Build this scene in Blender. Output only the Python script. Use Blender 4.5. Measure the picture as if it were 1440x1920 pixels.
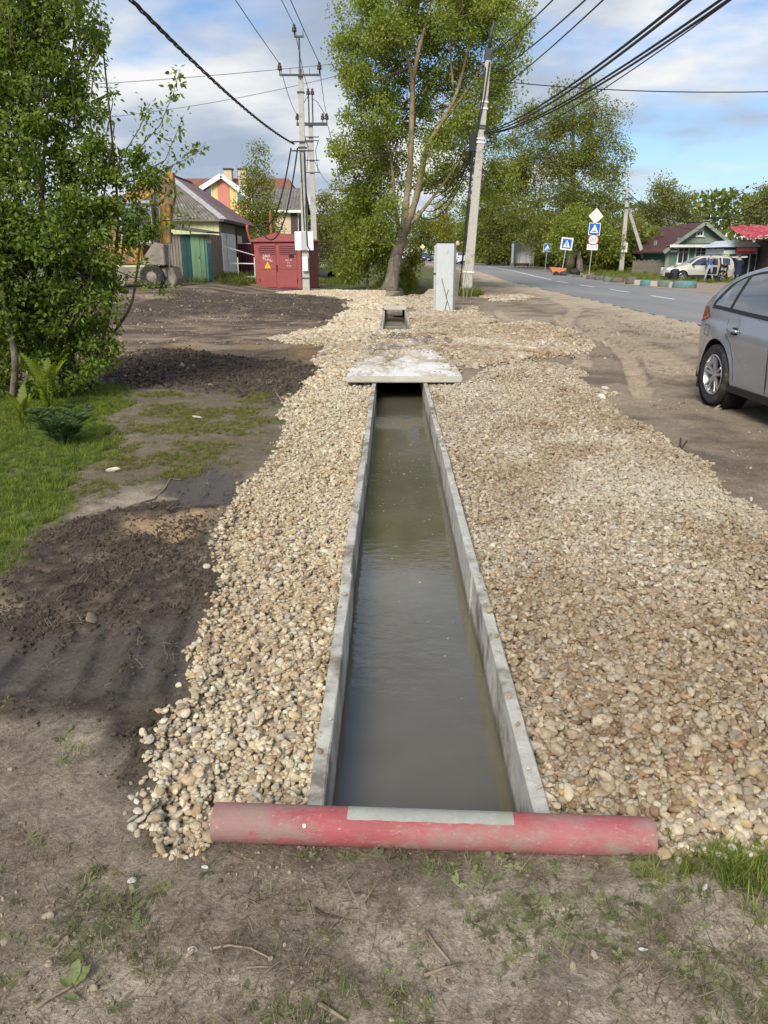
import bpy, bmesh, math, random, time
import numpy as np
from mathutils import Vector, Matrix, Euler
T0 = time.time()
for o in list(bpy.data.objects): bpy.data.objects.remove(o)
SC = bpy.context.scene
C = SC.collection
R = math.radians
# ------------------------------------------------------------------ camera
CAM_H = 1.5; FPX = 1440.0
PITCH = math.atan((960 - 485) / FPX); YAW = R(0.529)
cam = bpy.data.cameras.new('camera'); cam_o = bpy.data.objects.new('camera', cam); C.objects.link(cam_o)
cam.sensor_fit = 'VERTICAL'; cam.sensor_height = 24; cam.lens = 18.0
cam.clip_start = 0.05; cam.clip_end = 4000
cam_o.location = (0, 0, CAM_H); cam_o.rotation_euler = (math.pi/2 - PITCH, 0, YAW)
SC.camera = cam_o
# ------------------------------------------------------------------ sky and sun
SKY_X, SKY_Y, SKY_Z = 4.3, 1.4, 8.7      # which clouds stand over the place
SUN_EL = 38; SUN_AZ = 200          # azimuth clockwise from +Y (behind, left of the camera)
w = bpy.data.worlds.new('World'); SC.world = w; w.use_nodes = True
nt = w.node_tree; nt.nodes.clear()
def N(nt, t, **k):
    n = nt.nodes.new(t)
    for a, b in k.items():
        if a == 'inp':
            for i, v in b.items(): n.inputs[i].default_value = v
        else: setattr(n, a, b)
    return n
def lk(nt, a, b): nt.links.new(a, b)
def ramp(nt, fac, stops):
    r = nt.nodes.new('ShaderNodeValToRGB'); e = r.color_ramp.elements
    while len(e) < len(stops): e.new(0.5)
    for i, (p, c) in enumerate(stops):
        e[i].position = p; e[i].color = (*c, 1) if len(c) == 3 else c
    lk(nt, fac, r.inputs[0]); return r.outputs[0]
def mth(nt, op, a, b=None, clamp=False):
    n = nt.nodes.new('ShaderNodeMath'); n.operation = op; n.use_clamp = clamp
    for i, v in enumerate((a, b)):
        if v is None: continue
        if isinstance(v, (int, float)): n.inputs[i].default_value = v
        else: lk(nt, v, n.inputs[i])
    return n.outputs[0]
def mixc(nt, fac, a, b, mode='MIX'):
    n = nt.nodes.new('ShaderNodeMix'); n.data_type = 'RGBA'; n.blend_type = mode
    for s, v in ((0, fac), (6, a), (7, b)):
        if isinstance(v, (int, float)): n.inputs[s].default_value = v
        elif isinstance(v, tuple): n.inputs[s].default_value = (*v, 1) if len(v) == 3 else v
        else: lk(nt, v, n.inputs[s])
    return n.outputs[2]
sky = N(nt, 'ShaderNodeTexSky', sky_type='NISHITA', sun_disc=False)
sky.sun_elevation = R(SUN_EL); sky.sun_rotation = R(SUN_AZ); sky.air_density = 1.0; sky.dust_density = 1.2; sky.ozone_density = 1.5
tc = N(nt, 'ShaderNodeTexCoord'); sep = N(nt, 'ShaderNodeSeparateXYZ'); lk(nt, tc.outputs['Generated'], sep.inputs[0])
zz = mth(nt, 'ADD', mth(nt, 'MAXIMUM', sep.outputs[2], 0.0), 0.16)
cb = N(nt, 'ShaderNodeCombineXYZ'); lk(nt, mth(nt, 'DIVIDE', sep.outputs[0], zz), cb.inputs[0]); lk(nt, mth(nt, 'DIVIDE', sep.outputs[1], zz), cb.inputs[1])
cb.inputs[2].default_value = SKY_Z
n1 = N(nt, 'ShaderNodeTexNoise', inp={'Scale': 0.95, 'Detail': 10, 'Roughness': 0.50, 'Distortion': 0.0}); lk(nt, cb.outputs[0], n1.inputs['Vector'])
mp = N(nt, 'ShaderNodeMapping', inp={'Location': (SKY_X, SKY_Y, 9.1)}); lk(nt, cb.outputs[0], mp.inputs[0])
n2 = N(nt, 'ShaderNodeTexNoise', inp={'Scale': 1.25, 'Detail': 10, 'Roughness': 0.50, 'Distortion': 0.0}); lk(nt, mp.outputs[0], n2.inputs['Vector'])
cover = ramp(nt, n1.outputs['Fac'], [(0.42, (0, 0, 0)), (0.52, (1, 1, 1))])
shade = ramp(nt, n2.outputs['Fac'], [(0.34, (2.8, 3.4, 4.35)), (0.44, (3.6, 4.15, 5.0)), (0.52, (5.3, 5.55, 5.9)), (0.62, (6.8, 6.8, 6.75))])
skyb = mixc(nt, 1.0, sky.outputs[0], (0.85, 0.98, 1.15), 'MULTIPLY')
skc = mixc(nt, cover, skyb, shade)
bg = N(nt, 'ShaderNodeBackground', inp={'Strength': 0.1}); lk(nt, skc, bg.inputs[0])
lk(nt, bg.outputs[0], N(nt, 'ShaderNodeOutputWorld').inputs[0])
sl = bpy.data.lights.new('sun', 'SUN'); so = bpy.data.objects.new('sun', sl); C.objects.link(so)
sl.energy = 3.1; sl.angle = R(26); sl.color = (1.0, 0.94, 0.84)
sd = Vector((math.sin(R(SUN_AZ))*math.cos(R(SUN_EL)), math.cos(R(SUN_AZ))*math.cos(R(SUN_EL)), math.sin(R(SUN_EL))))
so.rotation_euler = sd.to_track_quat('Z', 'Y').to_euler(); so.location = sd * 50
vs = SC.view_settings; vs.view_transform = 'Standard'; vs.look = 'None'; vs.exposure = 0.50; vs.gamma = 1.0; vs.use_curve_mapping = False
SC.cycles.max_bounces = 6; SC.cycles.diffuse_bounces = 3; SC.cycles.transparent_max_bounces = 8; SC.cycles.use_denoising = True
# ------------------------------------------------------------------ helpers: photo directions -> places
def ray(px, py):
    u = (px - 720) / FPX; v = (960 - py) / FPX; cp, sp = math.cos(PITCH), math.sin(PITCH)
    d = (u, cp + v*sp, -sp + v*cp); c, s = math.cos(YAW), math.sin(YAW)
    return (d[0]*c - d[1]*s, d[0]*s + d[1]*c, d[2])
def G(px, py, z=0.0):
    d = ray(px, py); t = (z - CAM_H) / d[2]; return Vector((d[0]*t, d[1]*t, z))
def at(px, py, Y):
    d = ray(px, py); t = Y / d[1]; return Vector((d[0]*t, Y, CAM_H + d[2]*t))
def pg(pts, z=0.0): return np.array([[G(*p, z).x, G(*p, z).y] for p in pts])
def sstep(a, b, x):
    t = np.clip((x - a) / (b - a), 0, 1); return t*t*(3 - 2*t)
def _h(i, j, s):
    i = i.astype(np.int64); j = j.astype(np.int64)
    h = (i*374761393 + j*668265263 + s*974711) & 0xffffffff
    h = ((h ^ (h >> 13)) * 1274126177) & 0xffffffff
    h = h ^ (h >> 16); return (h & 0xffff) / 65535.0
def vnoise(x, y, s=0):
    x = np.asarray(x, float); y = np.asarray(y, float)
    i = np.floor(x); j = np.floor(y); fx = x - i; fy = y - j
    fx = fx*fx*(3-2*fx); fy = fy*fy*(3-2*fy)
    a = _h(i, j, s); b = _h(i+1, j, s); c = _h(i, j+1, s); d = _h(i+1, j+1, s)
    return (a*(1-fx)+b*fx)*(1-fy) + (c*(1-fx)+d*fx)*fy
def fbm(x, y, sc, o=4, s=0, g=0.5):
    t = 0; a = 1; n = 0
    for k in range(o):
        t = t + a*vnoise(x*sc*2**k + 17.3*k, y*sc*2**k - 9.1*k, s+k); n += a; a *= g
    return t/n
def sdist(px, py, poly):
    """signed distance to a polygon, positive inside"""
    d = np.full(px.shape, 1e9); ins = np.zeros(px.shape, bool); n = len(poly)
    for i in range(n):
        ax, ay = poly[i]; bx, by = poly[(i+1) % n]; ex, ey = bx-ax, by-ay
        wx, wy = px-ax, py-ay; t = np.clip((wx*ex+wy*ey)/max(ex*ex+ey*ey, 1e-12), 0, 1)
        d = np.minimum(d, (wx-ex*t)**2 + (wy-ey*t)**2)
        if by != ay:
            c = ((ay <= py) & (by > py)) | ((by <= py) & (ay > py))
            ins ^= c & (px < ax + (py-ay)/(by-ay)*ex)
    return np.where(ins, 1, -1)*np.sqrt(d)
# terrain and road
_ty = [-50, 0, 50, 55, 65, 75, 88, 110, 140, 300, 3000]; _tz = [0, 0, 0, 0.02, 0.18, 0.40, 0.58, 0.82, 1.05, 1.25, 1.3]
_rY = [-80, 0, 27, 40, 60, 75, 88, 100, 110, 136, 170, 220, 300]; _rX = [8.6, 10.2, 10.75, 11.05, 11.4, 11.35, 10.8, 9.9, 8.9, 6.4, 1.5, -9, -30]
_dy = np.arange(-80, 301, 1.0); _dx = np.interp(_dy, _rY, _rX); _k = np.ones(15)/15
_dx = np.convolve(np.pad(_dx, 7, 'edge'), _k, 'valid')
ROAD_HW = 3.25
def roadx(Y): return np.interp(Y, _dy, _dx)
def terr(X, Y):
    X = np.asarray(X, float); Y = np.asarray(Y, float)
    z = np.interp(Y, _ty, _tz)
    z = z + 0.36*sstep(-5.5, -8.5, X)*sstep(26, 34, Y)*(1-sstep(55, 80, Y)) + 0.2*sstep(-6, -9, X)*sstep(36, 45, Y)*(1-sstep(60, 85, Y))
    return z
def tz(x, y): return float(terr(x, y))
# ------------------------------------------------------------------ helpers: mesh building
class MB:
    def __init__(s): s.v = []; s.f = []; s.m = []; s.mi = 0
    def add(s, vs_, fs):
        b = len(s.v); s.v += [tuple(p) for p in vs_]; s.f += [tuple(i+b for i in f) for f in fs]; s.m += [s.mi]*len(fs); return s
    def box(s, x0, y0, z0, x1, y1, z1):
        v = [(x0,y0,z0),(x1,y0,z0),(x1,y1,z0),(x0,y1,z0),(x0,y0,z1),(x1,y0,z1),(x1,y1,z1),(x0,y1,z1)]
        return s.add(v, [(3,2,1,0),(4,5,6,7),(0,1,5,4),(1,2,6,5),(2,3,7,6),(3,0,4,7)])
    def beam(s, a, b, w_, h_, up=(0, 0, 1)):
        a = Vector(a); b = Vector(b); d = (b-a).normalized(); u = Vector(up)
        if abs(d.dot(u)) > 0.97: u = Vector((0, 1, 0))
        x = d.cross(u).normalized(); z = x.cross(d).normalized()
        v = [p + x*sx*w_/2 + z*sz*h_/2 for p in (a, b) for sx, sz in ((-1,-1),(1,-1),(1,1),(-1,1))]
        return s.add(v, [(0,1,2,3),(7,6,5,4),(0,4,5,1),(1,5,6,2),(2,6,7,3),(3,7,4,0)])
    def tube(s, pts, rad, n=8, caps=True):
        pts = [Vector(p) for p in pts]
        if isinstance(rad, (int, float)): rad = [rad]*len(pts)
        vs_ = []; prev = None
        for i, p in enumerate(pts):
            d = (pts[min(i+1, len(pts)-1)] - pts[max(i-1, 0)])
            d = d.normalized() if d.length > 1e-9 else Vector((0, 0, 1))
            if prev is None:
                u = Vector((1, 0, 0)) if abs(d.x) < 0.8 else Vector((0, 1, 0)); u = (u - d*u.dot(d)).normalized()
            else: u = (prev - d*prev.dot(d)).normalized()
            prev = u; q = d.cross(u)
            vs_ += [p + (u*math.cos(2*math.pi*k/n) + q*math.sin(2*math.pi*k/n))*rad[i] for k in range(n)]
        fs = [(i*n+k, i*n+(k+1) % n, (i+1)*n+(k+1) % n, (i+1)*n+k) for i in range(len(pts)-1) for k in range(n)]
        if caps: fs += [tuple(range(n))[::-1], tuple((len(pts)-1)*n+k for k in range(n))]
        return s.add(vs_, fs)
    def prism(s, poly, a, b, axis='y'):
        """polygon of (u, v) pairs extruded from a to b along an axis"""
        n = len(poly)
        def P(u, v, t): return (u, t, v) if axis == 'y' else ((t, u, v) if axis == 'x' else (u, v, t))
        v = [P(u, q, a) for u, q in poly] + [P(u, q, b) for u, q in poly]
        return s.add(v, [tuple(range(n)), tuple(range(2*n-1, n-1, -1))] + [(i, i+n, (i+1) % n+n, (i+1) % n) for i in range(n)])
    def lathe(s, prof, n=24, axis='z', arc=2*math.pi, c=(0, 0, 0)):
        full = abs(arc - 2*math.pi) < 1e-6; m = n if full else n+1; v = []
        for r_, h_ in prof:
            for k in range(m):
                a = arc*k/n; p = (r_*math.cos(a), r_*math.sin(a), h_)
                p = p if axis == 'z' else ((p[2], p[0], p[1]) if axis == 'x' else (p[0], p[2], p[1]))
                v.append((p[0]+c[0], p[1]+c[1], p[2]+c[2]))
        fs = []
        for i in range(len(prof)-1):
            for k in range(n):
                k2 = (k+1) % m if full else k+1
                fs.append((i*m+k, i*m+k2, (i+1)*m+k2, (i+1)*m+k))
        return s.add(v, fs)
    def grid(s, fn, nu, nv):
        v = [fn(i/nu, j/nv) for i in range(nu+1) for j in range(nv+1)]
        return s.add(v, [(i*(nv+1)+j, (i+1)*(nv+1)+j, (i+1)*(nv+1)+j+1, i*(nv+1)+j+1) for i in range(nu) for j in range(nv)])
    def build(s, name, mat, parent=None, smooth=False, loc=None, rot=None, bevel=0):
        me = bpy.data.meshes.new(name); me.from_pydata(s.v, [], s.f); me.update()
        for m_ in (mat if isinstance(mat, (list, tuple)) else [mat]): me.materials.append(m_)
        if len(me.materials) > 1: me.polygons.foreach_set('material_index', s.m)
        bm = bmesh.new(); bm.from_mesh(me); bmesh.ops.recalc_face_normals(bm, faces=bm.faces)
        if bevel: bmesh.ops.bevel(bm, geom=list(bm.edges), offset=bevel, segments=2, affect='EDGES', clamp_overlap=True)
        bm.to_mesh(me); bm.free()
        if smooth:
            me.polygons.foreach_set('use_smooth', [True]*len(me.polygons))
            if smooth == 'auto': me.set_sharp_from_angle(angle=R(38))
        return link(name, me, parent, loc, rot)
def link(name, me, parent=None, loc=None, rot=None):
    o = bpy.data.objects.new(name, me); C.objects.link(o)
    if parent: o.parent = parent
    if loc is not None: o.location = loc
    if rot is not None: o.rotation_euler = rot
    return o
def tag(o, label=None, cat=None, group=None, kind=None):
    for k, v in (('label', label), ('category', cat), ('group', group), ('kind', kind)):
        if v: o[k] = v
    return o
def thing(name, label, cat, loc=(0, 0, 0), rz=0, group=None):
    o = bpy.data.objects.new(name, None); C.objects.link(o); o.empty_display_size = 0.2
    o.location = loc; o.rotation_euler = (0, 0, rz); return tag(o, label, cat, group)
def mesh_np(name, v, f, mat, col=None, smooth=False, uvs=None):
    """v Nx3, f MxK (K = 3 or 4), col Nx3 point colours"""
    me = bpy.data.meshes.new(name); v = np.asarray(v, np.float32); f = np.asarray(f, np.int32); k = f.shape[1]
    me.vertices.add(len(v)); me.vertices.foreach_set('co', v.ravel())
    me.loops.add(f.size); me.loops.foreach_set('vertex_index', f.ravel())
    me.polygons.add(len(f)); me.polygons.foreach_set('loop_start', np.arange(0, f.size, k, dtype=np.int32))
    if smooth: me.polygons.foreach_set('use_smooth', np.ones(len(f), bool))
    me.update(calc_edges=True)
    if col is not None:
        a = me.color_attributes.new('Col', 'FLOAT_COLOR', 'POINT'); c4 = np.ones((len(v), 4), np.float32); c4[:, :col.shape[1]] = col
        a.data.foreach_set('color', c4.ravel())
    for m_ in (mat if isinstance(mat, (list, tuple)) else [mat]): me.materials.append(m_)
    return me
# ------------------------------------------------------------------ materials
def newmat(name):
    m = bpy.data.materials.new(name); m.use_nodes = True; nt = m.node_tree; nt.nodes.clear()
    out = N(nt, 'ShaderNodeOutputMaterial'); b = N(nt, 'ShaderNodeBsdfPrincipled'); lk(nt, b.outputs[0], out.inputs[0]); return m, nt, b, out
def tex(nt, scale, detail=5, rough=0.6, coord='Object', dist=0.0, stretch=None):
    t = N(nt, 'ShaderNodeTexCoord'); v = t.outputs[coord]
    if stretch:
        mp = N(nt, 'ShaderNodeMapping', inp={'Scale': stretch}); lk(nt, v, mp.inputs[0]); v = mp.outputs[0]
    n = N(nt, 'ShaderNodeTexNoise', inp={'Scale': scale, 'Detail': detail, 'Roughness': rough, 'Distortion': dist}); lk(nt, v, n.inputs['Vector']); return n.outputs['Fac']
def bump(nt, b, h, strength=0.3, dist=0.02):
    n = N(nt, 'ShaderNodeBump', inp={'Strength': strength, 'Distance': dist}); lk(nt, h, n.inputs['Height']); lk(nt, n.outputs[0], b.inputs['Normal']); return n
def M(name, rgb, rough=0.75, var=0.25, scale=6, bmp=0.25, metal=0, spec=0.4, dirt=None, dirt_amt=0.5, dirt_scale=3, stretch=None, coat=0, bscale=None, bdist=0.01):
    m, nt, b, out = newmat(name)
    n = tex(nt, scale, 6, 0.65, stretch=stretch)
    c = tuple(min(1, x) for x in rgb)
    lo = tuple(x*(1-var) for x in c); hi = tuple(min(1, x*(1+var)) for x in c)
    col = ramp(nt, n, [(0.3, lo), (0.7, hi)])
    if dirt:
        d = ramp(nt, tex(nt, dirt_scale, 8, 0.7), [(0.62-0.3*dirt_amt, (0, 0, 0)), (0.72-0.2*dirt_amt, (1, 1, 1))])
        col = mixc(nt, d, col, dirt)
    lk(nt, col, b.inputs['Base Color']); b.inputs['Roughness'].default_value = rough; b.inputs['Metallic'].default_value = metal
    b.inputs['Specular IOR Level'].default_value = spec; b.inputs['Coat Weight'].default_value = coat
    if bmp: bump(nt, b, tex(nt, bscale or scale*6, 5, 0.7, stretch=stretch), bmp, bdist)
    return m
def glass(name, rgb=(0.02, 0.025, 0.03), rough=0.06):
    m, nt, b, out = newmat(name); b.inputs['Base Color'].default_value = (*rgb, 1); b.inputs['Roughness'].default_value = rough
    b.inputs['Specular IOR Level'].default_value = 1.0; b.inputs['IOR'].default_value = 1.75; b.inputs['Coat Weight'].default_value = 0.9; b.inputs['Coat Roughness'].default_value = 0.03; return m
def leafmat(name, trans=0.45, rough=0.55, attr='GEOMETRY', spec=0.3):
    m, nt, b, out = newmat(name); a = N(nt, 'ShaderNodeAttribute', attribute_type=attr, attribute_name='Col')
    lk(nt, a.outputs['Color'], b.inputs['Base Color']); b.inputs['Roughness'].default_value = rough; b.inputs['Specular IOR Level'].default_value = spec
    tr = N(nt, 'ShaderNodeBsdfTranslucent'); lk(nt, mixc(nt, 1.0, a.outputs['Color'], (1.25, 1.2, 0.6), 'MULTIPLY'), tr.inputs[0])
    mx = N(nt, 'ShaderNodeMixShader', inp={0: trans}); lk(nt, b.outputs[0], mx.inputs[1]); lk(nt, tr.outputs[0], mx.inputs[2]); lk(nt, mx.outputs[0], out.inputs[0]); return m
MAT = {}
MAT['leaf'] = leafmat('leaf'); MAT['ileaf'] = leafmat('leaf_instanced', attr='INSTANCER')
MAT['bark'] = M('bark', (0.20, 0.165, 0.125), 0.95, 0.45, 6, 1.0, dirt=(0.11, 0.09, 0.065), dirt_amt=0.5, dirt_scale=5, stretch=(1, 1, 0.18), bscale=12, bdist=0.09)
MAT['bark_light'] = M('bark_light', (0.30, 0.225, 0.125), 0.9, 0.35, 4, 0.8, dirt=(0.15, 0.13, 0.09), dirt_amt=0.5, dirt_scale=4, stretch=(1, 1, 0.4), bdist=0.04)
MAT['birch'] = M('birch_bark', (0.6, 0.58, 0.52), 0.8, 0.15, 4, 0.3, dirt=(0.06, 0.05, 0.05), dirt_amt=0.35, dirt_scale=5, stretch=(1, 1, 3))
MAT['twig'] = M('twig_bark', (0.10, 0.075, 0.055), 0.9, 0.3, 20, 0.5)
MAT['concrete'] = M('concrete', (0.43, 0.415, 0.365), 0.9, 0.25, 9, 0.7, dirt=(0.17, 0.145, 0.11), dirt_amt=0.5, dirt_scale=3.5, bscale=45, bdist=0.006)
MAT['pole'] = M('pole_concrete', (0.44, 0.42, 0.37), 0.9, 0.2, 3, 0.5, dirt=(0.28, 0.26, 0.22), dirt_amt=0.4, bscale=20)
MAT['iron'] = M('dark_steel', (0.06, 0.065, 0.065), 0.6, 0.3, 9, 0.2, metal=0.3)
MAT['galv'] = M('galvanised_steel', (0.45, 0.46, 0.46), 0.5, 0.15, 9, 0.1, metal=0.6)
MAT['insul'] = M('insulator_glaze', (0.05, 0.035, 0.03), 0.25, 0.2, 9, 0)
MAT['cable'] = M('cable_rubber', (0.018, 0.018, 0.02), 0.6, 0.2, 9, 0)
MAT['wire'] = M('bare_wire', (0.12, 0.12, 0.125), 0.5, 0.2, 9, 0, metal=0.5)
MAT['white'] = M('white_paint', (0.75, 0.75, 0.72), 0.5, 0.06, 5, 0.1, dirt=(0.5, 0.48, 0.42), dirt_amt=0.2)
MAT['black'] = M('black_plastic', (0.015, 0.015, 0.016), 0.6, 0.2, 9, 0.1)
MAT['rubber'] = M('tyre_rubber', (0.022, 0.022, 0.023), 0.8, 0.35, 8, 0.3, dirt=(0.10, 0.085, 0.065), dirt_amt=0.25, dirt_scale=9)
MAT['glass'] = glass('dark_glass'); MAT['chrome'] = M('chrome', (0.75, 0.75, 0.76), 0.18, 0.05, 5, 0, metal=1)
# ================================================================== the setting: ground
P_GL = pg([(385,1570),(290,1545),(262,1520),(283,1490),(320,1470),(300,1420),(283,1390),(300,1360),(345,1310),(385,1240),(395,1160),(420,1130),(415,1060),(430,1010),(445,960),(470,900),(505,860),(530,810),(535,770),(560,725),(590,705),(640,690),(652,700),(700,722),(575,1505),(400,1515)])
P_GR = pg([(1033,1528),(1235,1592),(1440,1592),(1700,1600),(1800,1250),(1560,1080),(1440,1020),(1395,955),(1350,895),(1250,835),(1190,795),(1130,740),(1085,715),(1075,690),(1000,690),(930,705),(860,716),(803,724)])
P_GL2 = pg([(560,728),(600,700),(612,665),(560,648),(500,638),(600,618),(640,605),(657,582),(652,562),(600,555),(520,549),(600,544),(720,547),(738,552),(728,572),(722,630),(690,632),(655,697),(640,705)])
P_GR2 = pg([(838,640),(900,612),(1000,603),(1060,620),(1098,640),(1090,668),(1020,676),(960,690),(885,702),(852,690)])
P_GR3 = pg([(772,628),(770,585),(790,572),(815,556),(765,556),(790,543),(815,545),(850,592),(880,575),(925,600),(900,612),(840,636)])
P_GR4 = pg([(900,556),(980,552),(1000,560),(940,566)])
P_LAWN = pg([(-500,770),(-200,745),(60,725),(235,722),(245,742),(190,790),(210,850),(130,890),(110,960),(60,1010),(40,1090),(0,1120),(-500,1130)])
P_SPARSE = pg([(240,735),(545,735),(525,850),(470,880),(300,905),(180,940),(60,1020),(110,950),(200,850)])
P_PEAT1 = pg([(120,690),(190,665),(330,655),(560,685),(600,700),(575,725),(540,765),(420,738),(250,726),(170,722)])
P_PEAT2 = pg([(60,1010),(200,960),(330,930),(440,880),(458,925),(415,990),(430,1060),(405,1150),(385,1230),(330,1335),(282,1400),(305,1490),(200,1445),(120,1365),(0,1325),(-300,1310),(-300,1110),(0,1130)])
P_MUD1 = pg([(310,890),(400,868),(455,900),(440,948),(330,948)])
P_MUD2 = pg([(40,1205),(150,1180),(280,1170),(370,1130),(383,1225),(312,1330),(200,1345),(60,1292),(-60,1310),(-60,1215)])
P_SAND = pg([(245,968),(330,962),(425,955),(410,990),(330,1040),(255,1000)])
P_FARMUD = pg([(150,588),(330,562),(560,556),(648,566),(656,586),(630,612),(560,602),(420,590),(300,602),(180,606)])
P_ORANGE = pg([(230,655),(420,648),(560,635),(605,655),(590,690),(420,668)])
CH_L, CH_R = -0.24, 0.46                 # outer faces of the concrete channel
def axis(c0, c1, fine, growth, lo, hi):
    a = list(np.arange(c0, c1, fine)); s = fine; x = c1
    while x < hi: a.append(x); s = min(s*(1+growth), 60); x += s
    b = []; s = fine; x = c0
    while x > lo: s = min(s*(1+growth), 60); x -= s; b.append(x)
    return np.array(b[::-1] + a + [hi])
gx = axis(-3.0, 3.2, 0.021, 0.034, -900, 900)
gx = np.unique(np.concatenate([gx[(np.abs(gx-CH_L-0.012) > 0.012) & (np.abs(gx-CH_R+0.012) > 0.012)], [CH_L+0.005, CH_L+0.02, CH_R-0.02, CH_R-0.005]]))
ys = [-60., -20., -6., -2., -0.5, 0.4]; y = 0.8
while y < 1500: ys.append(y); y += max(0.02, 0.0058*y) if y < 60 else min(0.02*y, 40)
gy = np.array(ys)
X, Y = np.meshgrid(gx, gy); Xf = X.ravel(); Yf = Y.ravel()
wob = 0.05 + 0.012*Yf
dxn = (fbm(Xf, Yf, 2.2, 4, 3)-0.5)*2*wob*1.6; dyn = (fbm(Xf, Yf, 2.2, 4, 8)-0.5)*2*wob*1.6
near = (Yf < 60) & (np.abs(Xf) < 40)
def mask(poly, soft=0.06):
    m = np.zeros(Xf.shape); b0 = poly.min(0)-1; b1 = poly.max(0)+1
    k = near & (Xf > b0[0]) & (Xf < b1[0]) & (Yf > b0[1]) & (Yf < b1[1])
    if k.any():
        s = soft + 0.006*Yf[k]; d = sdist(Xf[k]+dxn[k], Yf[k]+dyn[k], poly); m[k] = sstep(-s, s, d)
    return m
n_s = fbm(Xf, Yf, 9.0, 5, 21); n_m = fbm(Xf, Yf, 1.6, 5, 31); n_l = fbm(Xf, Yf, 0.35, 4, 41); n_f = fbm(Xf, Yf, 22.0, 3, 51)
def mixv(a, b, t): return a*(1-t[:, None]) + np.array(b)*t[:, None]
col = np.ones((len(Xf), 3))*np.array((0.235, 0.193, 0.148))
col = mixv(col, (0.345, 0.295, 0.232), sstep(0.48, 0.68, n_m))
col = mixv(col, (0.15, 0.12, 0.09), sstep(0.5, 0.72, n_s)*0.75)
rc = roadx(Yf); rd = rc - Xf                                 # distance left of the road's middle
# right verge: brown earth turning to dry sand at the asphalt
verge = sstep(0.8, 1.6, Xf)*sstep(3.0, 5.0, Yf)*(Xf < rc+30)
vcol = mixv(mixv(np.ones((len(Xf), 3))*np.array((0.245, 0.195, 0.145)), (0.15, 0.118, 0.088), sstep(0.45, 0.65, n_m)), (0.33, 0.265, 0.195), sstep(0.55, 0.7, n_l)*0.7)
col = col*(1-verge[:, None]) + vcol*verge[:, None]
sandm = sstep(5.9, 3.6, rd + (n_m-0.5)*2.2)*(Yf > 3)*(rd > -3)
col = mixv(col, (0.43, 0.355, 0.265), sandm*0.9)
col = mixv(col, (0.29, 0.24, 0.19), sstep(-3.0, -3.6, rd)*(Yf > 0)*0.85)     # far side pavement dust
# left yard, dug over
yard = sstep(-0.3, -0.9, Xf)*sstep(9.0, 11.0, Yf)
n_st = fbm(Xf*0.35, Yf*1.0, 1.3, 5, 131); n_st2 = fbm(Xf*0.5, Yf*1.6, 3.0, 4, 141)
ycol = mixv(np.ones((len(Xf), 3))*np.array((0.19, 0.142, 0.10)), (0.085, 0.064, 0.048), sstep(0.40, 0.62, n_m))
ycol = mixv(ycol, (0.30, 0.235, 0.165), sstep(0.52, 0.66, n_st)*0.75); ycol = mixv(ycol, (0.07, 0.052, 0.04), sstep(0.56, 0.7, n_st2)*0.7)
col = col*(1-yard[:, None]) + ycol*yard[:, None]
m_or = mask(P_ORANGE, 0.3); col = mixv(col, (0.33, 0.205, 0.095), m_or*sstep(0.4, 0.6, n_m)*0.8)
# grass soil
m_lawn = mask(P_LAWN, 0.1); m_sp = mask(P_SPARSE, 0.15)
col = mixv(col, (0.11, 0.13, 0.035), m_lawn*0.9); col = mixv(col, (0.125, 0.105, 0.065), m_sp*0.8)
m_p1 = mask(P_PEAT1, 0.12); m_p2 = mask(P_PEAT2, 0.06); m_fm = mask(P_FARMUD, 0.25)
m_m2 = mask(P_MUD2, 0.06); m_mu = np.maximum(mask(P_MUD1, 0.05), m_m2)
peat = np.clip(m_p1*0.95 + m_p2 + m_fm*0.9, 0, 1)*sstep(0.30, 0.50, 0.6*n_m + 0.4*n_s + 0.04)
col = mixv(col, (0.052, 0.039, 0.030), peat); col = mixv(col, (0.12, 0.092, 0.066), peat*sstep(0.52, 0.66, n_s)*0.7)
m_sa = mask(P_SAND, 0.06); col = mixv(col, (0.36, 0.255, 0.15), m_sa*sstep(0.45, 0.58, n_m + 0.25*(n_s-0.5))*0.9)
col = mixv(col, (0.062, 0.052, 0.044), m_mu*0.95)
grav = np.zeros(len(Xf))
for p in (P_GL, P_GR, P_GL2, P_GR2, P_GR3, P_GR4): grav = np.maximum(grav, mask(p, 0.03))
col = mixv(col, (0.34, 0.27, 0.19), grav*sstep(6, 12, Yf)); col = mixv(col, (0.27, 0.215, 0.15), grav*(1-sstep(6, 12, Yf)))
# far fields: grass
farg = sstep(44, 56, Yf)*np.where(rd > 0, sstep(5.0, 7.5, rd), sstep(-7, -13, rd)); farg = np.maximum(farg, sstep(28, 34, Yf)*sstep(-6, -9, Xf)*0)
farg = np.maximum(farg, sstep(40.5, 42, Yf)*sstep(-4.2, -3.4, Xf)*sstep(6, 4, Xf)*sstep(0.2, -0.3, Xf-0.5))
col = mixv(col, (0.085, 0.105, 0.03), farg*0.95)
# dark trampled patches on the verge
col = mixv(col, (0.085, 0.065, 0.047), verge*sstep(0.56, 0.68, fbm(Xf, Yf, 0.8, 4, 77))*(1-grav)*sstep(3.4, 2.6, Xf)*0.7)
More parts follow.
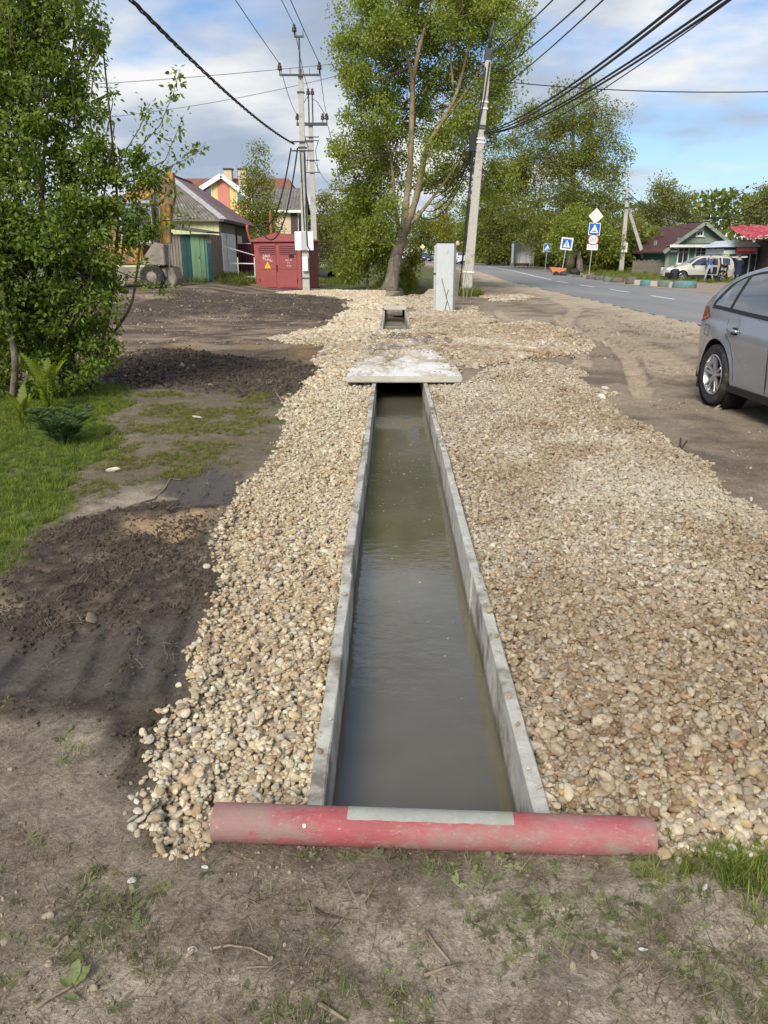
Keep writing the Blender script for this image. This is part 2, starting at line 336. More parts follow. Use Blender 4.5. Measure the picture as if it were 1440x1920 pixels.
# ---- relief
Z = terr(Xf, Yf)
amp = np.where(Yf < 60, 1, 0)
Z += amp*((n_m-0.5)*0.05 + (n_s-0.5)*0.022 + (n_f-0.5)*0.010*(Yf < 14))*(1-m_mu*0.8)
rid = 1-np.abs(2*n_s-1); rid2 = 1-np.abs(2*fbm(Xf, Yf, 5, 3, 61)-1)
Z += yard*((n_st2-0.5)*0.10 + (n_st-0.5)*0.12)*(1-grav)
Z += peat*(1-m_mu)*((rid-0.7)*0.05 + (rid2-0.7)*0.05*(1+0.8*m_p1)) + m_p1*0.0 + m_fm*(0.08 + (n_m-0.5)*0.12)
# tracks pressed into the wet mud, running towards the pile
def mudridge(x, y): return np.sin((x + 0.10*y)*2*math.pi/0.155 + 5.0*(fbm(x, y, 1.6, 3, 31)-0.5)) + 2.6*(fbm(x, y, 6.0, 4, 37)-0.5)
ridge = mudridge(Xf, Yf); Z += m_mu*(0.25+0.75*m_m2)*(0.013*sstep(-0.1, 0.7, ridge) - 0.012 + 0.045*sstep(0.1, 0.8, ridge)*(n_s-0.42) + 0.02*(n_f-0.5)*sstep(-0.2, 0.3, ridge))
col *= (1 + m_mu*(0.2+0.8*m_m2)*(0.25*sstep(0.2, -0.4, ridge) - 0.35*sstep(0.0, 0.5, ridge)*sstep(0.35, 0.6, n_s)))[:, None]
# wheel tracks with lug marks along the verge
for (x0, y0, x1, y1, wd, pitch, dep) in ((5.5, 21.5, 3.5, 9.3, 0.34, 0.42, 0.03), (4.9, 23, 3.0, 8.0, 0.12, 0.9, 0.035), (6.4, 24, 5.3, 9.5, 0.30, 0.42, 0.028), (3.4, 25, 2.95, 10.4, 0.13, 0.8, 0.03), (7.2, 34, 4.2, 18, 0.2, 0.9, 0.03)):
    dx_, dy_ = x1-x0, y1-y0; L_ = math.hypot(dx_, dy_); ux, uy = dx_/L_, dy_/L_
    al = (Xf-x0)*ux + (Yf-y0)*uy; cr = (Xf-x0)*(-uy) + (Yf-y0)*ux + 0.25*np.sin(al*0.5)
    k = sstep(wd+0.05, wd-0.03, np.abs(cr))*sstep(0, 1.5, al)*sstep(L_, L_-1.5, al)
    Z += k*(-dep*1.3 + 0.05*np.sin((al + np.abs(cr)*0.6)*2*math.pi/pitch)) + 0.02*sstep(wd+0.02, wd+0.1, np.abs(cr))*sstep(wd+0.35, wd+0.12, np.abs(cr))*sstep(0, 1.5, al)*sstep(L_, L_-1.5, al)
    rib = np.sin((al + np.abs(cr)*0.6)*2*math.pi/pitch); col = mixv(col, (0.36, 0.29, 0.215), k*sstep(0.0, 0.7, rib)*0.75 if pitch < 0.6 else k*0.7); col = mixv(col, (0.13, 0.10, 0.075), k*sstep(-0.1, -0.7, rib)*0.6*(pitch < 0.6))  # sandy ribs, with crest light and hollow shade put into the colour
# gravel heaps: a little higher than the channel on the road side
gh = grav*(0.0 + 0.06*sstep(0.7, 1.9, Xf)*sstep(1.5, 4, Yf)*(Yf < 13)*(1-sstep(1.9, 2.5, Xf)*0.4))
Z += gh
side = np.maximum(CH_L-Xf, Xf-CH_R)
Z -= (0.05*grav*sstep(13, 9, Yf) + 0.03*sstep(0.5, 0.1, side)*sstep(1.55, 1.75, Yf)*sstep(31, 30, Yf))
# gravel and dirt banked up against the slabs
bk1 = sstep(9.75, 10.3, Yf)*sstep(17.2, 16.0, Yf)*sstep(2.4, 0.75, np.abs(Xf-0.165)); Z += 0.092*bk1 + 0.02*grav*sstep(10.2, 11, Yf)*sstep(13, 12, Yf)
bk2 = sstep(23.6, 24.4, Yf)*sstep(31.5, 29.5, Yf)*sstep(2.0, 0.7, np.abs(Xf-0.22)); Z += 0.15*bk2
# open ditch past the second slab, with a grassed bank on its left
tcx = 0.75 + (Yf-35)*0.085; ditch = sstep(0.75, 0.35, np.abs(Xf-tcx))*sstep(33.8, 34.8, Yf)*sstep(58, 50, Yf)
Z -= ditch*0.6; col = mixv(col, (0.05, 0.04, 0.03), ditch*0.9)
Z += 0.32*sstep(1.3, 0.7, np.abs(Xf-(tcx-0.9)))*sstep(39, 43, Yf)*sstep(60, 52, Yf)
inside = (Xf > CH_L+0.012) & (Xf < CH_R-0.012) & (Yf > 1.79) & (Yf < 30.5)
Z = np.where(inside, -1.0, Z)
road_in = (np.abs(rd) < ROAD_HW-0.15) & (Yf < 290) & (Yf > -70)
roadz = np.interp(Yf, _ty, _tz)
edge = (np.abs(rd) >= ROAD_HW-0.15) & (np.abs(rd) < ROAD_HW+1.2)
Z = np.where(edge & (Yf > -70), roadz + 0.004 + (n_m-0.52)*0.10*(Yf < 70) - (Yf >= 70)*0.01, Z)
Z = np.where(road_in, roadz - 0.12 - 0.0008*np.maximum(Yf, 0), Z)
nx, ny = len(gx), len(gy)
idx = np.arange(nx*ny).reshape(ny, nx)
F4 = np.stack([idx[:-1, :-1].ravel(), idx[:-1, 1:].ravel(), idx[1:, 1:].ravel(), idx[1:, :-1].ravel()], 1)
wet = np.clip(m_mu*0.9 + peat*0.35, 0, 1)
colw = np.concatenate([np.clip(col, 0.005, 0.8), (1-wet)[:, None]], 1)
m, nt, b, out = newmat('soil')
va = N(nt, 'ShaderNodeVertexColor', layer_name='Col')
f1 = tex(nt, 55, 6, 0.7); f2 = tex(nt, 150, 4, 0.75); f3 = tex(nt, 9, 6, 0.65)
v1 = ramp(nt, f1, [(0.30, (0.62, 0.60, 0.57)), (0.70, (1.42, 1.41, 1.38))]); v3 = ramp(nt, f3, [(0.3, (0.82, 0.80, 0.78)), (0.7, (1.18, 1.18, 1.18))])
v2 = ramp(nt, f2, [(0.33, (0.75, 0.75, 0.75)), (0.64, (1.2, 1.2, 1.2))])
lk(nt, mixc(nt, 1.0, mixc(nt, 1.0, mixc(nt, 1.0, va.outputs['Color'], v1, 'MULTIPLY'), v2, 'MULTIPLY'), v3, 'MULTIPLY'), b.inputs['Base Color'])
lk(nt, mth(nt, 'ADD', mth(nt, 'MULTIPLY', va.outputs['Alpha'], 0.57), 0.38), b.inputs['Roughness']); b.inputs['Specular IOR Level'].default_value = 0.3
hb = mth(nt, 'ADD', f1, mth(nt, 'MULTIPLY', f2, 0.45)); bump(nt, b, mth(nt, 'MULTIPLY', hb, mth(nt, 'ADD', mth(nt, 'MULTIPLY', va.outputs['Alpha'], 0.8), 0.2)), 0.7, 0.02)
MAT['soil'] = m
me = mesh_np('ground', np.stack([Xf, Yf, Z], 1), F4, m, colw, smooth=True)
tag(link('ground', me), 'brown earth, mud and dust of the village roadside', kind='structure')
ZG = Z.reshape(ny, nx)
def gz(x, y):
    """height of the built ground"""
    x = np.atleast_1d(np.asarray(x, float)); y = np.atleast_1d(np.asarray(y, float))
    i = np.clip(np.searchsorted(gx, x)-1, 0, nx-2); j = np.clip(np.searchsorted(gy, y)-1, 0, ny-2)
    fx = (x-gx[i])/(gx[i+1]-gx[i]); fy = (y-gy[j])/(gy[j+1]-gy[j])
    return (ZG[j, i]*(1-fx)+ZG[j, i+1]*fx)*(1-fy) + (ZG[j+1, i]*(1-fx)+ZG[j+1, i+1]*fx)*fy
def g1(x, y): return float(gz(x, y)[0])
# ---------------------------------------------------------------- road with markings
m, nt, b, out = newmat('asphalt')
a1 = ramp(nt, tex(nt, 0.5, 6, 0.6, stretch=(1, 0.15, 1)), [(0.3, (0.175, 0.172, 0.168)), (0.7, (0.245, 0.240, 0.232))])
a2 = ramp(nt, tex(nt, 60, 4, 0.7), [(0.3, (0.75, 0.75, 0.75)), (0.7, (1.2, 1.2, 1.2))])
lk(nt, mixc(nt, 1, a1, a2, 'MULTIPLY'), b.inputs['Base Color']); b.inputs['Roughness'].default_value = 0.85; bump(nt, b, tex(nt, 120, 3), 0.3, 0.004)
MAT['asphalt'] = m
ry = np.concatenate([np.arange(-70, 120, 1.0), np.arange(120, 290, 2.5)])
def ribbon(o0, o1, y, dz, nc=9):
    rx = roadx(y); tx = np.gradient(rx, y); nl = np.sqrt(1+tx**2); px_, py_ = 1/nl, -tx/nl
    V = []
    for q in np.linspace(0, 1, nc):
        o_ = o0 + (o1-o0)*q; V.append(np.stack([rx+px_*o_, y+py_*o_, np.interp(y, _ty, _tz) + dz - 0.0022*(o_**2)*0.5 + 0.02], 1))
    V = np.stack(V, 1); n_ = len(y); id_ = np.arange(n_*nc).reshape(n_, nc)
    return V.reshape(-1, 3), np.stack([id_[:-1, :-1].ravel(), id_[:-1, 1:].ravel(), id_[1:, 1:].ravel(), id_[1:, :-1].ravel()], 1)
v_, f_ = ribbon(-ROAD_HW, ROAD_HW, ry, 0.0)
road = tag(link('road', mesh_np('road', v_, f_, MAT['asphalt'], smooth=True)), 'grey asphalt two-lane road', kind='structure')
MAT['line'] = M('road_paint', (0.72, 0.72, 0.70), 0.7, 0.12, 8, 0.1, dirt=(0.3, 0.29, 0.28), dirt_amt=0.3, dirt_scale=9)
dash = [(-20, -17), (-11, -8), (-2, 1), (7, 10), (16.0, 19), (24.2, 27.0), (30.5, 33.6), (37.0, 40.5), (44, 47.5), (51, 55)]
for y0, y1 in dash:
    v_, f_ = ribbon(-0.075, 0.075, np.linspace(y0, y1, 6), 0.008, 2)
    link('lane_marking', mesh_np('lane_marking', v_, f_, MAT['line']), road)
v_, f_ = ribbon(-0.08, 0.08, np.arange(57, 90, 0.8), 0.008, 2); link('lane_marking', mesh_np('lane_marking', v_, f_, MAT['line']), road)
for y0 in range(93, 150, 9):
    v_, f_ = ribbon(-0.09, 0.09, np.linspace(y0, y0+4, 5), 0.01, 2); link('lane_marking', mesh_np('lane_marking', v_, f_, MAT['line']), road)
# ---------------------------------------------------------------- concrete channel, slabs and water
CHI_L, CHI_R = CH_L+0.048, CH_R-0.048
# concrete with a damp scum line just above the water
mt_ = MAT['concrete'].copy(); mt_.name = 'trough_concrete'; nt = mt_.node_tree; b = [n_ for n_ in nt.nodes if n_.type == 'BSDF_PRINCIPLED'][0]; src = b.inputs['Base Color'].links[0].from_socket
t_ = N(nt, 'ShaderNodeTexCoord'); sp_ = N(nt, 'ShaderNodeSeparateXYZ'); lk(nt, t_.outputs['Object'], sp_.inputs[0]); lv = mth(nt, 'ADD', sp_.outputs[2], mth(nt, 'MULTIPLY', tex(nt, 6, 6, 0.7), 0.07))
st_ = ramp(nt, mth(nt, 'ADD', mth(nt, 'MULTIPLY', lv, 4), 1), [(0.33, (1, 1, 1)), (0.47, (0, 0, 0))]); lk(nt, mixc(nt, mth(nt, 'MULTIPLY', st_, 0.75), src, (0.075, 0.065, 0.04)), b.inputs['Base Color']); MAT['trough'] = mt_
chan = thing('drainage_channel', 'long open concrete drainage channel holding muddy water', 'channel', (0, 0, 0))
rng = np.random.default_rng(5)
def trough(y0, y1, dx, dz, tl=0.0):
    mb = MB(); n = max(6, int((y1-y0)/0.09)); top = 0.0
    for x0, x1 in ((CH_L, CHI_L), (CHI_R, CH_R)):
        yy = np.linspace(y0, y1, n); rows = []
        for i, yv in enumerate(yy):
            c0 = 0.004*rng.random()+0.002; c1 = 0.005*rng.random()+0.002
            chip = 0.016*rng.random() if rng.random() < 0.10 else 0
            e = tl*(yv-y0)/(y1-y0); zt = top+dz+0.004*(rng.random()-0.5)
            inner = x1 if x0 == CH_L else x0
            q = [(x0, -0.6), (x0, zt-c0-(chip if inner == x1 else 0)), (x0+c0, zt), (x1-c1, zt), (x1, zt-c1-chip*0.5), (x1+(0.012 if inner == x1 else 0), -0.6)]
            if inner == x0: q[0] = (x0-0.012, -0.6)
            rows.append([(a_+dx+e, yv, b_) for a_, b_ in q])
        V = [p for r_ in rows for p in r_]
        Fq = [(i*6+k, i*6+(k+1) % 6, (i+1)*6+(k+1) % 6, (i+1)*6+k) for i in range(n-1) for k in range(6)] + [tuple(range(6)), tuple((n-1)*6+k for k in range(6))]
        mb.add(V, Fq)
    mb.box(CH_L+dx, y0, -0.66, CH_R+dx, y1, -0.601)
    mb.build('trough_section', MAT['trough'], chan, smooth='auto')
for y0, y1, dx, dz, tl in ((1.80, 3.55, 0, 0, 0.0), (3.57, 5.80, -0.008, 0.006, 0.008), (5.82, 8.05, 0.006, -0.006, -0.008), (8.07, 10.3, 0.0, 0.004, 0.0), (10.31, 13.3, 0, 0, 0), (13.31, 16.3, 0, 0, 0), (16.31, 19.4, 0.01, 0.0, -0.01), (19.41, 22.4, 0, 0, 0.01), (22.41, 26, 0, 0, 0), (26.01, 30.5, 0, 0, 0)):
    trough(y0, y1, dx, dz, tl)
MB().box(CH_L, 1.765, -0.66, CH_R, 1.798, -0.03).build('end_wall', MAT['concrete'], chan)
MB().box(CH_L, 30.51, -0.66, CH_R, 30.6, -0.03).build('end_wall', MAT['concrete'], chan)
m, nt, b, out = newmat('muddy_water')
b.inputs['Base Color'].default_value = (0.085, 0.072, 0.043, 1); b.inputs['Roughness'].default_value = 0.035; b.inputs['IOR'].default_value = 1.52; b.inputs['Specular IOR Level'].default_value = 0.9
lk(nt, ramp(nt, tex(nt, 0.9, 4, 0.6), [(0.35, (0.105, 0.092, 0.058)), (0.65, (0.140, 0.125, 0.090))]), b.inputs['Base Color'])
rp = mth(nt, 'ADD', tex(nt, 9, 3, 0.5, stretch=(1, 1.7, 1)), mth(nt, 'MULTIPLY', tex(nt, 38, 2, 0.5, stretch=(1, 2.2, 1)), 0.22))
area = ramp(nt, tex(nt, 1.1, 2, 0.5), [(0.42, (0.12, 0.12, 0.12)), (0.62, (1, 1, 1))])
bump(nt, b, mth(nt, 'MULTIPLY', rp, area), 0.22, 0.02)
MAT['water'] = m
yy = np.linspace(1.79, 30.5, 120); V = [(x, y, -0.225) for y in yy for x in (CH_L+0.02, CH_R-0.02)]
mb = MB(); mb.add(V, [(2*i, 2*i+1, 2*i+3, 2*i+2) for i in range(119)])
tag(mb.build('water', m), 'murky brown water standing in the channel', kind='structure')
MAT['slab'] = M('slab_concrete', (0.47, 0.44, 0.37), 0.9, 0.12, 5, 0.4, dirt=(0.36, 0.32, 0.25), dirt_amt=0.3, bscale=40, bdist=0.004)
def slab(name, label, x0, x1, y0, y1, z0, z1):
    t = thing(name, label, 'concrete slab', ((x0+x1)/2, (y0+y1)/2, z0))
    hx, hy = (x1-x0)/2, (y1-y0)/2
    MB().box(-hx, -hy, 0, hx, hy, z1-z0).build('slab_body', MAT['slab'], t, bevel=0.012)
    return t
s1 = slab('bridge_slab', 'pale concrete slab bridging the channel, dusted white with cement', -0.57, 0.90, 9.72, 16.05, 0.012, 0.092)
# cement dust and trodden dirt lying on the slab
m, nt, b, out = newmat('cement_dust')
d1 = tex(nt, 3.2, 8, 0.72, stretch=(1, 0.35, 1)); b.inputs['Roughness'].default_value = 0.95
t_ = N(nt, 'ShaderNodeTexCoord'); sp_ = N(nt, 'ShaderNodeSeparateXYZ'); lk(nt, t_.outputs['Object'], sp_.inputs[0])
yy_ = mth(nt, 'MULTIPLY', mth(nt, 'ADD', sp_.outputs[1], 3.2), 0.16)
lk(nt, ramp(nt, mth(nt, 'ADD', mth(nt, 'SUBTRACT', 0.92, yy_), mth(nt, 'MULTIPLY', mth(nt, 'SUBTRACT', d1, 0.5), 3.4)), [(0.10, (0.15, 0.115, 0.082)), (0.36, (0.30, 0.245, 0.18)), (0.62, (0.48, 0.425, 0.35)), (1.0, (0.70, 0.685, 0.65))]), b.inputs['Base Color'])
bump(nt, b, tex(nt, 40, 5, 0.7), 0.6, 0.02); MAT['dust'] = m
def dustf(u, v):
    x = -0.725+1.45*u; y = -3.155+6.31*v
    return (x, y, 0.081 + 0.03*float(fbm(np.array([x*3]), np.array([y*3]), 2.0, 4, 5)[0])*min(1, v*9, (1-v)*9, u*7, (1-u)*7))
MB().grid(dustf, 34, 90).build('cement_dust', MAT['dust'], s1, smooth=True)
slab('cover_slab', 'grey concrete slab half buried in gravel behind the second opening', -0.42, 0.90, 24.2, 29.5, 0.012, 0.13)
# ---------------------------------------------------------------- gravel
def ico(sub, seed, flat=(1, 1, 1), ang=7, rough=0.10):
    bm = bmesh.new(); bmesh.ops.create_icosphere(bm, subdivisions=sub, radius=1.0); r_ = np.random.default_rng(seed)
    P = np.array([v.co[:] for v in bm.verts])
    for _ in range(ang):
        n_ = r_.normal(size=3); n_ /= np.linalg.norm(n_); d = r_.uniform(0.55, 0.85); k = P @ n_; P -= np.outer(np.maximum(k-d, 0)*0.85, n_)
    ph = r_.uniform(0, 6, (3, 3)); P *= (1 + rough*np.sin(P*2.3+ph[0]).sum(1)/3 + rough*0.5*np.sin(P*5+ph[1]).sum(1)/3)[:, None]
    P *= np.array(flat); P /= np.abs(P).max(0).mean()
    for v, p in zip(bm.verts, P): v.co = p
    me = bpy.data.meshes.new('stone'); bm.to_mesh(me); bm.free(); me.polygons.foreach_set('use_smooth', [True]*len(me.polygons)); return me
def stonemat(name, attr):
    m, nt, b, out = newmat(name); a = N(nt, 'ShaderNodeAttribute', attribute_type=attr, attribute_name='Col')
    n_ = tex(nt, 1.6, 6, 0.7); f = ramp(nt, n_, [(0.28, (0.66, 0.62, 0.56)), (0.5, (1, 1, 1)), (0.75, (1.16, 1.15, 1.12))])
    lk(nt, mixc(nt, 1, a.outputs['Color'], f, 'MULTIPLY'), b.inputs['Base Color']); b.inputs['Roughness'].default_value = 0.85; b.inputs['Specular IOR Level'].default_value = 0.25
    bump(nt, b, tex(nt, 7, 5, 0.75), 0.5, 0.12); return m
MAT['istone'] = stonemat('stone_instanced', 'INSTANCER'); MAT['stone'] = stonemat('stone_single', 'OBJECT')
for n_ in [x for x in MAT['stone'].node_tree.nodes if x.type == 'ATTRIBUTE']: n_.attribute_name = 'tint'
STONES = []
for i in range(14):
    r_ = np.random.default_rng(100+i); me = ico(3, 200+i, (1, r_.uniform(0.60, 1.0), r_.uniform(0.42, 0.78)), 6+i % 7, 0.08); me.materials.append(MAT['istone']); STONES.append(me)
PALETTE = np.array([(0.66, 0.58, 0.44), (0.60, 0.50, 0.365), (0.52, 0.41, 0.28), (0.39, 0.285, 0.185), (0.52, 0.48, 0.405), (0.72, 0.665, 0.54), (0.44, 0.36, 0.28), (0.55, 0.43, 0.25)])
def stone_cols(x, y, r_):
    n = len(x); w_ = np.array([0.22, 0.19, 0.15, 0.09, 0.12, 0.14, 0.06, 0.03]); c = PALETTE[r_.choice(8, n, p=w_)]*r_.uniform(0.72, 1.14, (n, 1))
    d = sstep(0.42, 0.66, fbm(x, y, 0.9, 4, 91)); right = sstep(0.3, 0.6, x)*sstep(1.5, 2.5, y)
    d = np.clip(d*(0.30 + 0.28*right) + 0.24*right + 0.35*sstep(0.5, 0.68, fbm(x, y, 2.3, 3, 95))*right, 0, 0.85)
    c = c*(1 + np.array((0.12, 0.09, 0.02))*(1-right)[:, None])
    c = c*(1-d[:, None]) + c*np.array((0.69, 0.61, 0.53))*d[:, None]
    wp = G(1290, 925); wl = np.exp(-(((x-wp.x)*0.9)**2 + ((y-wp.y)*0.62 - (x-wp.x)*0.0)**2)/0.12)
    wl = np.maximum(wl, 0.75*sstep(0.55, 0.7, fbm(x, y, 0.55, 3, 15))*(1-d)); wl = wl*r_.uniform(0.4, 1, n)
    c = c*(1-wl[:, None]*0.75) + np.array((0.68, 0.63, 0.50))*wl[:, None]*0.75
    return np.clip(c, 0.05, 0.8)
def proto_coll(name, meshes):
    cl = bpy.data.collections.new(name)
    for i, me in enumerate(meshes):
        o = bpy.data.objects.new('%s_%02d' % (name, i), me); cl.objects.link(o)
    return cl
def instancer(name, pos, rot, scl, idx, colr, coll, parent=None):
    me = bpy.data.meshes.new(name); me.vertices.add(len(pos)); me.vertices.foreach_set('co', np.asarray(pos, np.float32).ravel())
    for nm, ty, key, dat in (('rot', 'FLOAT_VECTOR', 'vector', rot), ('scl', 'FLOAT_VECTOR', 'vector', scl), ('idx', 'INT', 'value', idx)):
        a = me.attributes.new(nm, ty, 'POINT'); a.data.foreach_set(key, np.asarray(dat, np.int32 if ty == 'INT' else np.float32).ravel())
    a = me.attributes.new('Col', 'FLOAT_COLOR', 'POINT'); c4 = np.ones((len(pos), 4), np.float32); c4[:, :3] = colr; a.data.foreach_set('color', c4.ravel())
    ng = bpy.data.node_groups.new(name+'_scatter', 'GeometryNodeTree')
    ng.interface.new_socket('Geometry', in_out='INPUT', socket_type='NodeSocketGeometry'); ng.interface.new_socket('Geometry', in_out='OUTPUT', socket_type='NodeSocketGeometry')
    gi = ng.nodes.new('NodeGroupInput'); go = ng.nodes.new('NodeGroupOutput')
    ci = ng.nodes.new('GeometryNodeCollectionInfo'); ci.inputs[0].default_value = coll; ci.inputs['Separate Children'].default_value = True; ci.inputs['Reset Children'].default_value = True
    ip = ng.nodes.new('GeometryNodeInstanceOnPoints'); ip.inputs['Pick Instance'].default_value = True
    def att(nm, ty):
        n_ = ng.nodes.new('GeometryNodeInputNamedAttribute'); n_.data_type = ty; n_.inputs[0].default_value = nm; return n_.outputs[0]
    e2r = ng.nodes.new('FunctionNodeEulerToRotation')
    L = ng.links.new; L(gi.outputs[0], ip.inputs['Points']); L(ci.outputs[0], ip.inputs['Instance']); L(att('idx', 'INT'), ip.inputs['Instance Index'])
    L(att('rot', 'FLOAT_VECTOR'), e2r.inputs[0]); L(e2r.outputs[0], ip.inputs['Rotation']); L(att('scl', 'FLOAT_VECTOR'), ip.inputs['Scale']); L(ip.outputs[0], go.inputs[0])
    o = link(name, me, parent); md = o.modifiers.new('scatter', 'NODES'); md.node_group = ng; return o
SCOL = proto_coll('gravel_stone', STONES)
r_ = np.random.default_rng(44); n_ = 150; fy = np.concatenate([r_.normal(6.2, 0.9, 110), r_.uniform(2.2, 9, 40)]); fx = r_.uniform(CHI_L+0.03, CHI_R-0.03, n_); fs = 0.004*np.exp(r_.normal(0, 0.5, n_))
tag(instancer('floating_scum', np.stack([fx, fy, np.full(n_, -0.2245)], 1), np.stack([fx*0, fx*0, r_.uniform(0, 6, n_)], 1), np.stack([fs, fs*0.7, fs*0.15], 1), r_.integers(0, 14, n_), np.array((0.5, 0.48, 0.38))*r_.uniform(0.4, 1.3, (n_, 1)), SCOL), 'pale specks of scum floating on the channel water', 'scum', kind='stuff')
def scatter_poly(poly, dens, r_, x0=None, x1=None, jit=0.035):
    b0 = poly.min(0)-0.1; b1 = poly.max(0)+0.1
    if x0 is not None: b0[0] = max(b0[0], x0)
    if x1 is not None: b1[0] = min(b1[0], x1)
    n = int((b1-b0).prod()*dens); p = r_.uniform(b0, b1, (n, 2))
    jx = (fbm(p[:, 0], p[:, 1], 2.2, 4, 3)-0.5)*2*(jit+0.012*p[:, 1])*1.6; jy = (fbm(p[:, 0], p[:, 1], 2.2, 4, 8)-0.5)*2*(jit+0.012*p[:, 1])*1.6
    d = sdist(p[:, 0]+jx, p[:, 1]+jy, poly); keep = d > -np.abs(r_.normal(0, 0.03, n))
    return p[keep], d[keep]
def deposit(p, rad, flat, cell=0.0045):
    """drop the stones one after another on a height map, so they lie on and between each other"""
    b0 = p.min(0)-0.15; b1 = p.max(0)+0.15; nx_, ny_ = ((b1-b0)/cell).astype(int)+1
    gxx, gyy = np.meshgrid(b0[0]+np.arange(nx_)*cell, b0[1]+np.arange(ny_)*cell, indexing='ij')
    H = gz(gxx.ravel(), gyy.ravel()).reshape(nx_, ny_); H = np.maximum(H, -0.08)
    z = np.empty(len(p)); ii = ((p-b0)/cell).astype(int); kern = {}
    for k in range(len(p)):
        r_ = rad[k]; n_ = max(1, int(r_/cell))
        if n_ not in kern:
            q = np.arange(-n_, n_+1)/(n_+0.5); d2 = q[:, None]**2+q[None]**2; kern[n_] = (np.sqrt(np.maximum(1-d2, 0)), d2 < 1)
        K, inn = kern[n_]; i, j = ii[k]; W = H[i-n_:i+n_+1, j-n_:j+n_+1]; h_ = r_*flat[k]
        zc = (W[inn].mean()*0.9 + W[inn].max()*0.1) + h_*0.36; z[k] = zc
        np.maximum(W, np.where(inn, zc + K*h_, -9), out=W)
    return z
def gravel_bed(name, label, polys, dens, rmean, seed, x0=None, x1=None, singles=0, layers=True, cap=0.13):
    r_ = np.random.default_rng(seed); P_ = np.concatenate([scatter_poly(p, dens, r_, x0, x1)[0] for p in polys])
    if layers:
        k_ = (np.abs(P_[:, 0]-0.02) < 0.515*P_[:, 1]+0.55) & (r_.random(len(P_)) < np.interp(P_[:, 1], [1.5, 4, 10, 12], [1.0, 0.95, 0.55, 0.5])); P_ = P_[k_]
    n = len(P_); rad = np.clip(rmean*np.exp(r_.normal(0, 0.36, n)), rmean*0.45, rmean*2.6)
    rad = rad*(np.interp(P_[:, 1], [1.5, 2.6, 4.5, 10], [1.30, 1.2, 1.05, 1.35])*np.where(P_[:, 0] < 0, np.interp(P_[:, 1], [1.5, 4], [0.86, 0.98]), 1) if layers else 1)
    out_ = np.maximum(CH_L-P_[:, 0], P_[:, 0]-CH_R) > rad*0.75; P_, rad = P_[out_], rad[out_]; n = len(P_)
    # keep clear of the pipe and of the slabs
    idx = r_.integers(0, 14, n); rot = np.stack([r_.normal(0, 0.35, n), r_.normal(0, 0.35, n), r_.uniform(0, 6.28, n)], 1)
    z = deposit(P_, rad, np.full(n, 0.72)) if layers else gz(P_[:, 0], P_[:, 1]) + r_.uniform(0.0, 0.03, n)
    colr = stone_cols(P_[:, 0], P_[:, 1], r_); pos = np.stack([P_[:, 0], P_[:, 1], z], 1); scl = np.repeat(rad[:, None], 3, 1)*r_.uniform(0.88, 1.14, (n, 3))
    bed = thing(name, label, 'gravel', (0, 0, 0)); bed['kind'] = 'structure'
    if singles:
        score = rad/np.hypot(P_[:, 0], np.hypot(P_[:, 1], 1.5)) * (np.abs(P_[:, 0]-0.1) < 0.52*P_[:, 1]+0.0) + 0.15*(z-gz(P_[:, 0], P_[:, 1]))*0.1
        pick = np.argsort(-score)[:singles]; rest = np.ones(n, bool); rest[pick] = False
        for k in pick:
            o = link('stone', SINGLE[idx[k]], bed, pos[k], rot[k]); o.scale = scl[k]; o['tint'] = [float(c) for c in colr[k]]
    else: rest = np.ones(n, bool)
    g_ = instancer('gravel', pos[rest], rot[rest], scl[rest], idx[rest], colr[rest], SCOL, bed); g_['kind'] = 'stuff'
    return bed, n
SINGLE = []
for me in STONES:
    c_ = me.copy(); c_.materials.clear(); c_.materials.append(MAT['stone']); SINGLE.append(c_)
cnt = []
cnt.append(gravel_bed('gravel_bed', 'strip of cream gravel along the left side of the channel', [P_GL], 8000, 0.0078, 11, singles=300)[1])
cnt.append(gravel_bed('gravel_bed', 'wide field of brownish gravel right of the channel', [P_GR], 7600, 0.0077, 12, x1=4.2, singles=300)[1])
# stones kicked on to the slabs
def slab_stones(label, x0, x1, y0, y1, z, n, seed, front):
    r_ = np.random.default_rng(seed); p = r_.uniform((x0, y0), (x1, y1), (n, 2)); ed = np.minimum(p[:, 0]-x0, x1-p[:, 0]); k = r_.random(n) < np.clip((0.12+1.5*np.exp(-ed/0.14) + 0.8*sstep(0.5, 0.62, fbm(p[:, 0], p[:, 1], 1.5, 3, seed)))*front(p[:, 1]), 0, 1); p = p[k]; n = len(p); s_ = 0.013*np.exp(r_.normal(0, 0.35, n))
    o = instancer('slab_stones', np.stack([p[:, 0], p[:, 1], np.full(n, z)+s_*0.6], 1), np.stack([r_.normal(0, 0.3, n), r_.normal(0, 0.3, n), r_.uniform(0, 6.28, n)], 1), np.repeat(s_[:, None], 3, 1), r_.integers(0, 14, n), stone_cols(p[:, 0], p[:, 1], r_), SCOL); tag(o, label, 'gravel', kind='stuff')
slab_stones('stray gravel scattered over the bridging slab', -0.62, 0.95, 10.0, 16.2, 0.097, 11000, 71, lambda y: 0.12+0.75*sstep(11.0, 15.0, y)); slab_stones('gravel covering the buried slab behind the second opening', -0.6, 1.05, 24.35, 29.8, 0.135, 9000, 72, lambda y: sstep(24.4, 25.2, y)*3)
cnt.append(gravel_bed('gravel_bed', 'pale gravel spread left of the bridging slab towards the mud heap', [P_GL2], 900, 0.024, 13, layers=False)[1])
cnt.append(gravel_bed('gravel_bed', 'gravel patch between the bridging slab and the tyre tracks', [P_GR2], 1100, 0.022, 14, layers=False)[1])
cnt.append(gravel_bed('gravel_bed', 'gravel heaped round the foot of the white cabinet', [P_GR3, P_GR4], 900, 0.024, 15, layers=False)[1])
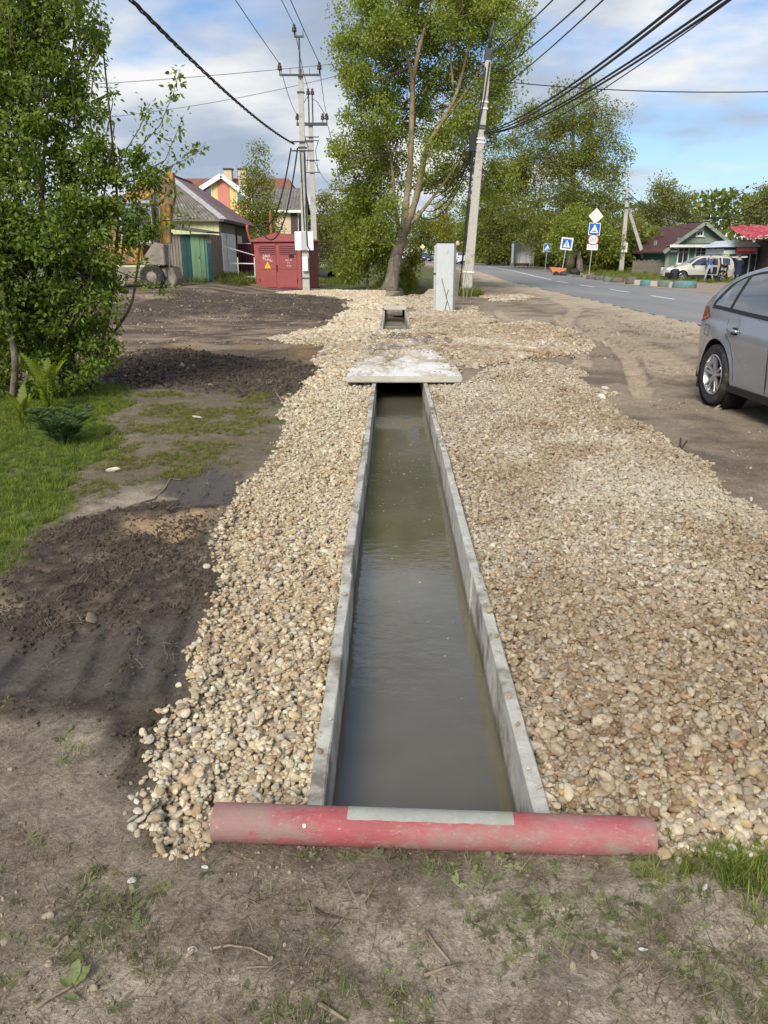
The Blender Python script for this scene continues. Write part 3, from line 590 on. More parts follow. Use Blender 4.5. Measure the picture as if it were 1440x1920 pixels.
r_ = np.random.default_rng(61); n_ = 70; rx_ = np.where(r_.random(n_) < 0.5, r_.uniform(CH_L+0.006, CHI_L-0.012, n_), r_.uniform(CHI_R+0.012, CH_R-0.006, n_)); ry_ = 1.9+7.6*r_.random(n_)**1.3; rs_ = 0.0062*np.exp(r_.normal(0, 0.4, n_))
tag(instancer('rim_stones', np.stack([rx_, ry_, rs_*0.5+0.004], 1), r_.uniform(0, 6.28, (n_, 3))*np.array((0.1, 0.1, 1)), np.repeat(rs_[:, None], 3, 1), r_.integers(0, 14, n_), stone_cols(rx_, ry_, r_), SCOL), 'single pebbles spilled on the rims of the channel', 'gravel', kind='stuff')
print('gravel', cnt, round(time.time()-T0, 1))
# ================================================================== trees and plants
def leaf_arrays(c, d, size, wr=0.5, seed=0, six=False, droop=0.0):
    """leaf blades at points c pointing along d: pointed quads, or folded six-point leaves"""
    r_ = np.random.default_rng(seed); n = len(c); d = d/np.maximum(np.linalg.norm(d, axis=1), 1e-6)[:, None]; d[:, 2] -= droop; d /= np.linalg.norm(d, axis=1)[:, None]
    a = r_.normal(size=(n, 3)); a[:, 2] += 0.4; s_ = np.cross(d, a); s_ /= np.maximum(np.linalg.norm(s_, axis=1), 1e-6)[:, None]; u = np.cross(s_, d)
    L = np.asarray(size)[:, None]*np.ones((n, 1)); W = L*wr*r_.uniform(0.8, 1.2, (n, 1))
    if not six:
        V = np.stack([c, c+d*L*0.45+s_*W*0.5+u*W*0.12, c+d*L, c+d*L*0.45-s_*W*0.5+u*W*0.12], 1); F = np.arange(4*n).reshape(n, 4); k = 4
    else:
        V = np.stack([c, c+d*L*0.28+s_*W*0.42+u*W*0.16, c+d*L*0.66+s_*W*0.36+u*W*0.14-u*L*0.04, c+d*L-u*L*0.12, c+d*L*0.66-s_*W*0.36+u*W*0.14-u*L*0.04, c+d*L*0.28-s_*W*0.42+u*W*0.16], 1)
        b_ = (np.arange(n)*6)[:, None]; F = np.concatenate([b_+np.array([0, 1, 2, 3]), b_+np.array([0, 3, 4, 5])]); k = 6
    return V.reshape(-1, 3), F, k
def leaf_obj(name, c, d, size, colr, parent, wr=0.5, seed=0, six=False, droop=0.0, origin=(0, 0, 0)):
    V, F, k = leaf_arrays(c, d, size, wr, seed, six, droop); me = mesh_np(name, V - np.array(origin), F, MAT['leaf'], np.repeat(colr, k, 0), smooth=six)
    return link(name, me, parent)
GREEN = {'poplar': ((0.135, 0.195, 0.028), (0.33, 0.375, 0.07)), 'bush': ((0.065, 0.12, 0.020), (0.25, 0.32, 0.05)), 'birch': ((0.15, 0.18, 0.05), (0.30, 0.31, 0.09)),
         'dark': ((0.10, 0.13, 0.025), (0.22, 0.245, 0.05)), 'yellow': ((0.17, 0.18, 0.02), (0.33, 0.32, 0.05)), 'olive': ((0.145, 0.175, 0.036), (0.29, 0.31, 0.07)), 'pale': ((0.17, 0.19, 0.07), (0.32, 0.33, 0.12))}
def leafcols(n, key, r_, clump=None):
    a, b_ = (np.array(x) for x in GREEN[key]); t = r_.beta(1.6, 1.8, n)
    if clump is not None: t = np.clip(0.55*t + 0.45*clump, 0, 1)
    return (a*(1-t[:, None]) + b_*t[:, None])*r_.uniform(0.8, 1.2, (n, 1))
def curve(a, b_, n=6, bend=0.12, r_=None, up=0.0):
    a = np.array(a, float); b_ = np.array(b_, float); L = np.linalg.norm(b_-a); t = np.linspace(0, 1, n)[:, None]
    off = r_.normal(size=3)*bend*L; p = a*(1-t)+b_*t + off*np.sin(math.pi*t) + np.array([0, 0, up*L])*np.sin(math.pi*t)
    return p + r_.normal(size=p.shape)*0.012*L*np.sin(math.pi*t)
def tree(name, label, base, lobes, leaves, leaf, key, seed, trunks, trunk_mat='bark', clumps=120, clump_r=0.5, group=None, cat='tree', six=False, wr=0.55, droop=0.15, twigs=True, limb_r=0.06, sub_r=0.02, shell=0.5, spray=None):
    """base: world point. lobes: [(centre, radius or radii)] in world space. trunks: [(points, radii)] in world space"""
    r_ = np.random.default_rng(seed); base = np.array(base, float); t = thing(name, label, cat, base, 0, group)
    mb = MB(); mb2 = MB(); joints = []
    for it, (pts, rad) in enumerate(trunks):
        pts = np.array(pts, float); n = len(pts)*4; s_ = np.linspace(0, len(pts)-1, n); q = np.stack([np.interp(s_, range(len(pts)), pts[:, i]) for i in range(3)], 1)
        for i in range(3): q[1:-1, i] = (q[:-2, i]+2*q[1:-1, i]+q[2:, i])/4
        rr = np.interp(s_, range(len(rad)), rad); rr = rr*(1+0.07*r_.normal(size=n)*(trunk_mat != 'twig')); (mb2 if (it and name == 'poplar_tree') else mb).tube(q-base, list(rr), 12); joints += [(p_, x) for p_, x in zip(q[n//4:], rr[n//4:])]
    jp = np.array([p_ for p_, _ in joints]); jr = np.array([x for _, x in joints])
    vol = np.array([np.prod(np.ones(3)*np.array(rd)) for _, rd in lobes])**(2/3); share = vol/vol.sum(); cc = []; cs = []
    tw = MB()
    for (c, rd), sh in zip(lobes, share):
        c = np.array(c, float); rd = np.ones(3)*np.array(rd, float); k = max(4, int(clumps*sh)); j = np.argmin(((jp-c)**2).sum(1) + 0.6*np.maximum(0, jp[:, 2]-c[2]+0.2)**2)
        limb = curve(jp[j], c, 6, 0.10, r_, 0.06); r0 = min(jr[j]*0.7, limb_r*(0.6+np.linalg.norm(jp[j]-c)/6)); tw.tube(limb-base, list(np.linspace(r0, sub_r, 6)), 6)
        d = r_.normal(size=(k, 3)); d /= np.linalg.norm(d, axis=1)[:, None]; rr = r_.random(k)**(1/3)*(1-shell)+shell*r_.uniform(0.75, 1.05, k); p = c + d*rd*rr[:, None]
        cc.append(p); cs.append(np.full(k, rd.mean()))
        if twigs:
            for q in p[::1 if len(p) < 40 else 2]: tw.tube(curve(limb[r_.integers(2, 6)], q, 4, 0.12, r_)-base, [sub_r*0.8, sub_r*0.6, sub_r*0.4, sub_r*0.2], 4, False)
    cc = np.concatenate(cc); k = len(cc); which = r_.integers(0, k, leaves); tone = r_.random(k)
    off = r_.normal(size=(leaves, 3)); off *= (r_.random(leaves)**0.5*1.25)[:, None]/np.linalg.norm(off, axis=1)[:, None]; off *= np.array([1, 1, 0.8])
    cr = clump_r*r_.uniform(0.6, 1.3, k); pts = cc[which] + off*cr[which][:, None]; dr = off + r_.normal(size=(leaves, 3))*0.7
    if spray:      # leaves along bare shoots that reach out of the crown
        for path, m_ in spray:
            path = np.array(path, float); m_ = int(m_*1.5); s_ = r_.random(m_)**0.6*(len(path)-1); q = np.stack([np.interp(s_, range(len(path)), path[:, i]) for i in range(3)], 1)
            o_ = r_.normal(size=(m_, 3)); pts = np.concatenate([pts, q+o_*0.035*np.random.default_rng(seed).uniform(0.5, 1.5, (m_, 1))]); dr = np.concatenate([dr, o_]); which = np.concatenate([which, r_.integers(0, k, m_)])
            tw.tube(path-base, list(np.linspace(0.0075, 0.002, len(path))), 5, False)
    keep = pts[:, 2] > base[2]+0.05; pts = pts[keep]; dr = dr[keep]; which = which[keep]; n = len(pts)
    mb.build('trunk', MAT['bark' if name == 'poplar_tree' else trunk_mat], t, smooth=True)
    if mb2.v: mb2.build('limbs', MAT['bark_light'], t, smooth=True)
    if twigs or lobes: tw.build('branches', MAT['bark' if name != 'bird_cherry_bush' else 'twig'], t, smooth=True)
    leaf_obj('crown', pts, dr, leaf*r_.uniform(0.45, 1.3, n), leafcols(n, key, r_, tone[which]), t, wr, seed, six, droop, base)
    return t
def L(px, py, rpx, Y, dy=0.0, asp=1.0):
    p = at(px, py, Y); s_ = Y/1516; return ((p.x, Y+dy, p.z), (rpx*s_, rpx*s_*0.9, rpx*s_*asp))
# --- the tall poplar behind the slabs
YT = 39.0
def tp(px, py, dy=0): p = at(px, py, YT+dy); return (p.x, p.y, p.z)
b0 = tp(733, 546); b0 = (b0[0], b0[1], g1(b0[0], b0[1])-0.15)
trunk = [(b0[0]-0.1, b0[1], b0[2]), tp(737, 515), tp(745, 470), tp(757, 430), tp(770, 400)]
tr = [(trunk, [0.46, 0.33, 0.29, 0.28, 0.18]),
      ([tp(757, 432), tp(760, 390), tp(768, 330), tp(772, 240), tp(774, 150), tp(762, 100), tp(745, 40), tp(735, -40)], [0.19, 0.175, 0.15, 0.125, 0.11, 0.08, 0.05, 0.03]),
      ([tp(774, 150), tp(786, 90), tp(800, 40), tp(815, -30)], [0.10, 0.09, 0.06, 0.03]),
      ([tp(765, 415), tp(782, 370), tp(798, 280), tp(815, 250), tp(852, 190), tp(872, 120), tp(885, 60), tp(890, 0)], [0.19, 0.15, 0.12, 0.10, 0.085, 0.06, 0.045, 0.025]),
      ([tp(820, 235), tp(850, 205), tp(890, 150), tp(905, 120)], [0.1, 0.08, 0.06, 0.03]),
      ([tp(770, 420), tp(800, 385), tp(835, 340), tp(870, 290)], [0.11, 0.08, 0.06, 0.03]),
      ([tp(748, 430), tp(740, 380), tp(735, 310), tp(722, 250)], [0.11, 0.08, 0.06, 0.03]), ([tp(850, 165), tp(845, 110), tp(843, 60)], [0.06, 0.05, 0.03])]
lob = [L(*a, YT, dy) for a, dy in (((680, 30, 52), 1), ((745, -20, 75), 0), ((830, -10, 80), 1), ((910, 10, 62), 0), ((945, 75, 36), -1), ((668, 95, 38), 0), ((705, 120, 55), 1.5), ((770, 70, 60), 1.5), ((840, 90, 60), 2), ((905, 110, 52), 1),
    ((650, 140, 24), 0), ((700, 200, 50), 1), ((760, 190, 50), 2), ((835, 190, 55), 2), ((915, 195, 42), 0), ((940, 150, 34), -1), ((660, 250, 34), 0), ((690, 290, 50), 1), ((745, 270, 45), 2), ((850, 270, 50), 1.5), ((915, 265, 30), 0),
    ((665, 330, 40), 0), ((720, 350, 45), 1), ((820, 340, 40), 1.5), ((880, 340, 45), 1), ((925, 345, 36), 0), ((690, 400, 42), 1), ((650, 300, 26), -1), ((730, 90, 40), -1.5), ((860, 40, 45), -1.5), ((700, 240, 36), -1.5), ((880, 230, 40), -1.5), ((735, 400, 30), -0.8), ((700, 450, 34), -0.5), ((800, 300, 26), -1.2), ((955, 335, 26), 0), ((675, 165, 30), -1), ((955, 20, 40), 0))]
tree('poplar_tree', 'tall broad poplar with leaning forked trunk behind the slabs', b0, lob, 115000, 0.112, 'poplar', 7, tr, 'bark_light', 720, 0.50, limb_r=0.09, sub_r=0.02, wr=0.8)
# --- shrub thicket left of the poplar's foot
def simple(name, label, px, py, Y, lobes, leaves, leaf, key, seed, tr_r=0.14, mat='bark', clumps=80, cr=0.7, group=None, cat='tree', dz=0.0, **k):
    p = at(px, py, Y); z = g1(p.x, p.y)-0.1; base = (p.x, Y, z); top = max(l[0][2] for l in lobes); mid = lobes[np.argmax([l[0][2] for l in lobes])][0]
    t = [(base, [0])]; pts = [base, (p.x*0.85+mid[0]*0.15, Y, z+(top-z)*0.3), (p.x*0.45+mid[0]*0.55, Y, z+(top-z)*0.65), (mid[0], mid[1], top)]
    return tree(name, label, base, lobes, leaves, leaf, key, seed, [(pts, [tr_r, tr_r*0.8, tr_r*0.5, tr_r*0.15])], mat, clumps, cr, group, cat, **k)
simple('shrub', 'leafy shrub thicket at the left foot of the tall poplar', 690, 520, 41.5, [L(*a, 41.5) for a in ((665, 420, 38), (700, 440, 40), (680, 480, 40), (650, 500, 26), (715, 490, 30), (690, 380, 34), (655, 380, 26))], 11000, 0.17, 'poplar', 21, 0.08, clumps=110, cr=0.5, cat='shrub', limb_r=0.04)
simple('shrub', 'low green sapling bush right of the poplar trunk', 765, 530, 43, [L(*a, 43) for a in ((768, 500, 17), (775, 480, 14), (760, 515, 14))], 2400, 0.15, 'yellow', 22, 0.05, clumps=26, cr=0.32, cat='shrub', limb_r=0.02)
# --- trees along the far side of the road
TG = 'trees along the far side of the road'
simple('roadside_tree', 'large airy tree above the road signs, tallest right of the road', 1070, 500, 78, [L(*a, 78) for a in ((1075, 200, 42), (1130, 235, 38), (1010, 250, 45), (1070, 270, 48), (1135, 300, 40), (960, 300, 42), (1015, 330, 48), (1085, 345, 50), (1150, 370, 26), (1130, 400, 34), (960, 370, 40), (1060, 410, 46), (1020, 440, 36))], 62000, 0.21, 'olive', 31, 0.42, clumps=330, cr=0.95, group=TG, limb_r=0.12, sub_r=0.03)
simple('roadside_tree', 'bushy dark tree behind the bus shelter', 960, 490, 98, [L(*a, 98) for a in ((940, 400, 38), (985, 410, 36), (960, 450, 36), (1005, 455, 30), (930, 455, 28))], 14000, 0.26, 'dark', 32, 0.3, clumps=100, cr=1.0, group=TG)
simple('roadside_tree', 'dense green tree right of the white car, left of the bus shelter', 915, 490, 100, [L(*a, 100) for a in ((905, 390, 32), (925, 430, 34), (890, 440, 30), (915, 470, 26), (950, 360, 24))], 8000, 0.34, 'olive', 33, 0.3, clumps=90, cr=1.0, group=TG)
simple('roadside_tree', 'yellowish young tree over the bend of the road', 838, 485, 150, [L(*a, 150) for a in ((838, 395, 22), (830, 430, 24), (850, 450, 22))], 4500, 0.42, 'yellow', 34, 0.25, clumps=60, cr=1.3, group=TG)
simple('roadside_tree', 'dark tree over the bend, left of the yellowish young tree', 805, 480, 165, [L(*a, 165) for a in ((800, 420, 20), (790, 440, 22), (815, 450, 20), (778, 460, 16))], 4500, 0.42, 'dark', 35, 0.25, clumps=60, cr=1.3, group=TG)
simple('roadside_tree', 'dark tree between the yellowish young tree and the white car', 875, 485, 130, [L(*a, 130) for a in ((872, 430, 24), (868, 455, 22), (885, 400, 18), (890, 465, 18))], 4500, 0.38, 'dark', 36, 0.25, clumps=60, cr=1.2, group=TG)
simple('roadside_tree', 'leafy tree overhanging the sign post with the white diamond', 1088, 500, 72, [L(*a, 72) for a in ((1080, 430, 36), (1120, 440, 30), (1050, 455, 26), (1140, 460, 24))], 8000, 0.25, 'poplar', 37, 0.33, clumps=110, cr=0.8, group=TG)
simple('shrub', 'round bush behind the leaning concrete post with strut', 1190, 512, 75, [L(*a, 75) for a in ((1160, 470, 26), (1195, 465, 28), (1190, 440, 22), (1135, 480, 22), (1215, 485, 20), (1212, 455, 16), (1175, 495, 20))], 9500, 0.24, 'olive', 38, 0.12, clumps=90, cr=0.8, cat='shrub', limb_r=0.05)
simple('birch_tree', 'pale birch rising behind the green wooden house', 1250, 480, 92, [L(*a, 92) for a in ((1245, 350, 18), (1235, 375, 24), (1262, 378, 26), (1285, 385, 22), (1225, 400, 22), (1255, 410, 26), (1300, 405, 16))], 9000, 0.26, 'birch', 39, 0.2, 'birch', clumps=130, cr=0.75, limb_r=0.05)
simple('birch_tree', 'birch at the right edge above the red shop awning', 1425, 480, 85, [L(*a, 85) for a in ((1432, 365, 16), (1420, 390, 20), (1440, 400, 24), (1400, 415, 18), (1455, 370, 24), (1470, 410, 24))], 7000, 0.26, 'birch', 40, 0.2, 'birch', clumps=100, cr=0.8, limb_r=0.05)
simple('bare_tree', 'bare leafless tree beside the birch behind the green house', 1200, 490, 96, [L(*a, 96) for a in ((1200, 380, 14), (1192, 395, 12), (1210, 398, 12))], 160, 0.2, 'olive', 41, 0.14, clumps=60, cr=0.9, limb_r=0.04)
# --- left background
simple('birch_tree', 'slender birch with white trunk before the yellow house', 482, 510, 58, [L(*a, 58) for a in ((478, 285, 13), (478, 315, 20), (490, 345, 20), (468, 345, 18), (480, 390, 32), (500, 410, 30), (455, 410, 26), (480, 440, 36), (508, 445, 24))], 12000, 0.17, 'olive', 42, 0.13, 'birch', clumps=150, cr=0.55, limb_r=0.03, sub_r=0.012)
simple('shrub', 'loose green tree right of the two utility poles', 625, 505, 80, [L(*a, 80) for a in ((612, 385, 20), (628, 410, 22), (612, 430, 20), (630, 450, 22), (608, 470, 18), (632, 485, 18))], 6500, 0.24, 'pale', 43, 0.14, clumps=100, cr=0.8, limb_r=0.05, cat='tree')
simple('shrub', 'dark bush behind the strutted pole in the far left', 660, 505, 95, [L(*a, 95) for a in ((650, 440, 20), (668, 460, 20), (640, 470, 18), (675, 420, 18), (655, 490, 18))], 5000, 0.28, 'dark', 44, 0.14, clumps=70, cr=0.9, limb_r=0.05, cat='shrub')
simple('shrub', 'green bush at the corner of the grey house behind the red kiosk', 480, 505, 54, [L(*a, 54) for a in ((470, 470, 16), (485, 480, 14), (500, 470, 14))], 2600, 0.16, 'poplar', 45, 0.06, clumps=40, cr=0.45, limb_r=0.03, cat='shrub')
# --- distant wood closing the view
def wood(name, label, pts, leaves, key, seed, hh=9):
    r_ = np.random.default_rng(seed); pts = np.array(pts, float); s_ = r_.random(leaves)*(len(pts)-1); x = np.interp(s_, range(len(pts)), pts[:, 0]); y = np.interp(s_, range(len(pts)), pts[:, 1]) + r_.normal(0, 3, leaves)
    top = hh*(0.55 + 0.75*fbm(x, y*0+seed, 0.13, 3, seed)); z = r_.random(leaves)**0.8*top + terr(x, y); d = r_.normal(size=(leaves, 3))
    cl = fbm(x*1.0, z*1.3, 0.5, 3, seed+3); k = cl > 0.34; o = leaf_obj(name, np.stack([x, y, z], 1)[k], d[k], 0.75*r_.uniform(0.6, 1.3, k.sum()), leafcols(int(k.sum()), key, r_, cl[k]), None, 0.75, seed)
    return tag(o, label, 'wood', kind='stuff')
wood('distant_wood', 'distant belt of trees behind the houses on the left', [(-110, 130), (-60, 150), (-25, 160), (-4, 175)], 26000, 'olive', 51, 10)
wood('distant_wood', 'distant belt of trees closing the road and the right side', [(-20, 215), (10, 230), (30, 190), (40, 140), (60, 125), (110, 120)], 30000, 'dark', 52, 11)
wood('distant_wood', 'low dark undergrowth along the far side of the road', [(12.5, 120), (16.5, 100), (19.5, 88), (22, 80), (27, 78), (33, 84)], 16000, 'dark', 53, 3.2)
print('trees', round(time.time()-T0, 1))
# --- the bird cherry bush on the left, close
YB = 8.9
def bp(px, py, dy=0): p = at(px, py, YB+dy); return (p.x, p.y, p.z)
bb = bp(95, 715); bb = (bb[0], bb[1]+0.25, g1(bb[0], bb[1]+0.25)-0.05)
r_ = np.random.default_rng(3); trs = []
for (px, py, dy, q) in ((20, 30, 0.2, 0.03), (70, -20, 0.5, 0.032), (120, 20, 0.0, 0.03), (155, 40, -0.1, 0.026), (190, 60, 0.1, 0.024), (215, 230, -0.2, 0.025), (-40, 60, 0.3, 0.03), (250, 330, 0.0, 0.022), (30, 300, -0.5, 0.025), (-90, 250, 0.2, 0.028), (170, 430, -0.4, 0.02), (80, 480, -0.5, 0.02)):
    e = np.array(bp(px, py, dy)); a = np.array(bb) + np.array([r_.normal(0, 0.16), r_.normal(0, 0.14), 0]); p = curve(a, e, 5, 0.07, r_); trs.append((p, list(np.linspace(q, 0.007, 5))))
lob = [L(*a, YB, dy) for a, dy in (((40, 30, 70), 0.3), ((95, 65, 46), 0.1), ((172, 75, 15), 0), ((-40, 90, 90), 0.3), ((60, 160, 90), 0.0), ((138, 195, 50), 0.1), ((50, 280, 100), -0.1), ((160, 290, 55), 0), ((212, 320, 26), 0), ((60, 400, 100), -0.2), ((165, 400, 58), -0.1), ((215, 400, 24), 0),
    ((60, 510, 100), -0.3), ((155, 510, 55), -0.2), ((200, 505, 24), 0), ((110, 600, 75), -0.2), ((180, 620, 40), -0.1), ((40, 620, 70), 0), ((-70, 300, 110), 0), ((-70, 480, 110), 0), ((150, 660, 42), 0), ((90, 665, 48), 0.1), ((225, 450, 22), 0.1), ((232, 335, 26), 0), ((245, 400, 26), 0.05), ((268, 432, 16), 0), ((280, 335, 13), 0), ((262, 300, 14), 0), ((110, 695, 46), -0.35), ((175, 690, 28), -0.3), ((40, 700, 44), -0.3), ((200, 560, 36), -0.1), ((200, 655, 28), 0), ((60, 690, 40), -0.1), ((140, 690, 34), -0.15), ((10, 560, 60), -0.4), ((-20, 660, 60), 0), ((195, 470, 40), -0.3), ((120, 440, 60), -0.5), ((40, 450, 60), -0.6))]
spr = [([bp(205, 340), bp(255, 285), bp(300, 235), bp(325, 175), bp(338, 128)], 90), ([bp(215, 350), bp(290, 325), bp(345, 300), bp(385, 272)], 90), ([bp(225, 300), bp(262, 240), bp(280, 195)], 50), ([bp(240, 420), bp(300, 415), bp(360, 408)], 75), ([bp(200, 500), bp(260, 525), bp(320, 548)], 70),
       ([bp(255, 330), bp(310, 300), bp(345, 215)], 50), ([bp(190, 440), bp(240, 475), bp(275, 500)], 50), ([bp(180, 100), bp(187, 55), bp(190, 18)], 40), ([bp(200, 250), bp(212, 190), bp(205, 160)], 40), ([bp(255, 390), bp(300, 380), bp(330, 350)], 45)]
r_ = np.random.default_rng(77)
for k in range(85):
    u_ = r_.random(); px = r_.uniform(-40, 175) if k < 55 else r_.uniform(110, 170); py = (r_.uniform(-10, 220) if px < 190 else r_.uniform(170, 330)) if k < 55 else r_.uniform(250, 640); dy = r_.normal(0, 0.25); l_ = r_.uniform(50, 110); sx_ = r_.normal(8, 18) if k < 55 else r_.uniform(30, 75); l_ = l_ if k < 55 else r_.uniform(-5, 45)
    spr.append(([bp(px, py+30, dy), bp(px+sx_*0.4, py-l_*0.4, dy), bp(px+sx_, py-l_, dy)], int(r_.uniform(45, 80))))
tree('bird_cherry_bush', 'big leafy bush filling the left side in front of the excavator', bb, lob, 56000, 0.054, 'bush', 61, trs, 'twig', 760, 0.115, cat='bush', six=True, wr=0.62, droop=0.25, limb_r=0.016, sub_r=0.006, shell=0.35, spray=spr)
# thin bare-stemmed tree at the frame's left edge
sp0 = G(22, 752); lob = [L(*a, 8.2) for a in ((-30, 480, 45), (0, 560, 40), (-60, 560, 50), (20, 610, 26), (-30, 400, 40))]
tree('sapling', 'thin sapling with a bare stem at the left edge', (sp0.x, sp0.y, g1(sp0.x, sp0.y)-0.03), lob, 3200, 0.06, 'bush', 62, [([(sp0.x, sp0.y, g1(sp0.x, sp0.y)-0.03), at(30, 680, 8.2), at(15, 600, 8.2), at(-10, 500, 8.2), at(-30, 400, 8.2)], [0.045, 0.036, 0.03, 0.022, 0.01])], 'bark', 70, 0.12, six=True, wr=0.6, limb_r=0.012, sub_r=0.005)
print('bush', round(time.time()-T0, 1))
# --- ferns with single fronds
def fern(label, x, y, n, H_, seed):
    r_ = np.random.default_rng(seed); z = g1(x, y)-0.01; t = thing('fern', label, 'fern', (x, y, z))
    for k in range(n):
        a = 2*math.pi*k/n + r_.normal(0, 0.2); h_ = H_*r_.uniform(0.8, 1.1); s_ = np.linspace(0, 1, 22); out_ = h_*(0.10*s_ + 0.34*s_**2.6); up = h_*(s_ - 0.10*s_**4)
        P_ = np.stack([np.cos(a)*out_, np.sin(a)*out_, up], 1); V = []; F = []; cl = []
        side = np.array([-math.sin(a), math.cos(a), 0]); base_c = np.array((0.22, 0.27, 0.035))*r_.uniform(0.75, 1.15)
        for i in range(2, 21):
            w_ = 0.14*h_*math.sin(math.pi*min(1, (i/21)*0.86+0.12))**0.8; tg = (P_[i+1]-P_[i-1]); tg /= np.linalg.norm(tg)
            for sg in (-1, 1):
                d = side*sg + tg*0.35 + r_.normal(0, 0.06, 3); d /= np.linalg.norm(d); b_ = len(V); e = tg*0.020*h_*1.1
                V += [P_[i]-e, P_[i]+d*w_*0.6-e*0.8+np.array([0, 0, -0.01]), P_[i]+d*w_, P_[i]+e]; F.append((b_, b_+1, b_+2, b_+3)); cl += [base_c]*4
        for i in range(21):
            b_ = len(V); q = side*0.004; V += [P_[i]-q, P_[i]+q, P_[i+1]+q, P_[i+1]-q]; F.append((b_, b_+1, b_+2, b_+3)); cl += [base_c*0.7]*4
        link('frond', mesh_np('frond', V, F, MAT['leaf'], np.array(cl)), t)
p = G(92, 768); fern('tall yellow-green fern in front of the bush', p.x, p.y, 9, 0.62, 1)
p = G(44, 800); fern('small yellow-green fern nearest the left edge', p.x, p.y, 7, 0.40, 2)
# --- leafy clump with hand-shaped leaves on the lawn
def lupin(label, x, y, n, seed):
    r_ = np.random.default_rng(seed); t = thing('lupin_plant', label, 'plant', (x, y, g1(x, y)-0.01)); st = MB(); c = []; d = []; sz = []
    for k in range(n):
        a = r_.uniform(0, 6.28); ln = r_.uniform(0.05, 0.32); tip = np.array([math.cos(a)*ln*0.8, math.sin(a)*ln*0.8, ln*0.9]); st.tube([(0.25*tip[0], 0.25*tip[1], 0), tip*0.6+np.array([0, 0, 0.03]), tip], [0.005, 0.004, 0.003], 4)
        for j in range(8):
            b_ = 2*math.pi*j/8; c.append(tip); d.append([math.cos(b_), math.sin(b_), 0.35]); sz.append(r_.uniform(0.06, 0.10))
    st.build('stems', M('green_stem', (0.09, 0.13, 0.04), 0.7), t); n_ = len(c); leaf_obj('foliage', np.array(c), np.array(d), np.array(sz), np.array((0.075, 0.125, 0.045))*r_.uniform(0.7, 1.4, (n_, 1)), t, 0.26, seed, True)
p = G(118, 832); lupin('low clump of hand-shaped lupin leaves on the lawn', p.x, p.y, 85, 4)
# --- grass and weeds: tufts scattered by the thousand
def tuft(seed, n, h_, spread, wd, lean=0.5):
    r_ = np.random.default_rng(seed); V = []; F = []
    for k in range(n):
        a = r_.uniform(0, 6.28); b_ = r_.uniform(0, 6.28); x, y = math.cos(b_)*spread*r_.random(), math.sin(b_)*spread*r_.random(); H_ = h_*r_.uniform(0.5, 1.15); ln = lean*r_.uniform(0.3, 1.3); w_ = wd*r_.uniform(0.7, 1.3); sx, sy = -math.sin(a)*w_/2, math.cos(a)*w_/2; i0 = len(V)
        for s_, q in ((0, 1), (0.4, 0.9), (0.75, 0.6)):
            ox, oy = math.cos(a)*ln*H_*s_**2, math.sin(a)*ln*H_*s_**2; z = H_*(s_-0.25*ln*s_**3); V += [(x+ox-sx*q, y+oy-sy*q, z), (x+ox+sx*q, y+oy+sy*q, z)]
        V.append((x+math.cos(a)*ln*H_, y+math.sin(a)*ln*H_, H_*(1-0.3*ln))); F += [(i0, i0+1, i0+3, i0+2), (i0+2, i0+3, i0+5, i0+4), (i0+4, i0+5, i0+6, i0+6)]
    me = bpy.data.meshes.new('tuft'); me.from_pydata(V, [], [tuple(dict.fromkeys(f)) for f in F]); me.materials.append(MAT['ileaf']); return me
def rosette(seed, n, ln, pairs):
    """flat weed with toothed feather leaves"""
    r_ = np.random.default_rng(seed); V = []; F = []
    for k in range(n):
        a = 2*math.pi*k/n + r_.normal(0, 0.3); l_ = ln*r_.uniform(0.6, 1.2); rise = r_.uniform(0.1, 0.5)
        for j in range(1, pairs+1):
            s_ = j/pairs; c = np.array([math.cos(a)*l_*s_, math.sin(a)*l_*s_, l_*(rise*s_-0.35*s_**2)+0.004]); w_ = l_*0.26*math.sin(math.pi*min(0.97, s_*0.8+0.12))
            for sg in (-1, 1):
                d = np.array([-math.sin(a)*sg+math.cos(a)*0.5, math.cos(a)*sg+math.sin(a)*0.5, r_.uniform(-0.1, 0.35)]); e = np.array([math.cos(a), math.sin(a), 0])*l_/pairs*0.42; i0 = len(V); V += [tuple(c-e), tuple(c+d*w_*0.6-e), tuple(c+d*w_), tuple(c+d*w_*0.5+e), tuple(c+e)]; F.append((i0, i0+1, i0+2, i0+3, i0+4))
    me = bpy.data.meshes.new('rosette'); me.from_pydata(V, [], F); me.materials.append(MAT['ileaf']); return me
GCOL = proto_coll('grass_tuft', [tuft(i, 18, 0.075, 0.04, 0.004, 0.8) for i in range(6)])
WCOL = proto_coll('weed', [rosette(20+i, 6+i % 3, 0.034, 6) for i in range(4)] + [tuft(40+i, 8, 0.032, 0.018, 0.0026, 1.1) for i in range(5)])
def scatter(name, label, xy, s0, s1, key_cols, coll, nvar, seed, cat, lo=0, tilt=0.15, dz=0.0):
    r_ = np.random.default_rng(seed); n = len(xy); z = gz(xy[:, 0], xy[:, 1]) + dz; t = r_.random((n, 1)); a, b_ = (np.array(c) for c in key_cols); colr = (a*(1-t)+b_*t)*r_.uniform(0.75, 1.25, (n, 1))
    s_ = r_.uniform(s0, s1, n); o = instancer(name, np.stack([xy[:, 0], xy[:, 1], z-0.004], 1), np.stack([r_.normal(0, tilt, n), r_.normal(0, tilt, n), r_.uniform(0, 6.28, n)], 1), np.stack([s_, s_, s_*r_.uniform(0.7, 1.3, n)], 1), r_.integers(lo, nvar, n), colr, coll)
    return tag(o, label, cat, kind='stuff')
def pick(n, x0, x1, y0, y1, prob, seed):
    r_ = np.random.default_rng(seed); p = r_.uniform((x0, y0), (x1, y1), (n, 2)); return p[r_.random(n) < prob(p[:, 0], p[:, 1])]
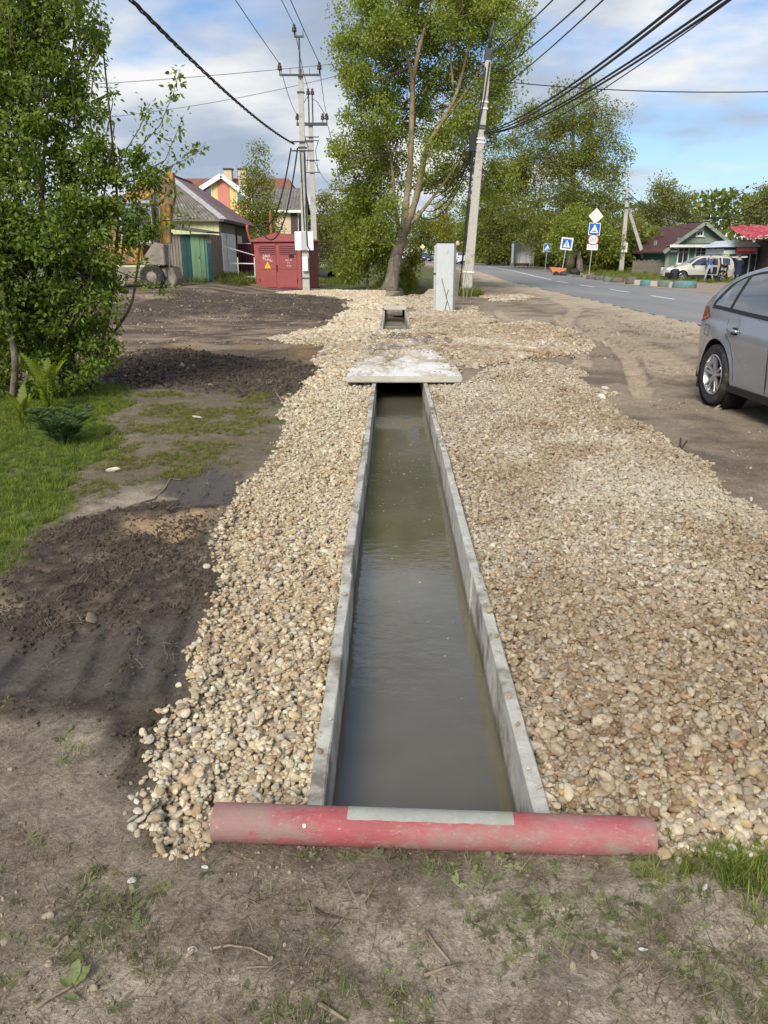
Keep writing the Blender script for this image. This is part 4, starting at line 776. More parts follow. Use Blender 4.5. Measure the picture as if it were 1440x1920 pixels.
def wig(x, y): return x + (fbm(x, y, 2.2, 4, 3)-0.5)*0.35, y + (fbm(x, y, 2.2, 4, 8)-0.5)*0.35
lawn = pick(80000, -6.5, -1.2, 3.6, 9.9, lambda x, y: sstep(-0.12, 0.12, sdist(*wig(x, y), P_LAWN))*(0.35+0.65*sstep(0.36, 0.55, fbm(x, y, 1.4, 4, 5))), 1)
sparse = pick(26000, -3.4, -0.9, 3.4, 9.6, lambda x, y: sstep(-0.05, 0.15, sdist(*wig(x, y), P_SPARSE))*sstep(0.44, 0.60, fbm(x, y, 2.6, 4, 6))*0.8, 2)
scatter('lawn_grass', 'bright green lawn grass below the bush on the left', lawn, 0.28, 0.85, ((0.085, 0.14, 0.02), (0.25, 0.30, 0.05)), GCOL, 6, 3, 'grass')
scatter('sparse_grass', 'thin olive grass in patches between the lawn and the left gravel', sparse, 0.25, 0.6, ((0.12, 0.14, 0.035), (0.26, 0.27, 0.07)), GCOL, 6, 4, 'grass')
cg = G(1400, 1640); r8 = np.random.default_rng(8)
tall = np.array([G(*p)[:2] for p in zip(r8.uniform(1050, 1700, 900), r8.normal(1628, 34, 900))]); tall = tall[r8.random(len(tall)) < sstep(0.55, 1.0, tall[:, 0])*(0.3+0.7*sstep(0.42, 0.56, fbm(tall[:, 0], tall[:, 1], 6, 3, 6)))]
tall2 = pick(1500, 0.72, 1.5, 1.0, 1.75, lambda x, y: sstep(0.75, 1.15, x+0.25*(fbm(x, y, 5, 3, 2)-0.5))*0.4, 9); tall = np.concatenate([tall[(tall[:, 1] < 1.72)], tall2])
scatter('verge_grass', 'fresh tall grass at the right end of the red pipe', tall, 0.38, 0.85, ((0.12, 0.18, 0.025), (0.26, 0.30, 0.06)), GCOL, 6, 10, 'grass')
def wprob(x, y): return sstep(0.50, 0.66, fbm(x, y, 4.2, 4, 14))*0.75 + 0.05 + 0.5*np.exp(-((y-1.60)/0.05)**2)*sstep(0.45, 0.6, fbm(x, y, 6, 3, 4))*(x > -0.3)
weeds = pick(9000, -2.2, 1.7, 0.9, 1.70, wprob, 15); weeds2 = pick(7000, -3.2, -0.75, 1.6, 3.2, lambda x, y: sstep(0.50, 0.66, fbm(x, y, 4.2, 4, 14))*(1-sstep(-0.05, 0.1, sdist(x, y, P_PEAT2)))*(1-sstep(-0.05, 0.02, sdist(x, y, P_GL)))*0.7, 16)
scatter('ground_weeds', 'low feathery weeds and clover creeping over the trodden soil in front', np.concatenate([weeds, weeds2]), 0.4, 1.0, ((0.14, 0.16, 0.07), (0.31, 0.32, 0.17)), WCOL, 9, 17, 'weeds', tilt=0.3)
straw = np.concatenate([pick(9000, -2.4, 1.7, 0.9, 1.75, lambda x, y: 0.25+0.6*sstep(0.45, 0.62, fbm(x, y, 3.0, 4, 81)), 82), pick(9000, -3.4, -0.75, 1.6, 9.5, lambda x, y: (0.3+0.6*sstep(0.45, 0.62, fbm(x, y, 3.0, 4, 81)))*(1-sstep(-0.05, 0.02, sdist(x, y, P_GL))), 83)])
STCOL = proto_coll('straw', [tuft(60+i, 4, 0.03, 0.03, 0.0016, 2.2) for i in range(5)])
scatter('dry_straw', 'dry straw and rootlets strewn over the trodden soil', straw, 0.5, 1.4, ((0.10, 0.075, 0.05), (0.33, 0.27, 0.19)), STCOL, 5, 84, 'straw', tilt=0.5)
bank = pick(5000, -0.9, 1.4, 40.5, 56, lambda x, y: 0.7*sstep(1.5, 0.9, np.abs(x-(0.75+(y-35)*0.085-0.9))), 18); leftg = pick(6000, -14, -2.4, 44, 75, lambda x, y: 0.6*sstep(0.40, 0.55, fbm(x, y, 0.4, 3, 2)), 19)
foot = pick(700, 2.0, 3.9, 32.5, 37.6, lambda x, y: np.exp(-(((x-3.1)/0.7)**2+((y-34.8)/1.6)**2)), 23); rv = pick(5000, 14.5, 34, 52, 82, lambda x, y: 0.6*sstep(1.2, 2.5, x-roadx(y)-ROAD_HW), 24); shedg = pick(1200, -11, -7.2, 36.5, 44, lambda x, y: 0.8*sstep(38, 40, y), 25)
scatter('bank_grass', 'rough green grass on the banks and verges behind the slabs', np.concatenate([bank, leftg, foot, rv, shedg]), 2.6, 5.5, ((0.10, 0.15, 0.02), (0.22, 0.25, 0.05)), GCOL, 6, 20, 'grass')
# dark clods crumbled over the dug soil
CLOD = []
for i in range(6):
    me = ico(2, 400+i, (1, 0.85, 0.7), 4, 0.16); me.materials.append(MAT['istone']); CLOD.append(me)
CCOL = proto_coll('soil_clod', CLOD)
cl1 = pick(70000, -3.4, -0.5, 1.6, 5.4, lambda x, y: sstep(-0.05, 0.1, sdist(*wig(x, y), P_PEAT2))*(1-sstep(-0.05, 0.05, np.maximum(sdist(x, y, P_MUD1), sdist(x, y, P_MUD2)))*sstep(0.75, 0.1, mudridge(x, y))*0.97)*(0.16+0.84*sstep(0.42, 0.58, fbm(x, y, 3.5, 4, 9)))*(1-sstep(-0.05, 0.0, sdist(x, y, P_GL))), 26)
cl2 = pick(34000, -6, -0.6, 8.6, 13.5, lambda x, y: sstep(-0.1, 0.2, sdist(x, y, P_PEAT1))*0.8, 27); cl3 = pick(26000, -14, -1.2, 18, 33, lambda x, y: sstep(-0.2, 0.4, sdist(x, y, P_FARMUD))*0.9, 28)
allc = np.concatenate([cl1, cl2, cl3]); r_ = np.random.default_rng(29); n = len(allc); sz = np.where(allc[:, 1] < 6, 0.0034*np.exp(r_.normal(0, 0.6, n)), 0.0075*np.exp(r_.normal(0, 0.6, n))); sz = np.clip(sz, 0.0015, np.where(allc[:, 1] < 6, 0.013, 0.03)); t_ = r_.random((n, 1))
o = instancer('soil_clods', np.stack([allc[:, 0], allc[:, 1], gz(allc[:, 0], allc[:, 1])+sz*0.25], 1), r_.uniform(0, 6.28, (n, 3)), np.stack([sz, sz, sz], 1)*r_.uniform(0.7, 1.3, (n, 3)), r_.integers(0, 6, n), np.array((0.045, 0.034, 0.026))*(1-t_)+np.array((0.13, 0.10, 0.073))*t_, CCOL)
tag(o, 'crumbled dark clods over the dug soil on the left', 'soil clods', kind='stuff')
r_ = np.random.default_rng(30); gp = np.concatenate([pick(16000, -14, -1.0, 9.5, 33, lambda x, y: 0.9*sstep(0.42, 0.6, fbm(x, y, 0.9, 4, 36)), 37), pick(9000, -2.6, 1.7, 0.9, 1.72, lambda x, y: 0.8*sstep(0.4, 0.6, fbm(x, y, 3, 3, 33)), 31), pick(1500, -3.2, -0.7, 1.6, 3.0, lambda x, y: 0.5*(1-sstep(-0.1, 0.1, sdist(x, y, P_PEAT2))), 32), pick(16000, 1.8, 7.5, 3.0, 20, lambda x, y: 0.6*sstep(0.45, 0.65, fbm(x, y, 1.2, 3, 35)), 34)]); n = len(gp); sz = np.clip(0.0022*np.exp(r_.normal(0, 0.6, n)), 0.001, 0.012)*np.where(gp[:, 1] > 8, 4.0, np.where(gp[:, 1] > 3, 2.2, 1))
o = instancer('grit', np.stack([gp[:, 0], gp[:, 1], gz(gp[:, 0], gp[:, 1])+sz*0.2], 1), r_.uniform(0, 6.28, (n, 3)), np.repeat(sz[:, None], 3, 1), r_.integers(0, 14, n), np.array((0.22, 0.18, 0.135))*r_.uniform(0.6, 2.2, (n, 1)), SCOL)
tag(o, 'small crumbs of grit and soil strewn over the bare ground', 'grit', kind='stuff')
print('veg', round(time.time()-T0, 1))
# ================================================================== objects
def text_mesh(s, size, ext=0.002):
    cu = bpy.data.curves.new('txt', 'FONT'); cu.body = s; cu.size = size; cu.align_x = 'CENTER'; cu.align_y = 'CENTER'; cu.extrude = ext
    o = bpy.data.objects.new('txt', cu); C.objects.link(o); bpy.context.view_layer.update()
    me = bpy.data.meshes.new_from_object(o.evaluated_get(bpy.context.evaluated_depsgraph_get())); bpy.data.objects.remove(o); return me
def text(s, size, mat, parent, loc, rot=(math.pi/2, 0, 0), name='lettering', sx=1.0, ext=0.002):
    me = text_mesh(s, size, ext); me.materials.clear(); me.materials.append(mat); o = link(name, me, parent, loc, rot); o.scale = (sx, 1, 1); return o
# ---------------------------------------------------------------- red pipe across the channel's end
m, nt, b, out = newmat('red_paint_worn')
n1_ = tex(nt, 11, 10, 0.8, stretch=(0.5, 1, 1)); n2_ = tex(nt, 95, 7, 0.8, stretch=(0.5, 1, 1)); n3_ = tex(nt, 2.2, 5, 0.6)
t_ = N(nt, 'ShaderNodeTexCoord'); sp_ = N(nt, 'ShaderNodeSeparateXYZ'); lk(nt, t_.outputs['Object'], sp_.inputs[0])
c_ = ramp(nt, n3_, [(0.30, (0.21, 0.06, 0.055)), (0.48, (0.32, 0.07, 0.075)), (0.60, (0.34, 0.11, 0.11)), (0.74, (0.27, 0.16, 0.14))])
c_ = mixc(nt, ramp(nt, mth(nt, 'SUBTRACT', n1_, mth(nt, 'MULTIPLY', mth(nt, 'ADD', sp_.outputs[2], 0.0), 0.9)), [(0.44, (0, 0, 0)), (0.62, (0.85, 0.85, 0.85))]), c_, (0.25, 0.19, 0.155))
c_ = mixc(nt, ramp(nt, mth(nt, 'ADD', sp_.outputs[0], mth(nt, 'MULTIPLY', n1_, 0.25)), [(-0.0, (1, 1, 1)), (0.001, (1, 1, 1))]) if False else ramp(nt, mth(nt, 'SUBTRACT', mth(nt, 'MULTIPLY', n1_, 1.5), mth(nt, 'ADD', sp_.outputs[0], 0.95)), [(0.15, (0, 0, 0)), (0.35, (0.75, 0.75, 0.75))]), c_, (0.24, 0.16, 0.135))
c_ = mixc(nt, ramp(nt, n2_, [(0.58, (0, 0, 0)), (0.66, (0.8, 0.8, 0.8))]), c_, (0.42, 0.31, 0.265))
lk(nt, c_, b.inputs['Base Color']); b.inputs['Roughness'].default_value = 0.7; bump(nt, b, n2_, 0.5, 0.004); MAT['redpipe'] = m
pa = G(402, 1533, 0.036); pb = G(1224, 1562, 0.036); L_ = (pb-pa).length; ang = math.atan2(pb.y-pa.y, pb.x-pa.x); PR = 0.052
pipe = thing('red_pipe', 'worn red painted pipe lying across the near end of the channel', 'pipe', ((pa.x+pb.x)/2, (pa.y+pb.y)/2, 0.022), ang)
mb = MB(); mb.lathe([(PR*0.80, -L_/2+0.003), (PR*0.97, -L_/2), (PR, -L_/2+0.008)] + [(PR*(1+0.004*math.sin(i*2.1)), -L_/2+0.008+(L_-0.016)*i/30) for i in range(31)] + [(PR, L_/2-0.008), (PR*0.97, L_/2), (PR*0.80, L_/2-0.003), (PR*0.80, L_/2-0.35)], 40, 'x')
mb.lathe([(PR*0.80, -L_/2+0.003), (PR*0.80, -L_/2+0.35)], 40, 'x'); po = mb.build('pipe_body', MAT['redpipe'], pipe, smooth='auto')
MAT['barepipe'] = M('bare_asbestos', (0.31, 0.31, 0.275), 0.9, 0.14, 14, 0.4, dirt=(0.28, 0.28, 0.22), dirt_amt=0.4, dirt_scale=8)
x0 = -L_/2 + (657-402)/(1224-402)*L_; x1 = -L_/2 + (966-402)/(1224-402)*L_
def patch(u, v):
    x = x0+(x1-x0)*u; a = R(58)+R(62)*v + 0.015*math.sin(u*23)+0.012*math.sin(u*61); rr = PR*1.012
    return (x, rr*math.cos(a)*1.0, rr*math.sin(a))
MB().grid(patch, 40, 8).build('bare_patch', MAT['barepipe'], pipe, smooth=True)
MB().lathe([(0.001, 0.002), (0.0045, 0.001), (0.0055, -0.001)], 12, 'z').build('bolt_head', MAT['white'], pipe, loc=(-L_/2+0.215*L_*1.0, -PR*0.80, PR*0.62), rot=(R(55), 0, 0))
# ---------------------------------------------------------------- wooden bits, sprig and loose stones on the ground
MAT['stick'] = M('dry_stick', (0.25, 0.195, 0.14), 0.9, 0.3, 12, 0.5); MAT['oldwood'] = M('dark_root', (0.07, 0.052, 0.04), 0.9, 0.3, 20, 0.6)
def stick(label, pts, r0, mat='stick', fork=None):
    q = [G(*p) for p in pts]; c = q[len(q)//2]; t = thing('stick', label, 'stick', (c.x, c.y, g1(c.x, c.y)), group='sticks on the ground')
    def f(q_): return [Vector((p.x-c.x, p.y-c.y, g1(p.x, p.y)-g1(c.x, c.y)+r0*0.8+0.003)) for p in q_]
    n = len(q); pp = f(q); mb = MB(); mb.tube(pp, [r0*(1-0.5*i/(n-1)) for i in range(n)], 7); mb.build('stem', MAT[mat], t, smooth=True)
    if fork: MB().tube(f([G(*p) for p in fork]), [r0*0.6, r0*0.4, r0*0.2][:len(fork)], 6).build('side_twig', MAT[mat], t, smooth=True)
stick('curved pale stick lying in the trodden soil, centre left of the foreground', [(395, 1785), (430, 1779), (470, 1788), (512, 1812)], 0.0035)
stick('short straight twig just below the curved pale stick', [(462, 1824), (490, 1823), (514, 1826)], 0.0026)
stick('straight stick pointing down to another stick in the foreground', [(800, 1754), (815, 1780), (846, 1812)], 0.0045)
stick('stick lying crosswise at the foot of the pointing stick', [(795, 1835), (830, 1823), (866, 1812)], 0.0045)
stick('cut stick end at the bottom edge of the frame', [(598, 1895), (620, 1908), (650, 1925)], 0.0055)
stick('dark crooked root in the middle of the foreground', [(590, 1706), (605, 1716), (640, 1728)], 0.005, 'oldwood', [(600, 1714), (592, 1703)])
stick('long pale twig across the smooth mud on the left', [(240, 960), (290, 938), (310, 918), (318, 900), (340, 901)], 0.006)
stick('thin bent twig right of the foreground centre', [(1040, 1745), (1055, 1738), (1080, 1760), (1105, 1790)], 0.002)
stick('dry stem standing out of the gravel near the red pipe', [(1262, 1090), (1275, 1070), (1290, 1058)], 0.006)
stick('pale stick on the white patch of the right gravel', [(1246, 935), (1265, 918), (1284, 905)], 0.011)
stick('thin twig beside the left gravel edge near the dark heap', [(515, 735), (522, 748), (530, 758)], 0.012)
stick('bent dark branch at the edge of the right gravel', [(1263, 850), (1275, 838), (1276, 825)], 0.012, 'oldwood', [(1277, 842), (1288, 830)])
# leaf sprig
c = G(140, 1860); t = thing('leaf_sprig', 'torn sprig with three broad green leaves at the bottom left', 'leaf sprig', (c.x, c.y, g1(c.x, c.y)+0.006))
def bigleaf(ang_, ln, wd, lift, off, colr, nm='leaf'):
    V = []; n = 9
    for i in range(n+1):
        s_ = i/n; w_ = wd*math.sin(math.pi*s_**0.8)**0.8
        for j in (-1, -0.5, 0, 0.5, 1): V.append((ln*s_, j*w_/2, lift*s_ + abs(j)*w_*0.22 - 0.3*lift*s_*s_ + 0.002*math.sin(i*2+j)))
    F = [(i*5+j, (i+1)*5+j, (i+1)*5+j+1, i*5+j+1) for i in range(n) for j in range(4)]; return link(nm, mesh_np(nm, V, F, MAT['leaf'], np.tile(np.array(colr), (len(V), 1)), smooth=True), t, off, (0, 0, ang_))
bigleaf(R(68), 0.050, 0.026, 0.012, (0.002, 0.0, 0.004), (0.25, 0.30, 0.12)); bigleaf(R(100), 0.058, 0.024, 0.014, (-0.002, 0.002, 0.006), (0.30, 0.35, 0.16)); bigleaf(R(150), 0.034, 0.02, 0.008, (-0.006, 0.0, 0.002), (0.22, 0.27, 0.11)); bigleaf(R(-15), 0.04, 0.018, 0.005, (-0.012, -0.022, 0.0), (0.20, 0.22, 0.12))
MB().tube([(-0.062, -0.052, 0.002), (-0.04, -0.03, 0.004), (-0.01, -0.008, 0.006), (0, 0, 0.006)], [0.004, 0.0035, 0.003, 0.002], 6).build('stem', MAT['stick'], t, smooth=True)
def loose(label, px, py, r0, tint, k, flat=(1, 0.8, 0.6)):
    p = G(px, py); o = link('loose_stone', SINGLE[k], None, (p.x, p.y, g1(p.x, p.y)+r0*0.35), (0.1*k, 0.2, 1.3*k)); o.scale = [r0*f for f in flat]; o['tint'] = list(tint); tag(o, label, 'stone', 'loose stones on the bare soil')
W_ = (0.72, 0.68, 0.60); B_ = (0.30, 0.23, 0.17)
for a in (('white angular stone left of the foreground, clear of the gravel', 248, 1650, 0.012, W_, 1), ('small cream stone below the left end of the pipe', 384, 1624, 0.009, W_, 2), ('largest pale stone rolled off the left gravel corner', 262, 1533, 0.017, (0.6, 0.52, 0.4), 3), ('white pebble beside the left gravel corner, above the largest pale stone', 256, 1500, 0.010, W_, 4), ('pale chip beside the curved stick', 362, 1786, 0.010, W_, 5),
          ('brownish clump of stone in the dark mud at left', 174, 1170, 0.034, B_, 6), ('white crumbs near the grass at right, beside the trodden soil', 1203, 1792, 0.010, (0.75, 0.73, 0.7), 7), ('small white stone by the tall grass right of the pipe end', 1320, 1672, 0.010, W_, 8), ('white stone on the brown earth by the right gravel edge', 1128, 748, 0.05, W_, 9), ('long white stone lying out on the earth toward the car', 1134, 729, 0.06, W_, 10, (1, 0.35, 0.3)), ('dark lump of earth on the lawn behind the lupin clump', 168, 772, 0.10, (0.10, 0.08, 0.06), 11), ('white stone lost between lawn and bare soil', 212, 882, 0.045, W_, 12, (1, 0.5, 0.35)),
          ('pale pebble at the edge of the right gravel, near the white patch', 1408, 938, 0.022, W_, 13), ('flat white stone on the sparse grass behind the mud', 372, 787, 0.05, W_, 0, (1, 0.4, 0.3)), ('grey stone at the foot of the bush', 180, 722, 0.09, (0.35, 0.33, 0.3), 2)): loose(*a)
# ---------------------------------------------------------------- utility poles
def pole_body(mb, p0, p1, w0, w1):
    """trapezoid concrete post"""
    p0 = Vector(p0); p1 = Vector(p1); V = []
    for p, w_ in ((p0, w0), (p1, w1)):
        for x, y in ((-0.5, -0.55), (0.5, -0.55), (0.38, 0.55), (-0.38, 0.55)): V.append(p+Vector((x*w_, y*w_, 0)))
    mb.add(V, [(0, 1, 2, 3), (7, 6, 5, 4), (0, 4, 5, 1), (1, 5, 6, 2), (2, 6, 7, 3), (3, 7, 4, 0)])
def insulator(parent, p, s_=1.0, nm='insulator'):
    return MB().lathe([(0.012*s_, -0.16*s_), (0.02*s_, -0.02*s_), (0.075*s_, 0.0), (0.07*s_, 0.04*s_), (0.045*s_, 0.05*s_), (0.07*s_, 0.07*s_), (0.06*s_, 0.11*s_), (0.03*s_, 0.12*s_), (0.045*s_, 0.15*s_), (0.03*s_, 0.19*s_), (0.0, 0.2*s_)], 10).build(nm, MAT['insul'], parent, smooth=True, loc=p)
def wire(label, a, b_, sag, r0, mat='wire', n=24, cat='wire', name='overhead_wire', grp=None):
    a = Vector(a); b_ = Vector(b_); mid = (a+b_)/2; pts = [a.lerp(b_, i/n) - Vector((0, 0, sag*4*(i/n)*(1-i/n))) for i in range(n+1)]
    mb = MB(); mb.tube([p-a for p in pts], r0, 5); return tag(mb.build(name, MAT[mat], None, smooth=True, loc=a), label, cat, grp)
YP = 38.6; P1 = at(575, 545, YP); P1.z = g1(P1.x, YP)-0.3; p1 = thing('utility_pole', 'tall concrete utility pole with three pin insulators before the red kiosk', 'utility pole', P1)
zt = at(562, 130, YP).z-P1.z
mb = MB(); pole_body(mb, (0, 0, 0), (0.03, 0, zt), 0.36, 0.23); mb.build('post', MAT['pole'], p1, bevel=0.02)
MB().box(-0.9, -0.22, zt-0.30, 0.9, -0.14, zt-0.22).build('crossarm', MAT['iron'], p1)
MB().beam((0.02, -0.16, zt-0.4), (0.02, -0.16, zt+1.25), 0.07, 0.07).build('top_mast', MAT['iron'], p1); MB().box(-0.20, -0.2, zt+1.20, 0.22, -0.12, zt+1.27).build('top_bracket', MAT['iron'], p1)
for x in (-0.42, 0.45): MB().beam((x, -0.18, zt-0.25), (x, -0.18, zt+0.02), 0.025, 0.025).build('pin', MAT['iron'], p1)
MB().beam((0.2, -0.16, zt+1.25), (0.2, -0.16, zt+1.52), 0.025, 0.025).build('pin', MAT['iron'], p1)
ins1 = [Vector((-0.88, -0.18, zt-0.06)), Vector((0.88, -0.18, zt-0.04)), Vector((-0.18, -0.16, zt+1.43))]
for q in ins1: insulator(p1, q, 1.5)
for z_, w_ in ((zt-0.95, 0.30), (zt-3.2, 0.36), (0.9, 0.4), (1.75, 0.4)): MB().box(-w_/2, -w_/2-0.02, z_, w_/2+0.02, w_/2, z_+0.05).build('band', MAT['iron'], p1)
MB().box(-0.55, -0.2, zt-3.35, 0.5, -0.13, zt-3.29).build('bracket', MAT['iron'], p1); MB().box(-0.5, -0.22, zt-2.98, 0.5, -0.15, zt-2.92).build('bracket', MAT['iron'], p1)
MB().box(-0.45, -0.34, 2.18, 0.42, -0.19, 3.02).build('meter_box', MAT['white'], p1, bevel=0.01); MB().box(-0.13, -0.36, 1.25, 0.13, -0.335+0.1, 1.9).build('notice_plate', MAT['white'], p1)
MB().box(-0.15, -0.352, 2.2, 0.13, -0.345, 3.0).build('box_door', MAT['galv'], p1)
MB().tube([(0.1, -0.2, zt-3.4), (0.12, -0.22, zt-5.5), (0.10, -0.24, 4.0), (0.12, -0.36, 3.0), (0.14, -0.37, 2.4), (0.28, -0.36, 2.1), (0.34, -0.2, 2.4)], 0.03, 6).build('cable_run', MAT['cable'], p1, smooth=True)
MB().tube([(-0.08, -0.2, zt-3.4), (-0.05, -0.21, 5), (0.0, -0.22, 3.0)], 0.018, 6).build('cable_run', MAT['cable'], p1, smooth=True)
for i, (q, nm) in enumerate(zip(ins1, ('left pin', 'right pin', 'top pin'))):
    a = P1+q+Vector((0, 0, 0.25)); wire('thin wire from the %s of the tall kiosk pole to above the camera' % nm, a, (a.x-0.3, -12, a.z+0.1), 0.5, 0.016, grp='wires over the left side')
a = P1+Vector((-0.35, -0.18, zt-3.05)); tw_ = thing('twisted_cable', 'thick black twisted cable running from the kiosk pole overhead left', 'cable', a)
def helix(d, n=160, r0=0.028, ph=0): return [Vector((d.x*i/n + r0*math.cos(i*1.1+ph), d.y*i/n, d.z*i/n - 1.1*4*(i/n)*(1-i/n) + r0*math.sin(i*1.1+ph))) for i in range(n+1)]
for ph in (0, 2.1, 4.2): MB().tube(helix(Vector((-0.1, -50, 0.8)), ph=ph), 0.021, 4).build('strand', MAT['cable'], tw_, smooth=True)
# second pole, behind
Y2 = 52; P2 = at(592, 520, Y2); P2.z = g1(P2.x, Y2)-0.3; p2 = thing('utility_pole', 'second concrete pole with a heavy crossarm just behind the kiosk pole', 'utility pole', P2); zt2 = at(590, 235, Y2).z-P2.z
mb = MB(); pole_body(mb, (0, 0, 0), (-0.05, 0, zt2), 0.42, 0.28); mb.build('post', MAT['pole'], p2, bevel=0.02)
MB().box(-0.9, -0.26, zt2-0.05, 0.95, -0.12, zt2+0.12).build('crossarm', MAT['iron'], p2)
for x in (-0.13, 0.10): MB().beam((x, -0.2, zt2), (x, -0.2, zt2+1.55), 0.08, 0.08).build('mast', MAT['iron'], p2); insulator(p2, (x*1.1, -0.2, zt2+1.65), 1.7)
for x in (-0.85, 0.7, 0.95): insulator(p2, (x, -0.2, zt2+0.3), 1.7)
for z_ in (zt2-0.7, zt2-0.9, zt2-2.0, zt2-2.7): MB().box(-0.45, -0.24, z_, 0.45, -0.17, z_+0.05).build('bracket', MAT['iron'], p2)
for k, (x0_, x1_, z0_, z1_) in enumerate(((-0.85, -0.1, 0.35, 1.6), (0.95, 0.12, 0.4, 1.4), (-0.4, -0.35, -0.8, -2.6), (0.4, 0.35, -0.9, -2.7))): MB().tube([(x0_, -0.25, zt2+z0_), ((x0_+x1_)/2+0.15*(-1)**k, -0.3, zt2+(z0_+z1_)/2+0.35), (x1_, -0.25, zt2+z1_)], 0.02, 5).build('jumper', MAT['cable'], p2, smooth=True)
MB().box(-0.1, -0.28, 1.9, 0.16, -0.2, 2.35).build('notice_plate', MAT['white'], p2)
wire('line from the kiosk pole to the second pole, left side', P1+ins1[0]+Vector((0, 0, .25)), P2+Vector((-0.85, -0.2, zt2+0.55)), 0.3, 0.016, grp='wires over the left side'); wire('line from the kiosk pole to the second pole, right side', P1+ins1[1]+Vector((0, 0, .25)), P2+Vector((0.95, -0.2, zt2+0.55)), 0.3, 0.016, grp='wires over the left side'); wire('line from the top of the kiosk pole to the second pole', P1+ins1[2]+Vector((0, 0, .25)), P2+Vector((-0.1, -0.2, zt2+1.9)), 0.3, 0.016, grp='wires over the left side')
# cables dropping to the kiosk
K0 = at(484, 425, 39.5)
for lab, dx, sag in (('black service cable drooping from the pole to the red kiosk, outer', -0.5, 1.2), ('black service cable drooping from the pole to the red kiosk, inner', -0.2, 2.0)): wire(lab, P1+Vector((dx, -0.17, zt-3.2)), K0+Vector((0, 0, 0.1)), sag, 0.035, 'cable', cat='cable', name='service_cable')
# far strutted pole
Y3 = 88; P3 = at(643, 500, Y3); P3.z = g1(P3.x, Y3)-0.3; p3 = thing('utility_pole', 'far concrete pole with a diagonal strut, left of the poplar', 'utility pole', P3); zt3 = at(643, 345, Y3).z-P3.z
mb = MB(); pole_body(mb, (0, 0, 0), (0, 0, zt3), 0.4, 0.26); mb.build('post', MAT['pole'], p3, bevel=0.02); q = at(602, 500, Y3); mb = MB(); pole_body(mb, (q.x-P3.x, 0.2, 0.2), (-0.15, 0.1, zt3*0.52), 0.34, 0.26); mb.build('strut', MAT['pole'], p3, bevel=0.02)
MB().box(-1.1, -0.25, zt3-0.6, 1.1, -0.15, zt3-0.48).build('crossarm', MAT['iron'], p3)
for x in (-1.05, 1.05): insulator(p3, (x, -0.2, zt3-0.3), 1.8)
for k, x in enumerate((-1.05, 1.05)): wire('wire from the second pole to the far strutted pole, %s' % ('left' if k == 0 else 'right'), P2+Vector((x*0.8, -0.2, zt2+0.55)), P3+Vector((x, -0.2, zt3-0.1)), 0.9, 0.02, grp='wires over the left side')
# leaning pole on the right
YR = 36.2; PRb = at(873, 551, YR); PRb.z = g1(PRb.x, YR)-0.3; pr = thing('utility_pole', 'leaning concrete pole with black cables by the white cabinet', 'utility pole', PRb); top = at(917, 92, YR)-PRb
mb = MB(); pole_body(mb, (0, 0, 0), top, 0.46, 0.24); mb.build('post', MAT['pole'], pr, bevel=0.025)
def on(t, dx=0, dy=-0.25): return top*t + Vector((dx, dy, 0))
mb = MB(); mb.beam(on(0.955, 0, 0), on(1.0, 0, 0), 0.30, 0.30); mb.build('pole_cap', MAT['iron'], pr, bevel=0.03); MB().tube([on(1.0, 0, 0), on(1.06, 0.03, 0), on(1.10, 0.12, 0)], [0.08, 0.07, 0.05], 8).build('top_stub', MAT['iron'], pr, smooth=True)
for k, t in enumerate((0.80, 0.775, 0.71, 0.70, 0.66, 0.645, 0.12, 0.05)): MB().beam(on(t, 0, 0), on(t+0.006, 0, 0), 0.30+0.2*(1-t), 0.34+0.2*(1-t)).build('band', MAT['white' if k not in (2, 3) else 'iron'], pr)
MB().tube([on(0.93, -0.1, -0.2), on(0.8, -0.14, -0.2), on(0.7, -0.22), on(0.64, -0.27), on(0.45, -0.26), on(0.2, -0.30), on(0.03, -0.36)], 0.026, 6).build('cable_run', MAT['cable'], pr, smooth=True)
MB().tube([on(0.95, 0.05, -0.2), on(0.82, -0.02, -0.21), on(0.72, -0.16), on(0.6, -0.32), on(0.3, -0.33), on(0.06, -0.33)], 0.026, 6).build('cable_run', MAT['cable'], pr, smooth=True)
MB().box(-0.18, -0.14, -0.35, 0.10, 0.14, 0.35).build('junction_box', MAT['black'], pr, loc=on(0.645, -0.30, -0.15), bevel=0.03)
RG = 'cables fanning out from the leaning pole'
for k, (lab, t, px, py, Ye, sag, r0) in enumerate((('first of the thick cables from the leaning pole to the upper right', 0.69, 1200, -2, 14, 0.7, 0.03), ('second of the thick cables from the leaning pole to the upper right', 0.685, 1196, 4, 14, 0.78, 0.03), ('third thick cable from the leaning pole, lower of the bundle', 0.68, 1246, -2, 14, 0.8, 0.026), ('fourth thick cable from the leaning pole, lowest of the bundle', 0.68, 1242, 4, 14, 0.86, 0.026), ('thin black cable below the bundle from the leaning pole', 0.62, 1270, -2, 14, 0.8, 0.014),
    ('highest cable from the leaning pole top to the right', 0.98, 1025, -2, 20, 0.2, 0.022), ('second highest cable from the leaning pole top', 0.9, 1075, -2, 18, 0.3, 0.022), ('third highest cable from the leaning pole top', 0.82, 1108, -2, 17, 0.3, 0.02))):
    e = at(px, py, Ye); a = PRb+on(t, 0.1, -0.2); d = e-a; wire(lab, a, e + d*0.55, sag*0.8, r0*0.8, 'cable', cat='cable', name='overhead_cable', grp=RG, n=30)
a = PRb+on(0.885, 0.1, -0.1); e = at(1440, 153, 30); wire('near level cable from the leaning pole across to the right edge', a, e+(e-a)*0.5, 0.35, 0.02, 'cable', cat='cable', name='overhead_cable', grp=RG)
